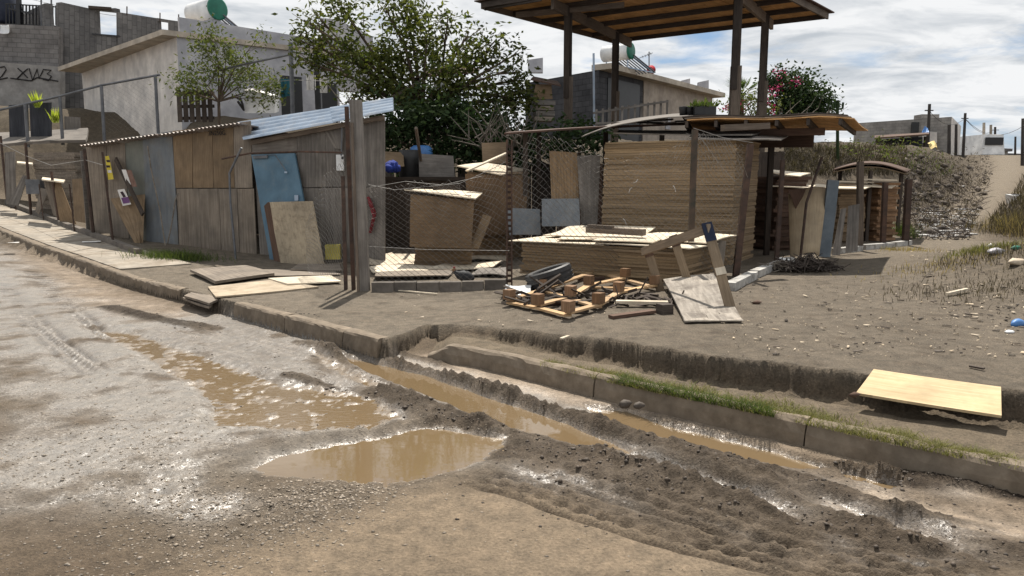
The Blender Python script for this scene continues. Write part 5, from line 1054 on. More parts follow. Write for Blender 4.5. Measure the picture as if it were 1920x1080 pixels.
# trestle
tr = thing('trestle', hit(1300, 545), 'crooked timber trestle with red and blue tipped legs before the low stack', 'trestle')
f1_, f2_, f3_ = hit(1240, 545), hit(1295, 540), hit(1374, 588); Y1, Y2, Y3 = f1_.y + .1, f2_.y + .1, f3_.y + .45
tp1, tp2, tp3 = P(1213, 465, Y1), P(1262, 442, Y2), P(1325, 420, Y3)
for nm, f, t_, lab in (('leg', f1_, tp1, 1), ('leg', f2_, tp2, 2), ('leg', f3_, tp3, 3)):
    d = t_ - f; lg = MB().beam(f - up * .03, t_, .10, .035, (0, 1, 0)).build('leg', (wood('leg_timber', (.15, .112, .074), (.255, .195, .132), .1)), tr)
    MB().beam(f + d * .80, t_ + d * .01, .106, .041, (0, 1, 0)).build('painted_tip', (M_WOODRED, M_WOODRED, surf('dark_blue_paint', (.008, .013, .03), (.015, .022, .05), .6, 5, bump=.1))[lab - 1], lg)
MB().beam(P(1205, 472, Y1 - .05), P(1330, 428, Y3 - .05), .04, .095).build('rail', wood('rail_timber', (.17, .13, .09), (.29, .225, .16), .1), tr)
d = tp3 - f3_; MB().beam(f3_ + d * .42, f3_ + d * .5, .104, .039, (0, 1, 0)).build('tape_band', M_PLYPALE, tr)
lean(((1345, 450), (1362, 452), (1352, 540), (1338, 540)), 10.05, M_PLYBOARD, 'short board standing between trestle and corner post')
# hen
hn = thing('hen', hit(868, 524) , 'dark grey hen standing behind the block row', 'hen'); hc = P(868, 508, 10.15); hg = gz(hc.x, 10.15)
hb = MB(); sp = [(-.115, .215, .018), (-.10, .19, .03), (-.06, .16, .058), (0, .145, .078), (.07, .135, .07), (.12, .12, .045), (.155, .10, .02)]
hb.tube([Vector((hc.x + x, 10.15, hg + .02 + z * 1.02)) for x, z, r in sp], [r for _, _, r in sp], 12); hb.build('body', surf('dark_feather', (.018, .019, .022), (.06, .062, .066), .7, 30, bump=.4), hn, smooth=True)
hd = MB(); hd.ico(Vector((hc.x - .122, 10.15, hg + .25)), .027, 2, (1.1, .8, 1.1), 0); hd.build('head', M_BLOCK, hn, smooth=True)
MB().prism([Vector((hc.x - .135, 10.146, hg + .27)), Vector((hc.x - .105, 10.146, hg + .275)), Vector((hc.x - .108, 10.146, hg + .30)), Vector((hc.x - .122, 10.146, hg + .29)), Vector((hc.x - .135, 10.146, hg + .298))], (0, .008, 0)).build('comb', M_RED, hn)
MB().tube([Vector((hc.x - .145, 10.15, hg + .25)), Vector((hc.x - .172, 10.15, hg + .242))], .009, 5, .002).build('beak', M_PLY, hn)
for o in (-.025, .03): MB().tube([Vector((hc.x + .02 + o, 10.15 + o, hg)), Vector((hc.x + .02 + o * .8, 10.15 + o, hg + .1))], .007, 5).build('leg', M_YELLOW, hn)
# ------------------------------------------------------------------ houses behind
def block(parent, name, mat, base, z0, z1, th=None):
    "vertical wall: base = list of plan points forming a closed polygon, or two points plus a thickness"
    if th: a, b = Vector(base[0]), Vector(base[1]); d = (b - a).normalized(); n = Vector((-d.y, d.x)) * th; base = [a, b, b + n, a + n]
    return MB().prism([Vector((p[0], p[1], z0)) for p in base][::1], (0, 0, z1 - z0)).build(name, mat, parent)
def xy(px, Y): p = P(px, 300, Y); return Vector((p.x, p.y))
up = Vector((0, 0, 1))
# -- white house
c0_ = xy(345, 24.0); c1_ = xy(166, 31.6); c2_ = xy(640, 27.6); zt_ = 6.15
wh = thing('white_house', (c0_.x, c0_.y, 3.), 'single storey white stucco house with projecting roof slab at upper left', 'house')
gl = Vector((c1_ - c0_)); gr = Vector((c2_ - c0_))
MB().hexa([(c0_.x, c0_.y, 2.2), (c1_.x, c1_.y, 2.8), (c1_.x + gr.x, c1_.y + gr.y, 2.8), (c2_.x, c2_.y, 2.2), (c0_.x, c0_.y, zt_), (c1_.x, c1_.y, zt_), (c1_.x + gr.x, c1_.y + gr.y, zt_), (c2_.x, c2_.y, zt_)]).build('wall', M_STUCCO, wh)
nl = Vector((-gl.y, gl.x)).normalized(); nl = nl if nl.dot(-c0_) > 0 else -nl; nr = Vector((-gr.y, gr.x)).normalized(); nr = nr if nr.dot(-c0_) > 0 else -nr
def WH2(u, z, o=.0): q = c0_ + gr * u + nr * o; return Vector((q.x, q.y, z))
MB().hexa([WH2(.0, 2.2, .012), WH2(1, 2.2, .012), WH2(1, 2.2, .002), WH2(0, 2.2, .002), WH2(0, zt_ - .01, .012), WH2(1, zt_ - .01, .012), WH2(1, zt_ - .01, .002), WH2(0, zt_ - .01, .002)]).build('gable_render', M_STUCCO2, wh)
ov = .45; A = c0_ + nl * ov + nr * .1; B = c1_ + nl * ov - gr.normalized() * .4; Cc = B + gr * 1.08 + gr.normalized() * .4; Dd = A + gr * 1.08
MB().hexa([(*A, zt_), (*B, zt_), (*Cc, zt_), (*Dd, zt_), (*A, zt_ + .16), (*B, zt_ + .16), (*Cc, zt_ + .16), (*Dd, zt_ + .16)]).build('roof_slab', M_ROOFSLAB, wh)
gp = MB(); gp.prism([WH2(.02, zt_ + .165, -.3), WH2(.42, zt_ + .165, -.3), WH2(.42, zt_ + .36, -.3), WH2(.25, zt_ + .80, -.3), WH2(.1, zt_ + .55, -.3)], tuple(Vector((-nr.x, -nr.y, 0)) * .12)); gp.build('parapet', M_STUCCO2, wh)
MB().prism([WH2(.02, zt_ + .165, .0), WH2(1.05, zt_ + .165, .0), WH2(1.05, zt_ + .5, .0), WH2(.02, zt_ + .62, .0)], tuple(Vector((-nr.x, -nr.y, 0)) * .15)).build('parapet', M_STUCCO2, wh)
for u0, u1, z0, z1 in ((.60, .74, 3.4, 5.3), (.86, .98, 3.2, 5.2)):
    MB().hexa([WH2(u0, z0, .03), WH2(u1, z0, .03), WH2(u1, z0, .014), WH2(u0, z0, .014), WH2(u0, z1, .03), WH2(u1, z1, .03), WH2(u1, z1, .014), WH2(u0, z1, .014)]).build('doorway', M_DARKGLASS, wh)
MB().prism([xy(610, 29.5).to_3d() + up * 5.2, xy(700, 30.2).to_3d() + up * 5.2, xy(700, 30.2).to_3d() + up * 7.4, xy(640, 29.7).to_3d() + up * 7.9, xy(610, 29.5).to_3d() + up * 7.9], (.05, .3, 0)).build('upper_wall', M_STUCCO2, wh)
def heater(name, label, ctr, r, L, axis, tilt_dir, plen, base_z, tw):
    h = thing(name, ctr, label, 'water heater'); ax = Vector(axis).normalized(); a, b = ctr - ax * L / 2, ctr + ax * L / 2
    MB().tube([a - ax * .03, a, b], [r * .9, r, r], 20).build('tank', M_WHITE, h, smooth=True); MB().tube([b - ax * .02, b + ax * .05, b + ax * .07], [r * 1.02, r * 1.02, r * .9], 20).build('end_cap', M_GREEN, h, smooth=True)
    td = Vector(tilt_dir)
    for k in range(9):
        o = ctr - ax * L * .45 + ax * L * .9 * k / 8; MB().tube([o, o + td * plen], .03 * tw, 5).build('collector_tube', M_TUBE, h)
    for k in (0, 1):
        o = ctr + ax * L * (.4 if k else -.4); e = o + td * plen; MB().beam(e, Vector((o.x, o.y, base_z)), .05, .04).build('frame_leg', M_GALV, h); MB().beam(o, Vector((o.x, o.y, base_z)), .05, .04).build('frame_leg', M_GALV, h); MB().beam(o, e, .05, .05).build('frame_rail', M_GALV, h)
    return h
q = P(385, 22, 25.5); heater('solar_water_heater', 'white solar water heater tank with green end on the white house', q, .36, 1.25, (P(408, 16, 25.0) - P(362, 28, 25.7)), (.62, .25, -.55), 1.75, zt_ + .16, 1.)
# -- grey block building and walls at far upper left
gb = thing('block_building', (*xy(110, 34), 5.), 'unfinished grey block building with open window holes at upper left', 'building')
A2, B2 = xy(108, 34.0), xy(445, 38.0)
def GBp(px, py): 
    n = Vector((-(B2 - A2).y, (B2 - A2).x)).normalized(); d = ray(px, py); k = (A2.x * n.x + A2.y * n.y) / (d.x * n.x + d.y * n.y); return Vector((d.x * k, d.y * k, CAM_Z + d.z * k))
back = Vector((.25, .6, 0)).normalized() * .25
def facade(poly): return MB().prism([GBp(*p) for p in poly], back)
for poly in (((105, 230), (105, 5), (115, 4), (178, 18), (180, 63), (180, 230)), ((180, 230), (180, 64), (220, 66), (220, 230)), ((178, 17), (216, 15), (217, 23), (178, 19)), ((220, 230), (218, 22), (294, 34), (295, 53), (295, 230)), ((295, 230), (295, 54), (317, 57), (317, 230)), ((294, 33.5), (315, 37), (315.5, 42), (294.5, 39)), ((317, 230), (315, 37), (450, 56), (450, 230))):
    facade(poly).build('wall', M_CINDER, gb)
MB().prism([GBp(176, 63) - back * .4, GBp(226, 67) - back * .4, GBp(226, 69.5) - back * .4, GBp(176, 65.5) - back * .4], back * .3).build('sill', M_CINDER3, gb)
lwall = xy(40, 40.); side = [A2, A2 + (xy(42, 46) - A2) * 1.0]
MB().prism([Vector((*side[0], 4.)), Vector((*side[1], 4.)), Vector((*side[1], P(42, 38, 46).z)), Vector((*side[0], P(108, 6, 34).z))], (.3, .1, 0)).build('wall', M_CINDER, gb)
for px, y in ((238, 12), (352, 20), (300, 24), (335, 27)): MB().beam(GBp(px, y + 16), GBp(px, y), .04, .04, (0, 1, 0)).build('rebar', M_METALDARK, gb)
MB().beam(GBp(175, 16) - back, GBp(218, 19) - back, .2, .12).build('lintel', M_WOODDARK, gb)
uw = thing('garden_wall', (*xy(50, 33), 5.), 'tall light block wall below the black railing at the left edge', 'wall')
MB().prism([P(-60, 132, 33.6), P(110, 132, 33.6), P(110, 50, 33.6), P(-60, 42, 33.6)], (0, .3, 0)).build('wall', M_CINDER2, uw)
rwm = thing('retaining_wall', (*xy(50, 33), 5.), 'pale rendered retaining wall with black spray graffiti at the left edge', 'wall')
MB().prism([P(-60, 260, 33.0), P(112, 260, 33.0), P(112, 125, 33.0), P(-60, 112, 33.0)], (0, .4, 0)).build('wall', surf('render_wall', (.22, .21, .20), (.31, .30, .285), .95, 3, bump=.3, dirt=((.15, .14, .13), 1.2, .6)), rwm)
for st in (((0, 128), (8, 125), (12, 131), (4, 140), (-3, 148), (14, 146)), ((34, 128), (42, 137), (52, 146)), ((51, 129), (42, 138), (33, 146)), ((54, 128), (62, 149), (70, 130), (74, 148), (80, 132)), ((80, 131), (96, 131), (87, 138), (97, 142), (92, 150), (80, 149)), ((20, 147), (58, 151), (70, 146), (108, 152))):
    MB().tube([P(a + random.uniform(-1.2, 1.2), b + random.uniform(-1.5, 1.5), 32.97) for a, b in st], .026, 4).build('graffiti', M_SPRAY, rwm)
ir = thing('iron_railing', (*xy(50, 35), 8.), 'black iron railing on top of the wall at the top left corner', 'railing')
for k in range(16): px = 12 + 6.2 * k; MB().beam(P(px, 47, 35.5), P(px, 7 + .25 * k, 35.5), .05, .05, (0, 1, 0)).build('bar', M_IRON, ir)
MB().beam(P(10, 7, 35.45), P(106, 13, 35.45), .05, .05).build('top_rail', M_IRON, ir); MB().beam(P(10, 45, 35.45), P(106, 49, 35.45), .05, .05).build('bottom_rail', M_IRON, ir); MB().beam(P(16, 16, 35.4), P(62, 26, 35.4), .06, .08).build('brace', M_IRON, ir)
MB().beam(P(37, 46, 35.4), P(35, -6, 35.4), .16, .16, (0, 1, 0)).build('gate_post', M_IRON, ir)
for px in (78, 97): MB().beam(P(px, 50, 35), P(px - 1, -10, 35), .05, .05, (0, 1, 0)).build('tall_bar', M_STEEL, ir)
wt = thing('water_tank', (*xy(8, 36.5), 8.), 'tall dark plastic tank at the top left corner', 'tank'); q = P(2, 46, 36.5); MB().tube([q, q + up * .1, q + up * 1.3, q + up * 1.6], [.72, .75, .75, .55], 18).build('tank_body', surf('dark_tank', (.012, .016, .03), (.025, .03, .05), .45, 3, bump=.1), wt, smooth=True)
dsh = MB(); q = P(9, 58, 33.4); dsh.sheet([q + Vector((-.22, 0, -.15)), q + Vector((.22, 0, -.15)), q + Vector((.18, .1, .22)), q + Vector((-.18, .1, .22))], .02, 6, 6, lambda u, v: .08 * ((u - .5) ** 2 + (v - .5) ** 2) * 3); dsh.build('satellite_dish', M_WHITE, None, 'small pale satellite dish on the light block wall', 'dish', smooth=True)
# -- upper left yard: dark panels, rails, reeds
dp = lean(((16, 197), (52, 195), (54, 262), (18, 264)), 22.5, M_DARKCLOTH, 'dark sheet panel hung on the rail at far left, left one', nm='dark_panel', cat='panel', Yt=22.5); lean(((55, 194), (96, 192), (97, 262), (58, 264)), 22.5, M_DARKCLOTH, 'dark sheet panel hung on the rail at far left, right one', nm='dark_panel', cat='panel', Yt=22.5)
lean(((120, 218), (150, 220), (152, 258), (122, 260)), 23.5, M_PLYGREY, 'grey weathered board standing left of the white house corner', Yt=23.5)
MB().sheet([P(-40, 272, 21.5), P(160, 262, 21.5), P(165, 240, 23.5), P(-40, 250, 23.)], .08, 6, 3, sheetfn(.05), up=(0, 0, 1)).build('low_roof', M_PLYGREY, None, 'low grey board roof behind the boards at far left', 'roof')
rr = thing('pipe_fence', hit(190, 300), 'pipe fence with long top rail in front of the white house', 'fence')
rail = [P(-40, 216, 21.5), P(0, 206, 21.5), P(110, 181, 22.0), P(190, 160, 22.3), P(300, 140, 22.8)]; MB().tube(rail, .035, 6).build('top_rail', M_STEEL, rr)
for px, t_, b_, Y in ((47, 195, 262, 21.6), (190, 161, 252, 22.2), (291, 141, 240, 22.7), (112, 182, 258, 22.0)): MB().tube([P(px + 6, b_ + 14, Y), P(px, t_, Y)], .045, 6).build('post', M_STEEL, rr)
V, F = wire_mesh([(P(196, 250, 22.25), P(190, 163, 22.25)), (P(296, 240, 22.7), P(291, 143, 22.7))], p=.07, r=.002, seed=21); fast_mesh('wire_mesh', V, F, M_WIRE, parent=rr)
r3 = thing('pipe_fence', P(548, 200, 20.5), 'pipe fence with tall grey corner post above the shed roof', 'fence')
MB().tube([P(400, 134, 21.4), P(470, 118, 21.0), P(545, 102, 20.5)], .03, 6).build('top_rail', M_STEEL, r3); MB().tube([P(548, 96, 20.5), P(610, 108, 22.5)], .03, 6).build('top_rail', M_STEEL, r3)
MB().tube([P(549, 215, 20.5), P(545, 80, 20.5)], .06, 8).build('corner_post', M_STEEL, r3); MB().beam(P(598, 205, 22.3), P(594, 108, 22.3), .17, .17, (0, 1, 0)).build('wide_post', M_IRON, r3); MB().tube([P(460, 158, 21.2), P(550, 150, 20.6), P(610, 152, 22)], .006, 4).build('clothes_line', M_WIRE, r3)
for k, (px, w, h_, lab) in enumerate(((583, .28, .42, 'pale cloth hanging on the line left of the dark post'), (606, .22, .5, 'pale cloth hanging on the line right of the dark post'))):
    a = P(px, 141, 22.2); MB().sheet([a + Vector((-w / 2, 0, -h_)), a + Vector((w / 2, 0, -h_)), a + Vector((w / 2, 0, 0)), a + Vector((-w / 2, 0, 0))], .01, 6, 4, lambda u, v: .03 * math.sin(14 * u)).build('cloth', M_PAPER, None, lab, 'cloth')
a = P(534, 148, 21.); MB().sheet([a + Vector((-.12, 0, -.5)), a + Vector((.12, 0, -.45)), a + Vector((.12, 0, 0)), a + Vector((-.12, 0, 0))], .01, 6, 4, lambda u, v: .03 * math.sin(12 * u)).build('cloth', surf('teal_cloth', (.02, .10, .13), (.04, .15, .19), .8, 4, bump=.2), None, 'teal cloth hanging on the line left of the corner post', 'cloth')
pj = thing('pallet', P(368, 225, 21.8), 'old wooden pallet standing upright under the small tree', 'pallet')
for k in range(6): a = P(338 + 11.5 * k, 229, 21.8); MB().beam(a, P(335 + 11.5 * k, 169 + 1 * (k % 2), 21.9), .13, .02, (0, 1, 0)).build('slat', M_WOODDARK, pj)
for y in (176, 200, 222): MB().beam(P(334, y, 21.95), P(402, y - 1, 21.95), .03, .09).build('rail', M_WOODDARK, pj)
wx = thing('washing_machine', P(490, 210, 21.6), 'white appliance standing behind the shed roof', 'appliance'); MB().hexa([P(459, 212, 21.4), P(515, 212, 21.3), P(523, 209, 22.0), P(470, 209, 22.1), P(459, 171, 21.4), P(515, 180, 21.3), P(523, 178, 22.0), P(470, 168, 22.1)]).build('cabinet', M_WHITE, wx)
MB().hexa([P(458, 170.5, 21.38), P(498, 177, 21.3), P(505, 175, 22.02), P(470, 167.5, 22.12), P(458, 168.5, 21.38), P(498, 175, 21.3), P(505, 173, 22.02), P(470, 165.5, 22.12)]).build('lid', M_PAPER, wx)
MB().tube([P(445, 184, 21.3), P(451, 186, 21.2), P(455, 196, 21.2), P(457, 206, 21.3), P(450, 196, 21.3), P(446, 190, 21.3)], .035, 5).build('tool', M_BLACK, None, 'black bent tool hanging on the wall left of the white appliance', 'tool')
# -- house behind the pavilion
gh = thing('cream_house', (*xy(1180, 29), 3.), 'low cream and grey house with roof slab behind the pavilion', 'house')
h0, h1, h2 = xy(1120, 27.5), xy(1330, 36.), xy(985, 31.); zt2 = P(1120, 131, 27.5).z; hb_ = h1 + (h2 - h0)
MB().prism([Vector((*p, 2.4)) for p in (h0, h1, hb_, h2)], (0, 0, zt2 - 2.4)).build('wall', M_CINDER3, gh)
fd = (h1 - h0).normalized(); fn = Vector((fd.y, -fd.x)); 
def GH(u, z, o=0.): q = h0 + (h1 - h0) * u + fn * o; return Vector((*q, z))
MB().hexa([GH(.33, 2.4, .05), GH(1.0, 2.4, .05), GH(1.0, 2.4, .005), GH(.33, 2.4, .005), GH(.33, zt2, .05), GH(1.0, zt2, .05), GH(1., zt2, .005), GH(.33, zt2, .005)]).build('front_wall', M_CREAM, gh)
MB().hexa([GH(.06, 2.4, .03), GH(.30, 2.4, .03), GH(.30, 2.4, .005), GH(.06, 2.4, .005), GH(.06, zt2 - .2, .03), GH(.30, zt2 - .2, .03), GH(.30, zt2 - .2, .005), GH(.06, zt2 - .2, .005)]).build('doorway', M_DARKGLASS, gh)
MB().hexa([GH(.0, zt2, .5), GH(1.04, zt2, .5), GH(1.04, zt2, -1.2), GH(.0, zt2, -.3), GH(.0, zt2 + .2, .5), GH(1.04, zt2 + .2, .5), GH(1.04, zt2 + .2, -1.2), GH(.0, zt2 + .2, -.3)]).build('roof_slab', M_ROOFSLAB, gh)
MB().hexa([GH(.52, 3.9, .10), GH(.56, 3.9, .10), GH(.56, 3.9, .055), GH(.52, 3.9, .055), GH(.52, 4.4, .1), GH(.56, 4.4, .1), GH(.56, 4.4, .055), GH(.52, 4.4, .055)]).build('meter_box', M_STUCCO2, gh)
MB().beam(P(1114, 240, 27.0), P(1113, 100, 27.0), .07, .07, (0, 1, 0)).build('vent_pipe', M_GALV, gh)
for a, b, y0, y1, Y in ((990, 1018, 108, 128, 34), (1278, 1294, 147, 158, 37), (1310, 1329, 150, 163, 38)): MB().prism([P(a, y1 + 8, Y), P(b, y1 + 8, Y), P(b, y0, Y), P(a, y0 + 4, Y)], (0, .3, 0)).build('parapet', M_STUCCO2, gh)
q = P(1157, 99, 28.5); heater('solar_water_heater', 'smaller solar water heater with green end behind the pavilion', q, .29, 1.1, P(1186, 95, 28.2) - P(1130, 102, 28.9), (.75, .1, -.55), 1.35, zt2 + .2, .8)
sd_ = thing('satellite_dish', P(1221, 140, 30), 'red satellite dish on the roof of the cream house', 'dish'); q = P(1221, 131, 30.0); MB().tube([q + Vector((0, .06, 0)), q], [.05, .18], 14).build('dish', M_RED, sd_, smooth=True); MB().beam(q + Vector((0, .1, -.35)), q + Vector((0, .1, 0)), .03, .03, (0, 1, 0)).build('stand', M_STEEL, sd_)
an = thing('antenna', P(1217, 130, 31), 'thin television antenna on the roof of the cream house', 'antenna'); MB().beam(P(1217, 142, 31), P(1217, 97, 31), .04, .04, (0, 1, 0)).build('mast', M_STEEL, an); MB().beam(P(1196, 110, 31), P(1224, 99, 31), .02, .02).build('boom', M_STEEL, an)
for k in range(4): MB().beam(P(1204 + 5 * k, 104.5 - 2 * k, 31), P(1206 + 5 * k, 109 - 2 * k, 31), .015, .015).build('element', M_STEEL, an)
st_ = thing('board_tower', P(1020, 230, 18.8), 'crate like stack of boards under a small roof left of the first pavilion post', 'crate stack')
for k in range(4): MB().box(P(1018 + (k % 2) * 2, 224 - 10 * k, 18.8), (.47, .4, .11), .1 + .05 * k).build('board', (M_PLYBOARD, M_PLYGREY)[k % 2], st_)
MB().hexa([P(1000, 186, 18.6), P(1036, 186, 18.6), P(1036, 186, 19.2), P(1000, 186, 19.2), P(1004, 158, 18.6), P(1034, 158, 18.6), P(1034, 158, 19.2), P(1004, 158, 19.2)]).build('box', M_PLY, st_); MB().sheet([P(995, 148, 18.4), P(1052, 160, 18.3), P(1046, 152, 19.4), P(1000, 143, 19.4)], .03, up=(0, 0, 1)).build('cover', M_WOODRED, st_)
# -- far right buildings, poles, wires
fb = thing('block_building', (*xy(1700, 62), 3.), 'flat roofed grey block building at far right', 'building')
p0, p1, p2 = xy(1600, 54), xy(1778, 50), xy(1797, 58); zz2 = P(1778, 219, 50).z; 
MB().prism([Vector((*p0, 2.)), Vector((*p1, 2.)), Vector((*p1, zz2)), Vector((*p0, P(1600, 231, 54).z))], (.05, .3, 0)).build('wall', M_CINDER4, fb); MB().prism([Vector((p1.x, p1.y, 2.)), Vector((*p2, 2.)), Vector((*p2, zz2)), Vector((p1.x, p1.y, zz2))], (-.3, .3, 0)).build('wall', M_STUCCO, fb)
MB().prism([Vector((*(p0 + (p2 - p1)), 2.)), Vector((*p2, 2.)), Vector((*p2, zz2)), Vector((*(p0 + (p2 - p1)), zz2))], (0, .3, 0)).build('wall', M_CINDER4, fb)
MB().hexa([P(1729, 268, 51.), P(1757, 268, 50.4), P(1757, 268, 50.2), P(1729, 268, 50.8), P(1729, 245, 51.), P(1757, 248, 50.4), P(1757, 248, 50.2), P(1729, 245, 50.8)]).build('painted_patch', M_STUCCO, fb); MB().box(P(1715, 246, 51.2), (.5, .1, 1.2)).build('window', M_DARKGLASS, fb); MB().box(P(1737, 221, 52), (1.2, 1., .4)).build('roof_tank', M_CINDER4, fb)
for (x0, x1, y0, Y, lab) in ((1795, 1856, 266, 75, 'long low grey building beyond the second pole'), (1850, 1890, 282, 85, 'low pale building at the top of the path'), (1886, 1935, 292, 90, 'small distant building at the right edge')):
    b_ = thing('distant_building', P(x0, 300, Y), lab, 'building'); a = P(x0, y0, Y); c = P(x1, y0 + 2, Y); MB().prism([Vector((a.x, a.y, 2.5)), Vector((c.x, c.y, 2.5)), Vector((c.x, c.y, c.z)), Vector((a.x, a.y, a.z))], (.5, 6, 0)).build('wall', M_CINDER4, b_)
    MB().prism([a + Vector((-.3, -.3, 0)), c + Vector((.3, -.3, 0)), c + Vector((.3, -.3, .3)), a + Vector((-.3, -.3, .3))], (.5, 6.6, 0)).build('roof', M_CINDER, b_)
    for k in range(3): q = a.lerp(c, .2 + .28 * k) - up * 1.2; MB().box(q + Vector((0, -.05, 0)), (.9, .08, .9)).build('window', M_DARKGLASS, b_)
poles = []
for i, (bx, by, ty, Y, r, lab) in enumerate(((1738, 284, 195, 36, .085, 'leftmost utility pole, in front of the far grey building'), (1805, 286, 212, 44, .09, 'utility pole just right of the far grey building'), (1844, 285, 230, 62, .13, 'pale post, left one of the pair beyond the second pole'), (1857, 290, 234, 66, .13, 'pale post, right one of the pair beyond the second pole'), (1865, 290, 238, 75, .13, 'distant pole with a short crossarm'), (1903, 298, 256, 85, .13, 'short distant pole near the right edge'), (1917, 296, 222, 45, .10, 'pole cut by the right edge of the picture'), (1779, 284, 233, 48, .12, 'thick dark post at the corner of the far grey building'), (1792, 285, 233, 48, .10, 'dark post right beside the corner of the far grey building'))):
    u_ = thing('utility_pole', P(bx, by, Y), lab, 'pole', 'poles along the path'); b_, t_ = P(bx, by + 18, Y), P(bx + (5 if i < 2 else 1), ty, Y); MB().tube([b_, t_], r, 7, r * .8).build('shaft', M_POLE if i not in (2, 3) else M_CONC, u_); poles.append(t_)
    if i in (0, 1, 4): MB().beam(t_ - Vector((.2 if i < 4 else .4, 0, .3)), t_ + Vector((.2 if i < 4 else .4, 0, -.3)), .05, .05).build('crossarm', M_POLE, u_)
def wire(a, b, sag, lab):
    MB().tube([a.lerp(b, k / 10) - up * sag * 4 * (k / 10) * (1 - k / 10) for k in range(11)], .014, 3, cap=False).build('power_line', M_IRON, None, lab, 'wire')
wire(poles[0] - up * .3, poles[1] - up * .3, .5, 'overhead wire between the two tallest poles'); wire(poles[1] - up * .3, P(1960, 200, 40), 1.2, 'overhead wire from the second pole towards the right edge'); wire(poles[1] - up * .3, poles[4] - up * .2, .6, 'overhead wire from the second pole to the crossarm pole'); wire(P(-60, -40, 60), P(440, 45, 42), .8, 'overhead wire crossing above the grey block building')
vn = thing('van', P(1862, 300, 60), 'small white van parked at the top of the path', 'van'); q = P(1862, 297, 60); MB().hexa([q + Vector(v) for v in ((-.9, 0, .3), (.9, 0, .3), (.9, 4, .3), (-.9, 4, .3), (-.8, .2, 1.9), (.8, .2, 1.9), (.85, 4, 1.9), (-.85, 4, 1.9))]).build('body', M_WHITE, vn); MB().box(q + Vector((0, .04, 1.35)), (1.4, .1, .6)).build('windscreen', M_DARKGLASS, vn)
for sx_ in (-.75, .75): MB().tube([q + Vector((sx_ - .1, .6, .33)), q + Vector((sx_ + .1, .6, .33))], .33, 12).build('wheel', M_BLACK, vn)
MB().sheet([P(1742, 284, 34), P(1762, 284, 34), P(1752, 272, 34.8), P(1740, 266, 34.8)], .02, 5, 5, sheetfn(.2)).build('tarp', M_YELLOWTARP, None, 'yellow tarp at the crest of the rubble slope', 'tarp')
MB().sheet([P(1727, 252, 34.5), P(1741, 251, 34.5), P(1741, 238, 34.8), P(1733, 238, 34.8)], .02, 4, 4, sheetfn(.1)).build('tarp', M_BLUETARP, None, 'small light blue tarp beside the leftmost utility pole', 'tarp')
hs = thing('hut_frame', P(1700, 285, 33), 'low dark open shelter under the far grey building', 'shelter')
MB().sheet([P(1640, 258, 32), P(1742, 251, 32), P(1742, 248, 34), P(1640, 254, 34)], .06, up=(0, 0, 1)).build('roof', M_WOODRED, hs)
for px in (1646, 1692, 1736): q = P(px, 256, 32.5); MB().beam(Vector((q.x, q.y, 2.5)), q, .12, .12, (0, 1, 0)).build('post', M_WOODDARK, hs)
MB().prism([P(1650, 290, 33.6), P(1730, 290, 33.6), P(1730, 257, 33.6), P(1650, 261, 33.6)], (0, .1, 0)).build('back_wall', M_DARKCLOTH, hs)
# ------------------------------------------------------------------ trees and plants
def leaves(centres, n_per, spread, L, w, droop, seed, up_bias=0.):
    "centres (k,3): clumps; returns leaf quads"
    rg = np.random.default_rng(seed); k = len(centres); n = k * n_per
    c = np.repeat(centres, n_per, 0) + rg.normal(0, 1, (n, 3)) * spread
    d = rg.normal(0, 1, (n, 3)); d[:, 2] = d[:, 2] * .6 - droop + up_bias; d /= np.linalg.norm(d, axis=1, keepdims=True)
    s = np.cross(d, rg.normal(0, 1, (n, 3))); s /= np.linalg.norm(s, axis=1, keepdims=True) + 1e-9
    ll = L * rg.uniform(.6, 1.3, (n, 1)); ww = w * rg.uniform(.6, 1.3, (n, 1))
    V = np.stack([c, c + d * ll * .45 + s * ww, c + d * ll, c + d * ll * .45 - s * ww], 1).reshape(-1, 3)
    return V, np.arange(4 * n).reshape(-1, 4)
def lobes(spec, Y, per_r2, seed, depth=.8):
    rg = np.random.default_rng(seed); out = []
    for px, py, r in spec:
        y = Y + rg.uniform(-.6, .6) * depth; q = P(px, py, y); R_ = r / FOC * y; n = max(3, int(per_r2 * R_ * R_))
        v = rg.normal(0, 1, (n, 3)); v /= np.linalg.norm(v, axis=1, keepdims=True); v *= (rg.random((n, 1)) ** .45) * R_; v[:, 1] *= 1.0; out.append(np.array(q) + v)
    return np.concatenate(out)
def tree(name, label, base, fork, spec, Y, per, npl, spread, L, w, droop, mat, trunk_r, seed, cat='tree', nbr=None):
    t = thing(name, base, label, cat); cs = lobes(spec, Y, per, seed); V, F = leaves(cs, npl, spread, L, w, droop, seed + 1)
    mb = MB(); random.seed(seed); mb.tube([base - up * .2, base.lerp(fork, .5) + Vector((random.gauss(0, .08), random.gauss(0, .08), 0)), fork], trunk_r, 8, trunk_r * .7)
    for px, py, r in spec[:nbr]:
        e = P(px, py, Y + random.uniform(-.4, .4)); m = fork.lerp(e, .5) + Vector((random.gauss(0, .15), random.gauss(0, .15), random.gauss(.1, .12))); mb.tube([fork, fork.lerp(m, .5), m, e], trunk_r * .5, 5, trunk_r * .08, cap=False)
        for _ in range(5):
            e2 = e + Vector((random.gauss(0, 1), random.gauss(0, 1), random.gauss(0, 1))) * r / FOC * Y * .6; mb.tube([m.lerp(e, random.uniform(.3, 1)), e2], trunk_r * .09, 4, trunk_r * .03, cap=False)
    mb.build('trunk', M_BARK, t, smooth=True); fast_mesh('crown', V, F, mat, parent=t); return t
def gp3(px, Y): p = P(px, 300, Y); return Vector((p.x, p.y, gz(p.x, p.y)))
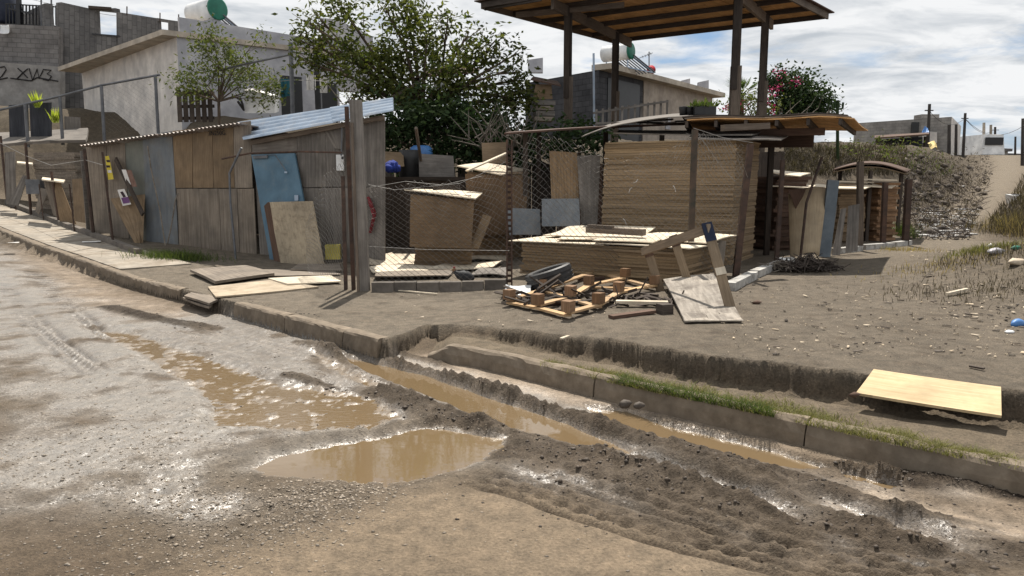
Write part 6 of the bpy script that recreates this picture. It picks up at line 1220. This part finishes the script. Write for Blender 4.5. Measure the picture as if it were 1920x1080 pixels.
SP = [(600, 70, 34), (645, 22, 36), (575, 40, 20), (690, 115, 52), (610, 115, 40), (650, 85, 28), (765, 30, 50), (800, 75, 58), (745, 95, 44), (855, 125, 52), (905, 100, 36), (925, 160, 55), (965, 190, 42), (830, 175, 55), (745, 165, 50), (685, 170, 34), (885, 215, 50), (950, 235, 36), (930, 75, 14), (970, 100, 12), (880, 60, 18), (560, 75, 14), (590, 25, 14), (630, -5, 16), (720, 10, 16), (980, 150, 14), (1000, 185, 14), (955, 130, 18), (560, 110, 16), (840, 30, 16), (720, 130, 40)]
tree('leafy_tree', 'large leafy tree rising behind the shed and yard', gp3(770, 18.6), P(790, 215, 18.9), SP, 18.9, 52, 26, .19, .16, .034, .35, M_LEAF, .17, 101)
SP2 = [(395, 60, 22), (385, 95, 26), (350, 150, 26), (425, 95, 26), (440, 130, 26), (405, 140, 28), (470, 120, 22), (480, 155, 22), (330, 160, 14), (370, 165, 24), (450, 165, 22), (485, 70, 12), (520, 160, 26), (500, 185, 18)]
tree('slender_tree', 'small airy tree in front of the white house', gp3(412, 21.2), P(410, 190, 21.2), SP2, 21.2, 80, 24, .16, .13, .024, .4, M_LEAF2, .06, 111)
SP3 = [(1455, 150, 20), (1490, 165, 32), (1520, 185, 30), (1545, 200, 22), (1475, 195, 34), (1505, 205, 30)]
bt = tree('bougainvillea_tree', 'round dark green tree with pink flowers right of the pavilion', gp3(1495, 28), P(1495, 215, 28), SP3, 28, 110, 34, .2, .15, .04, 0., M_LEAFD, .1, 121)
fl = lobes([(1465, 138, 9), (1470, 158, 10), (1450, 172, 14), (1490, 150, 6)], 27.3, 30, 5); V, F = leaves(fl, 10, .10, .09, .035, 0, 6); fast_mesh('flowers', V, F, M_PINK, parent=bt, kind='stuff')
SP4 = [(1395, 190, 22), (1415, 200, 24), (1440, 195, 22), (1375, 200, 18)]
b2 = tree('flowering_shrub', 'thin shrub with pink flowers between the right pavilion posts', gp3(1410, 27), P(1410, 225, 27), SP4, 27, 60, 18, .18, .13, .035, 0., M_LEAF2, .05, 131, 'shrub')
fl = lobes([(1392, 195, 18), (1440, 190, 20), (1365, 200, 10), (1452, 200, 14)], 26.7, 6, 7); V, F = leaves(fl, 8, .06, .09, .035, 0, 8); fast_mesh('flowers', V, F, M_PINK, parent=b2, kind='stuff')
pm_ = thing('palm', gp3(1388, 29), 'small palm behind the right pavilion posts', 'palm'); q = P(1390, 178, 29); MB().tube([gp3(1388, 29) - up * .2, q], .14, 8, .1).build('trunk', M_BARK, pm_); random.seed(5)
fr_ = MB()
for k in range(22):
    a = random.uniform(0, 6.28); el = random.uniform(-.2, 1.2); L_ = random.uniform(.6, .95); d = Vector((math.cos(a) * math.cos(el), math.sin(a) * math.cos(el) * .7, math.sin(el)))
    for j in range(11):
        s_ = (j - 5) * .16; sd2 = d.cross(up).normalized(); dd_ = (d + sd2 * s_ + up * -.06 * abs(j - 5)).normalized(); leafquad(fr_, q + d * L_ * .35, dd_, .018, L_ * .75, up)
    fr_.beam(q, q + d * L_ * .35, .02, .02)
fr_.build('fronds', M_PALM, pm_)
cc_ = thing('cactus', gp3(1571, 24), 'small branching cactus above the canopy tip', 'cactus'); q = P(1570, 208, 24)
cm = MB(); cm.tube([gp3(1571, 24), q, P(1571, 188, 24)], .05, 7)
for dx, y0, y1 in ((-9, 207, 194), (9, 205, 192), (-5, 203, 190)): cm.tube([P(1571, y0, 24), P(1571 + dx, y0 - 2, 24), P(1571 + dx * 1.1, y1, 24)], .035, 6)
cm.build('stems', M_LEAFD, cc_)
# understorey plants behind the yard, massed dense and dark to darken the bank
SU = [(700, 260, 24), (1080, 250, 26), (1120, 262, 24), (900, 285, 30), (830, 285, 26), (1000, 285, 26), (1060, 285, 24), (780, 240, 34), (860, 215, 36), (920, 235, 32), (700, 225, 22), (760, 235, 34), (820, 250, 36), (880, 262, 34), (720, 240, 26), (930, 275, 30), (850, 232, 30), (790, 205, 34), (960, 285, 24), (740, 270, 24), (990, 260, 24), (1040, 265, 24)]
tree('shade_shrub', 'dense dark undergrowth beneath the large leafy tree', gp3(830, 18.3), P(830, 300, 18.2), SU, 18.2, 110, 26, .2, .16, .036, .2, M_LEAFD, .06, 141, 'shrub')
for k, (px, py, Y, n, lab) in enumerate(((880, 235, 18.6, 70, 'bare tangled branches below the large tree'), (700, 180, 20.5, 30, 'bare twigs sticking up between the shed and the tree'), (935, 250, 16.5, 40, 'grey dead branches at the left end of the canopy'), (1490, 205, 26.5, 25, 'dry branches in front of the round dark tree'))):
    mb = MB(); random.seed(200 + k)
    for _ in range(n):
        a = P(px + random.uniform(-60, 60), py + random.uniform(5, 35), Y); e = a + Vector((random.gauss(0, .5), random.gauss(0, .2), random.uniform(.1, .8))); mb.tube([a, a.lerp(e, .5) + Vector((random.gauss(0, .08), 0, random.gauss(0, .08))), e], .018, 4, .004, cap=False)
    mb.build('dead_branches', M_DEADWOOD, None, lab, 'branches')
lm_ = thing('hanging_lamp', P(810, 200, 19), 'pair of white round bulbs hanging below a rusty sheet', 'lamp')
for k, px in enumerate((818, 830)): mb = MB(); mb.ico(P(px, 164 - 4 * k, 18.6), .075, 2, (1, 1, 1), 0); mb.build('bulb', M_WHITE, lm_, smooth=True)
MB().sheet([P(772, 146, 18.8), P(880, 138, 18.6), P(900, 126, 19.6), P(800, 130, 19.8)], .02, 6, 3, sheetfn(.06), up=(0, 0, 1)).build('sheet', M_WOODRED, lm_); MB().beam(P(732, 184, 18.2), P(800, 146, 18.8), .09, .06).build('arm', M_WOOD, lm_)
for k, (px, py, Y, s_, lab) in enumerate(((70, 196, 22.3, 1., 'bright yellow green reed clump by the left dark panel'), (105, 225, 22.0, .9, 'bright yellow green reed clump right of the dark panels'))):
    mb = MB(); random.seed(300 + k)
    for _ in range(60): leafquad(mb, P(px + random.uniform(-5, 5), py + 6, Y), Vector((random.gauss(0, .25), random.gauss(0, .25), 1)), .018, random.uniform(.25, .55) * s_)
    mb.build('reed_clump', M_REED, None, lab, 'plant')
for k, (spec, Y, m, lab) in enumerate(([[(1520, 285, 26), (1490, 300, 24), (1550, 300, 22), (1470, 280, 20)], 18.5, M_DRYDARK, 'dry brown scrub above the dark brown stack'], [[(1640, 275, 28), (1690, 270, 28), (1600, 282, 24), (1665, 290, 22), (1720, 283, 20), (1575, 292, 20)], 24.0, M_LEAF2, 'green scrub on the bank below the far grey building'], [[(700, 200, 22), (650, 195, 24), (660, 215, 20)], 21.0, M_LEAF2, 'leafy shrub between the dark post and the large tree'])):
    cs = lobes(spec, Y, 26, 400 + k, 1.5); V, F = leaves(cs, 18, .13, .12, .018, -.1, 410 + k); fast_mesh('scrub', V, F, m, lab, 'shrub')['kind'] = 'stuff'
for k, (px, Y) in enumerate(((470, 20.8), (520, 20.6))): pass
# ------------------------------------------------------------------ grass, pebbles, litter
def blades(xs, ys, zs, hmin, hmax, w, leanx, seed, mat, name, kind='stuff', label=None, cat=None):
    rg = np.random.default_rng(seed); n = len(xs); c = np.stack([xs, ys, zs], 1); a = rg.uniform(0, 6.28, n); h = rg.uniform(hmin, hmax, n); ln = rg.normal(0, leanx, (n, 2)) * h[:, None]
    t = c + np.stack([ln[:, 0], ln[:, 1], h], 1); m = c + np.stack([ln[:, 0] * .35, ln[:, 1] * .35, h * .6], 1); s = np.stack([np.cos(a), np.sin(a), a * 0], 1) * w
    V = np.stack([c - s, c + s, m + s * .7, t, m - s * .7], 1).reshape(-1, 3); i = np.arange(n)[:, None] * 5
    F = (i + np.array([[0, 1, 2, 4]])); F2 = (i + np.array([[4, 2, 3, 3]]))
    F3 = np.concatenate([F, i + np.array([[4, 2, 3, 4]])])[:n]
    # tip as a second triangle list
    T = np.concatenate([i + np.array([[0, 1, 2]]), i + np.array([[0, 2, 4]]), i + np.array([[4, 2, 3]])]); return fast_mesh(name, V, T, mat, label, cat, kind)
rg = np.random.default_rng(77)
gl_ = np.array([G(*p, .15)[:2] for p in ((1020, 678), (1120, 700), (1200, 716), (1300, 738), (1400, 758), (1500, 778), (1600, 800), (1700, 822), (1800, 845), (1920, 868))])
seg = rg.integers(0, len(gl_) - 1, 26000); u = rg.random(26000); bx_ = gl_[seg] * (1 - u[:, None]) + gl_[seg + 1] * u[:, None]
fr = (seg + u) / (len(gl_) - 1); wid = .04 + .10 * np.sin(np.pi * np.clip(fr * 1.1, 0, 1)) ; off_ = rg.normal(0, 1, 26000) * wid; gx = bx_[:, 0] + off_ * .35; gy = bx_[:, 1] + off_ * .9 + .02
kp = (gnoise(gx * 3, gy * 3, 9) + .6 * gnoise(gx * 9, gy * 9, 10) + rg.normal(0, .25, len(gx)) > -.05) ; gx, gy, fr = gx[kp], gy[kp], fr[kp]; hh_ = .045 + .055 * np.exp(-((fr - .25) / .25) ** 2)
inside = gy > youter(gx) - .03; gx, gy = gx[inside], gy[inside]; gzv = zarr(gx, gy); gzv = np.maximum(gzv, np.where(gy < youter(gx) + .13, .135, 0))
blades(gx, gy, gzv - .005, .012, .05, .0022, .9, 1, M_GRASS, 'grass')
dx_ = rg.normal(0, 1, 2600); pc = ghit(1180, 735); qx = np.concatenate([pc.x + .9 * rg.random(2600) - .1]); qy = youter(qx) + rg.normal(.02, .05, 2600); m_ = qy > youter(qx) - .01; qx, qy = qx[m_], qy[m_]; blades(qx, qy, np.full(len(qx), .13), .02, .085, .0025, .9, 2, M_GRASSG, 'grass')
pc = hit(330, 486); qx = pc.x + rg.normal(0, .35, 1500); qy = pc.y + rg.normal(0, .16, 1500); blades(qx, qy, zarr(qx, qy), .05, .2, .004, .5, 3, M_GRASSG, 'grass')
for px, py, sx_, sy_, n, h0_, h1_, mt in ((1905, 440, .35, .5, 1500, .15, .42, M_DRYDARK), (1905, 440, .35, .5, 500, .15, .45, M_DRY), (1870, 480, .5, .3, 500, .05, .15, M_DRYDARK), (1845, 470, .25, .2, 700, .03, .12, M_GRASS), (1800, 490, .6, .3, 500, .02, .06, M_DRY), (1880, 540, .7, .4, 900, .02, .09, M_DRYDARK), (1700, 470, .3, .3, 300, .03, .1, M_DRY), (1690, 440, .12, .3, 500, .1, .4, M_GRASSG)):
    pc = hit(px, py); qx = pc.x + rg.normal(0, sx_, n); qy = pc.y + rg.normal(0, sy_, n); blades(qx, qy, zarr(qx, qy), h0_, h1_, .004, .35, n, mt, 'grass' if mt in (M_GRASS, M_GRASSG) else 'dry_grass')
def pebbles(name, pts, r0, r1, mat, seed, flat_=.6, sub=0):
    rg = np.random.default_rng(seed); vs, fs = ICO[sub]; vs = np.array([tuple(v) for v in vs]); fs = np.array(fs); n = len(pts); r = r0 * (r1 / r0) ** (rg.random(n) ** 2.2)
    a = rg.uniform(0, 6.28, n); sc = rg.uniform(.6, 1.3, (n, 3)); sc[:, 2] *= flat_; j = 1 + rg.uniform(-.25, .25, (n, len(vs)))
    q = vs[None] * sc[:, None] * j[..., None] * r[:, None, None]; x = q[..., 0] * np.cos(a)[:, None] - q[..., 1] * np.sin(a)[:, None]; y = q[..., 0] * np.sin(a)[:, None] + q[..., 1] * np.cos(a)[:, None]
    z = zarr(pts[:, 0], pts[:, 1]); V = np.stack([x + pts[:, 0, None], y + pts[:, 1, None], q[..., 2] + z[:, None] + r[:, None] * .15 * flat_], -1).reshape(-1, 3)
    F = (np.arange(n)[:, None, None] * len(vs) + fs[None]).reshape(-1, 3); return fast_mesh(name, V, F, mat, kind='stuff')
def scat(px0, px1, py0, py1, n, seed, dens=None, inv=True):
    rg = np.random.default_rng(seed); out = []
    while len(out) < n:
        a, b = rg.uniform(px0, px1), rg.uniform(py0, py1); g = G(a, b, .1); out.append((g.x, g.y))
    return np.array(out)
def around(line, w, n, seed, z=0.):
    rg = np.random.default_rng(seed); p = pline(line, z); L = np.hypot(*(p[1:] - p[:-1]).T); i = rg.choice(len(L), n, p=L / L.sum()); u = rg.random((n, 1)); return p[i] * (1 - u) + p[i + 1] * u + rg.normal(0, w, (n, 2))
pts = np.concatenate([around([(330, 935), (460, 975), (580, 960), (650, 940)], .22, 2600, 1), around([(200, 1000), (330, 1010), (420, 1040)], .3, 1100, 2), around([(0, 900), (150, 850), (330, 830), (480, 820)], .5, 2200, 3), around([(500, 960), (600, 935), (700, 905)], .16, 1500, 4), around([(700, 1050), (1000, 1050)], .5, 120, 5)]); pebbles('gravel', pts, .003, .013, M_STONE, 9, .5)
pts = np.concatenate([around([(0, 700), (100, 760), (300, 800)], .8, 1800, 13), around([(560, 820), (760, 805), (900, 825)], .2, 900, 14)]); pebbles('gravel', pts, .003, .009, M_STONE, 19, .6)
clp = np.concatenate([around(px, w * .8, int(110 * w / .08), 30 + i) for i, (px, h_, w, c) in enumerate(RIDGES)]); pebbles('mud_clods', clp, .004, .020, M_CLOD, 29, .6, 0)
clp = np.concatenate([around([(1400, 880), (1700, 950), (1920, 1000)], .22, 250, 51), around([(300, 640), (600, 690), (850, 790)], .4, 250, 52), around([(900, 880), (1200, 960), (1500, 1040)], .25, 260, 53)]); pebbles('mud_clods', clp, .003, .013, M_CLOD, 39, .6, 0)
# wood chips and scraps over the dirt lot
def chips(name, pts, l0, l1, mat, seed, kind='stuff', asp=.3):
    rg = np.random.default_rng(seed); n = len(pts); a = rg.uniform(0, 6.28, n); L = l0 * (l1 / l0) ** (rg.random(n) ** 2.5); w = L * rg.uniform(asp * .5, asp * 1.5, n); z = zarr(pts[:, 0], pts[:, 1]) + .004
    cs = []
    for sx_, sy_ in ((-1, -1), (1, -1), (1, 1), (-1, 1)):
        x = sx_ * L / 2; y = sy_ * w / 2 * rg.uniform(.5, 1.2, n); cs.append(np.stack([pts[:, 0] + x * np.cos(a) - y * np.sin(a), pts[:, 1] + x * np.sin(a) + y * np.cos(a), z + rg.uniform(0, .012, n)], 1))
    top = [c + np.array([0, 0, .005]) for c in cs]; V = np.stack(cs + top, 1).reshape(-1, 3); F = np.array([(4, 5, 6, 7), (0, 1, 5, 4), (1, 2, 6, 5), (2, 3, 7, 6), (3, 0, 4, 7)]); F = (np.arange(n)[:, None, None] * 8 + F[None]).reshape(-1, 4); return fast_mesh(name, V, F, mat, kind=kind)
lotp = np.concatenate([scat(1350, 1920, 560, 720, 330, 61), scat(700, 1350, 545, 640, 110, 62), scat(1700, 1920, 440, 640, 260, 63)]); lotp = lotp[lotp[:, 1] > yedge(lotp[:, 0]) + .1]
chips('wood_chips', lotp, .008, .075, M_CHIP, 64); chips('dark_scraps', np.concatenate([scat(1350, 1920, 560, 720, 160, 65), scat(1720, 1920, 500, 640, 180, 66)]), .02, .12, M_RUBBLE, 67)
lp = np.concatenate([scat(1350, 1920, 560, 720, 260, 71), scat(700, 1350, 545, 620, 100, 72)]); lp = lp[lp[:, 1] > yedge(lp[:, 0]) + .1]; pebbles('gravel', lp, .004, .014, M_STONE, 73)
# rubble slope: stones, trash and sticks
def slope(n, seed, px0=1690, px1=1860, py0=285, py1=450):
    rg = np.random.default_rng(seed); a, b = rg.uniform(px0, px1, n * 3), rg.uniform(py0, py1, n * 3); k = a <= 1870 - (b - 300) * .35
    q = ghits(a[k], b[k]); return q[q[:, 1] < 60][:n]
pebbles('rubble', slope(450, 81), .03, .20, M_RUBBLE, 82, .7); chips('litter', slope(90, 83), .06, .25, M_TRASH, 84, asp=.7)
tp = slope(260, 85, 1715, 1850, 390, 445); chips('litter', tp, .06, .34, M_TRASH, 86, asp=.8); chips('sticks', slope(260, 87), .15, .7, M_WOODDARK, 88, asp=.06)
mb = MB(); random.seed(9)
for x, y in slope(1300, 89): z = HZat(x, y); d = Vector((random.gauss(0, .4), random.gauss(0, .3), random.uniform(.05, .4))) * .45; mb.tube([(x, y, z), Vector((x, y, z)) + d], .012, 3, .004, cap=False)
mb.build('twigs', M_WOODDARK, None, kind='stuff')
for spec, Y, m, lab in (([(1780, 300, 16), (1740, 305, 18), (1815, 302, 14), (1760, 330, 16)], 26, M_DRYDARK, 'dry bush on the crest of the rubble slope'),):
    cs = lobes(spec, Y, 30, 500, 1.); V, F = leaves(cs, 14, .16, .14, .012, -.2, 501); fast_mesh('scrub', V, F, m, lab, 'shrub')
for k, (x0, x1, y0, y1, n, mt, h0_, h1_) in enumerate(((1690, 1855, 295, 430, 1800, M_DRYDARK, .03, .16), (1690, 1790, 285, 330, 300, M_LEAF2, .05, .2), (1470, 1700, 275, 330, 3300, M_DRYDARK, .06, .28), (1855, 1925, 318, 420, 1800, M_DRYDARK, .06, .3))):
    pts = slope(n, 600 + k, x0, x1, y0, y1) if k < 2 else None
    if pts is None:
        rg = np.random.default_rng(600 + k); pts = []
        pts = ghits(rg.uniform(x0, x1, n), rg.uniform(y0, y1, n))
        if k == 3: pts = pts[pts[:, 0] > np.interp(pts[:, 1], PATHY, PATHX) + .03 * pts[:, 1]]
    if len(pts) > 3: blades(pts[:, 0], pts[:, 1], zarr(pts[:, 0], pts[:, 1]), h0_, h1_, .012, .5, 610 + k, mt, 'dry_grass' if mt is M_DRYDARK else 'weeds')
# named litter
def blobthing(name, px, py, r, sq, mat, label, cat, sub=2, j=.15, dz=.6):
    mb = MB(); random.seed(int(px)); q = hit(px, py); mb.ico(q + up * r * sq[2] * dz, r, sub, sq, j, .4); return mb.build(name, mat, None, label, cat, smooth=True)
tub = thing('discarded_tub', hit(1916, 388), 'white discarded tub lying at the right edge beside the path', 'tub'); q = hit(1918, 388); MB().hexa([q + Vector(v) for v in ((-.28, 0, 0), (.6, -.1, 0), (.65, .4, 0), (-.22, .45, 0), (-.34, -.03, .36), (.66, -.13, .34), (.7, .45, .38), (-.28, .5, .4))]).build('basin', M_WHITE, tub); MB().hexa([q + Vector(v) for v in ((-.25, .05, .375), (.6, -.02, .36), (.62, .35, .39), (-.2, .38, .4), (-.25, .05, .38), (.6, -.02, .365), (.62, .35, .395), (-.2, .38, .405))]).build('hollow_shade', M_IRON, tub)  # flat black plate on top imitates shade inside the tub
blobthing('plastic_bottle', 1908, 611, .045, (2.0, .9, .9), M_BLUETARP, 'blue crushed plastic bottle at the right edge of the lot', 'bottle')
blobthing('plastic_bag', 1893, 624, .04, (1.2, .8, .4), M_WHITE, 'scrap of white plastic below the blue bottle', 'bag'); blobthing('plastic_bottle', 1905, 468, .05, (2.2, .8, .7), M_GREEN, 'green plastic bottle on the weedy mound', 'bottle')
blobthing('plastic_bag', 1866, 476, .10, (1.4, .8, .5), surf('grey_plastic', (.3, .29, .31), (.45, .44, .46), .5, 8, bump=.4), 'crumpled grey bag on the weedy mound', 'bag', j=.25); blobthing('foam_piece', 1905, 496, .10, (1.5, .8, .5), M_CHIP, 'pale chunk of foam on the weedy mound', 'foam', j=.2); blobthing('plastic_bag', 1857, 466, .05, (1, .8, .9), M_PAPER, 'small pale bag beside the grey one on the mound', 'bag', j=.2)
blobthing('stone', 1172, 762, .035, (1.3, .8, .7), M_CLOD, 'wet dark clod in the gutter, left one of two by the kerb', 'clod', j=.2); blobthing('stone', 1198, 764, .03, (1.3, .8, .7), M_CLOD, 'wet dark clod in the gutter, right one of two by the kerb', 'clod', j=.2)
blobthing('brick_piece', 1419, 570, .05, (1.6, .9, .6), M_WOODRED, 'small brick fragment right of the peeling board', 'brick', 0, .1); blobthing('brick_piece', 1602, 744, .035, (1.6, .9, .6), M_WOODRED, 'small brick fragment left of the yellow board', 'brick', 0, .1)
a, b = hit(1775, 556) + up * .03, hit(1813, 549) + up * .04; MB().beam(a, b, .04, .03).build('wooden_stick', M_PLYPALE, None, 'pale stick lying before the weedy mound', 'stick')
for k, (x0, y0, x1, y1, lab) in enumerate(((735, 542, 762, 540, 'reddish splinter in front of the block row'), (742, 546, 820, 553, 'long thin splinter in front of the block row'), (1052, 638, 1066, 633, 'small splinter at the edge of the bank'), (1818, 690, 1845, 695, 'dark splinter behind the yellow board'))):
    MB().beam(hit(x0, y0) + up * .015, hit(x1, y1) + up * .015, .03, .012).build('splinter', (M_WOODRED, M_PLYPALE, M_PLYPALE, M_WOODDARK)[k], None, lab, 'splinter')
for k, (px, py, rz, s_, lab) in enumerate(((172, 456, .5, .16, 'white scrap of paper on the pavement'), (845, 544, .2, .10, 'pale torn paper in front of the block row'), (30, 332 + 60, .3, .12, 'small dark scrap on the far pavement'), (25, 458, .4, .09, 'small pale paper lying in the gutter at far left'))):
    q = hit(px, py) + up * .035; c, s2 = math.cos(rz), math.sin(rz); MB().sheet([q + Vector((x * c - y * s2, x * s2 + y * c, 0)) * s_ for x, y in ((-1, -.7), (1, -.7), (1, .7), (-1, .7))], .003, 4, 4, sheetfn(.015), up=(0, 0, 1)).build('paper_scrap', M_PAPER if k != 2 else M_INK, None, lab, 'paper')
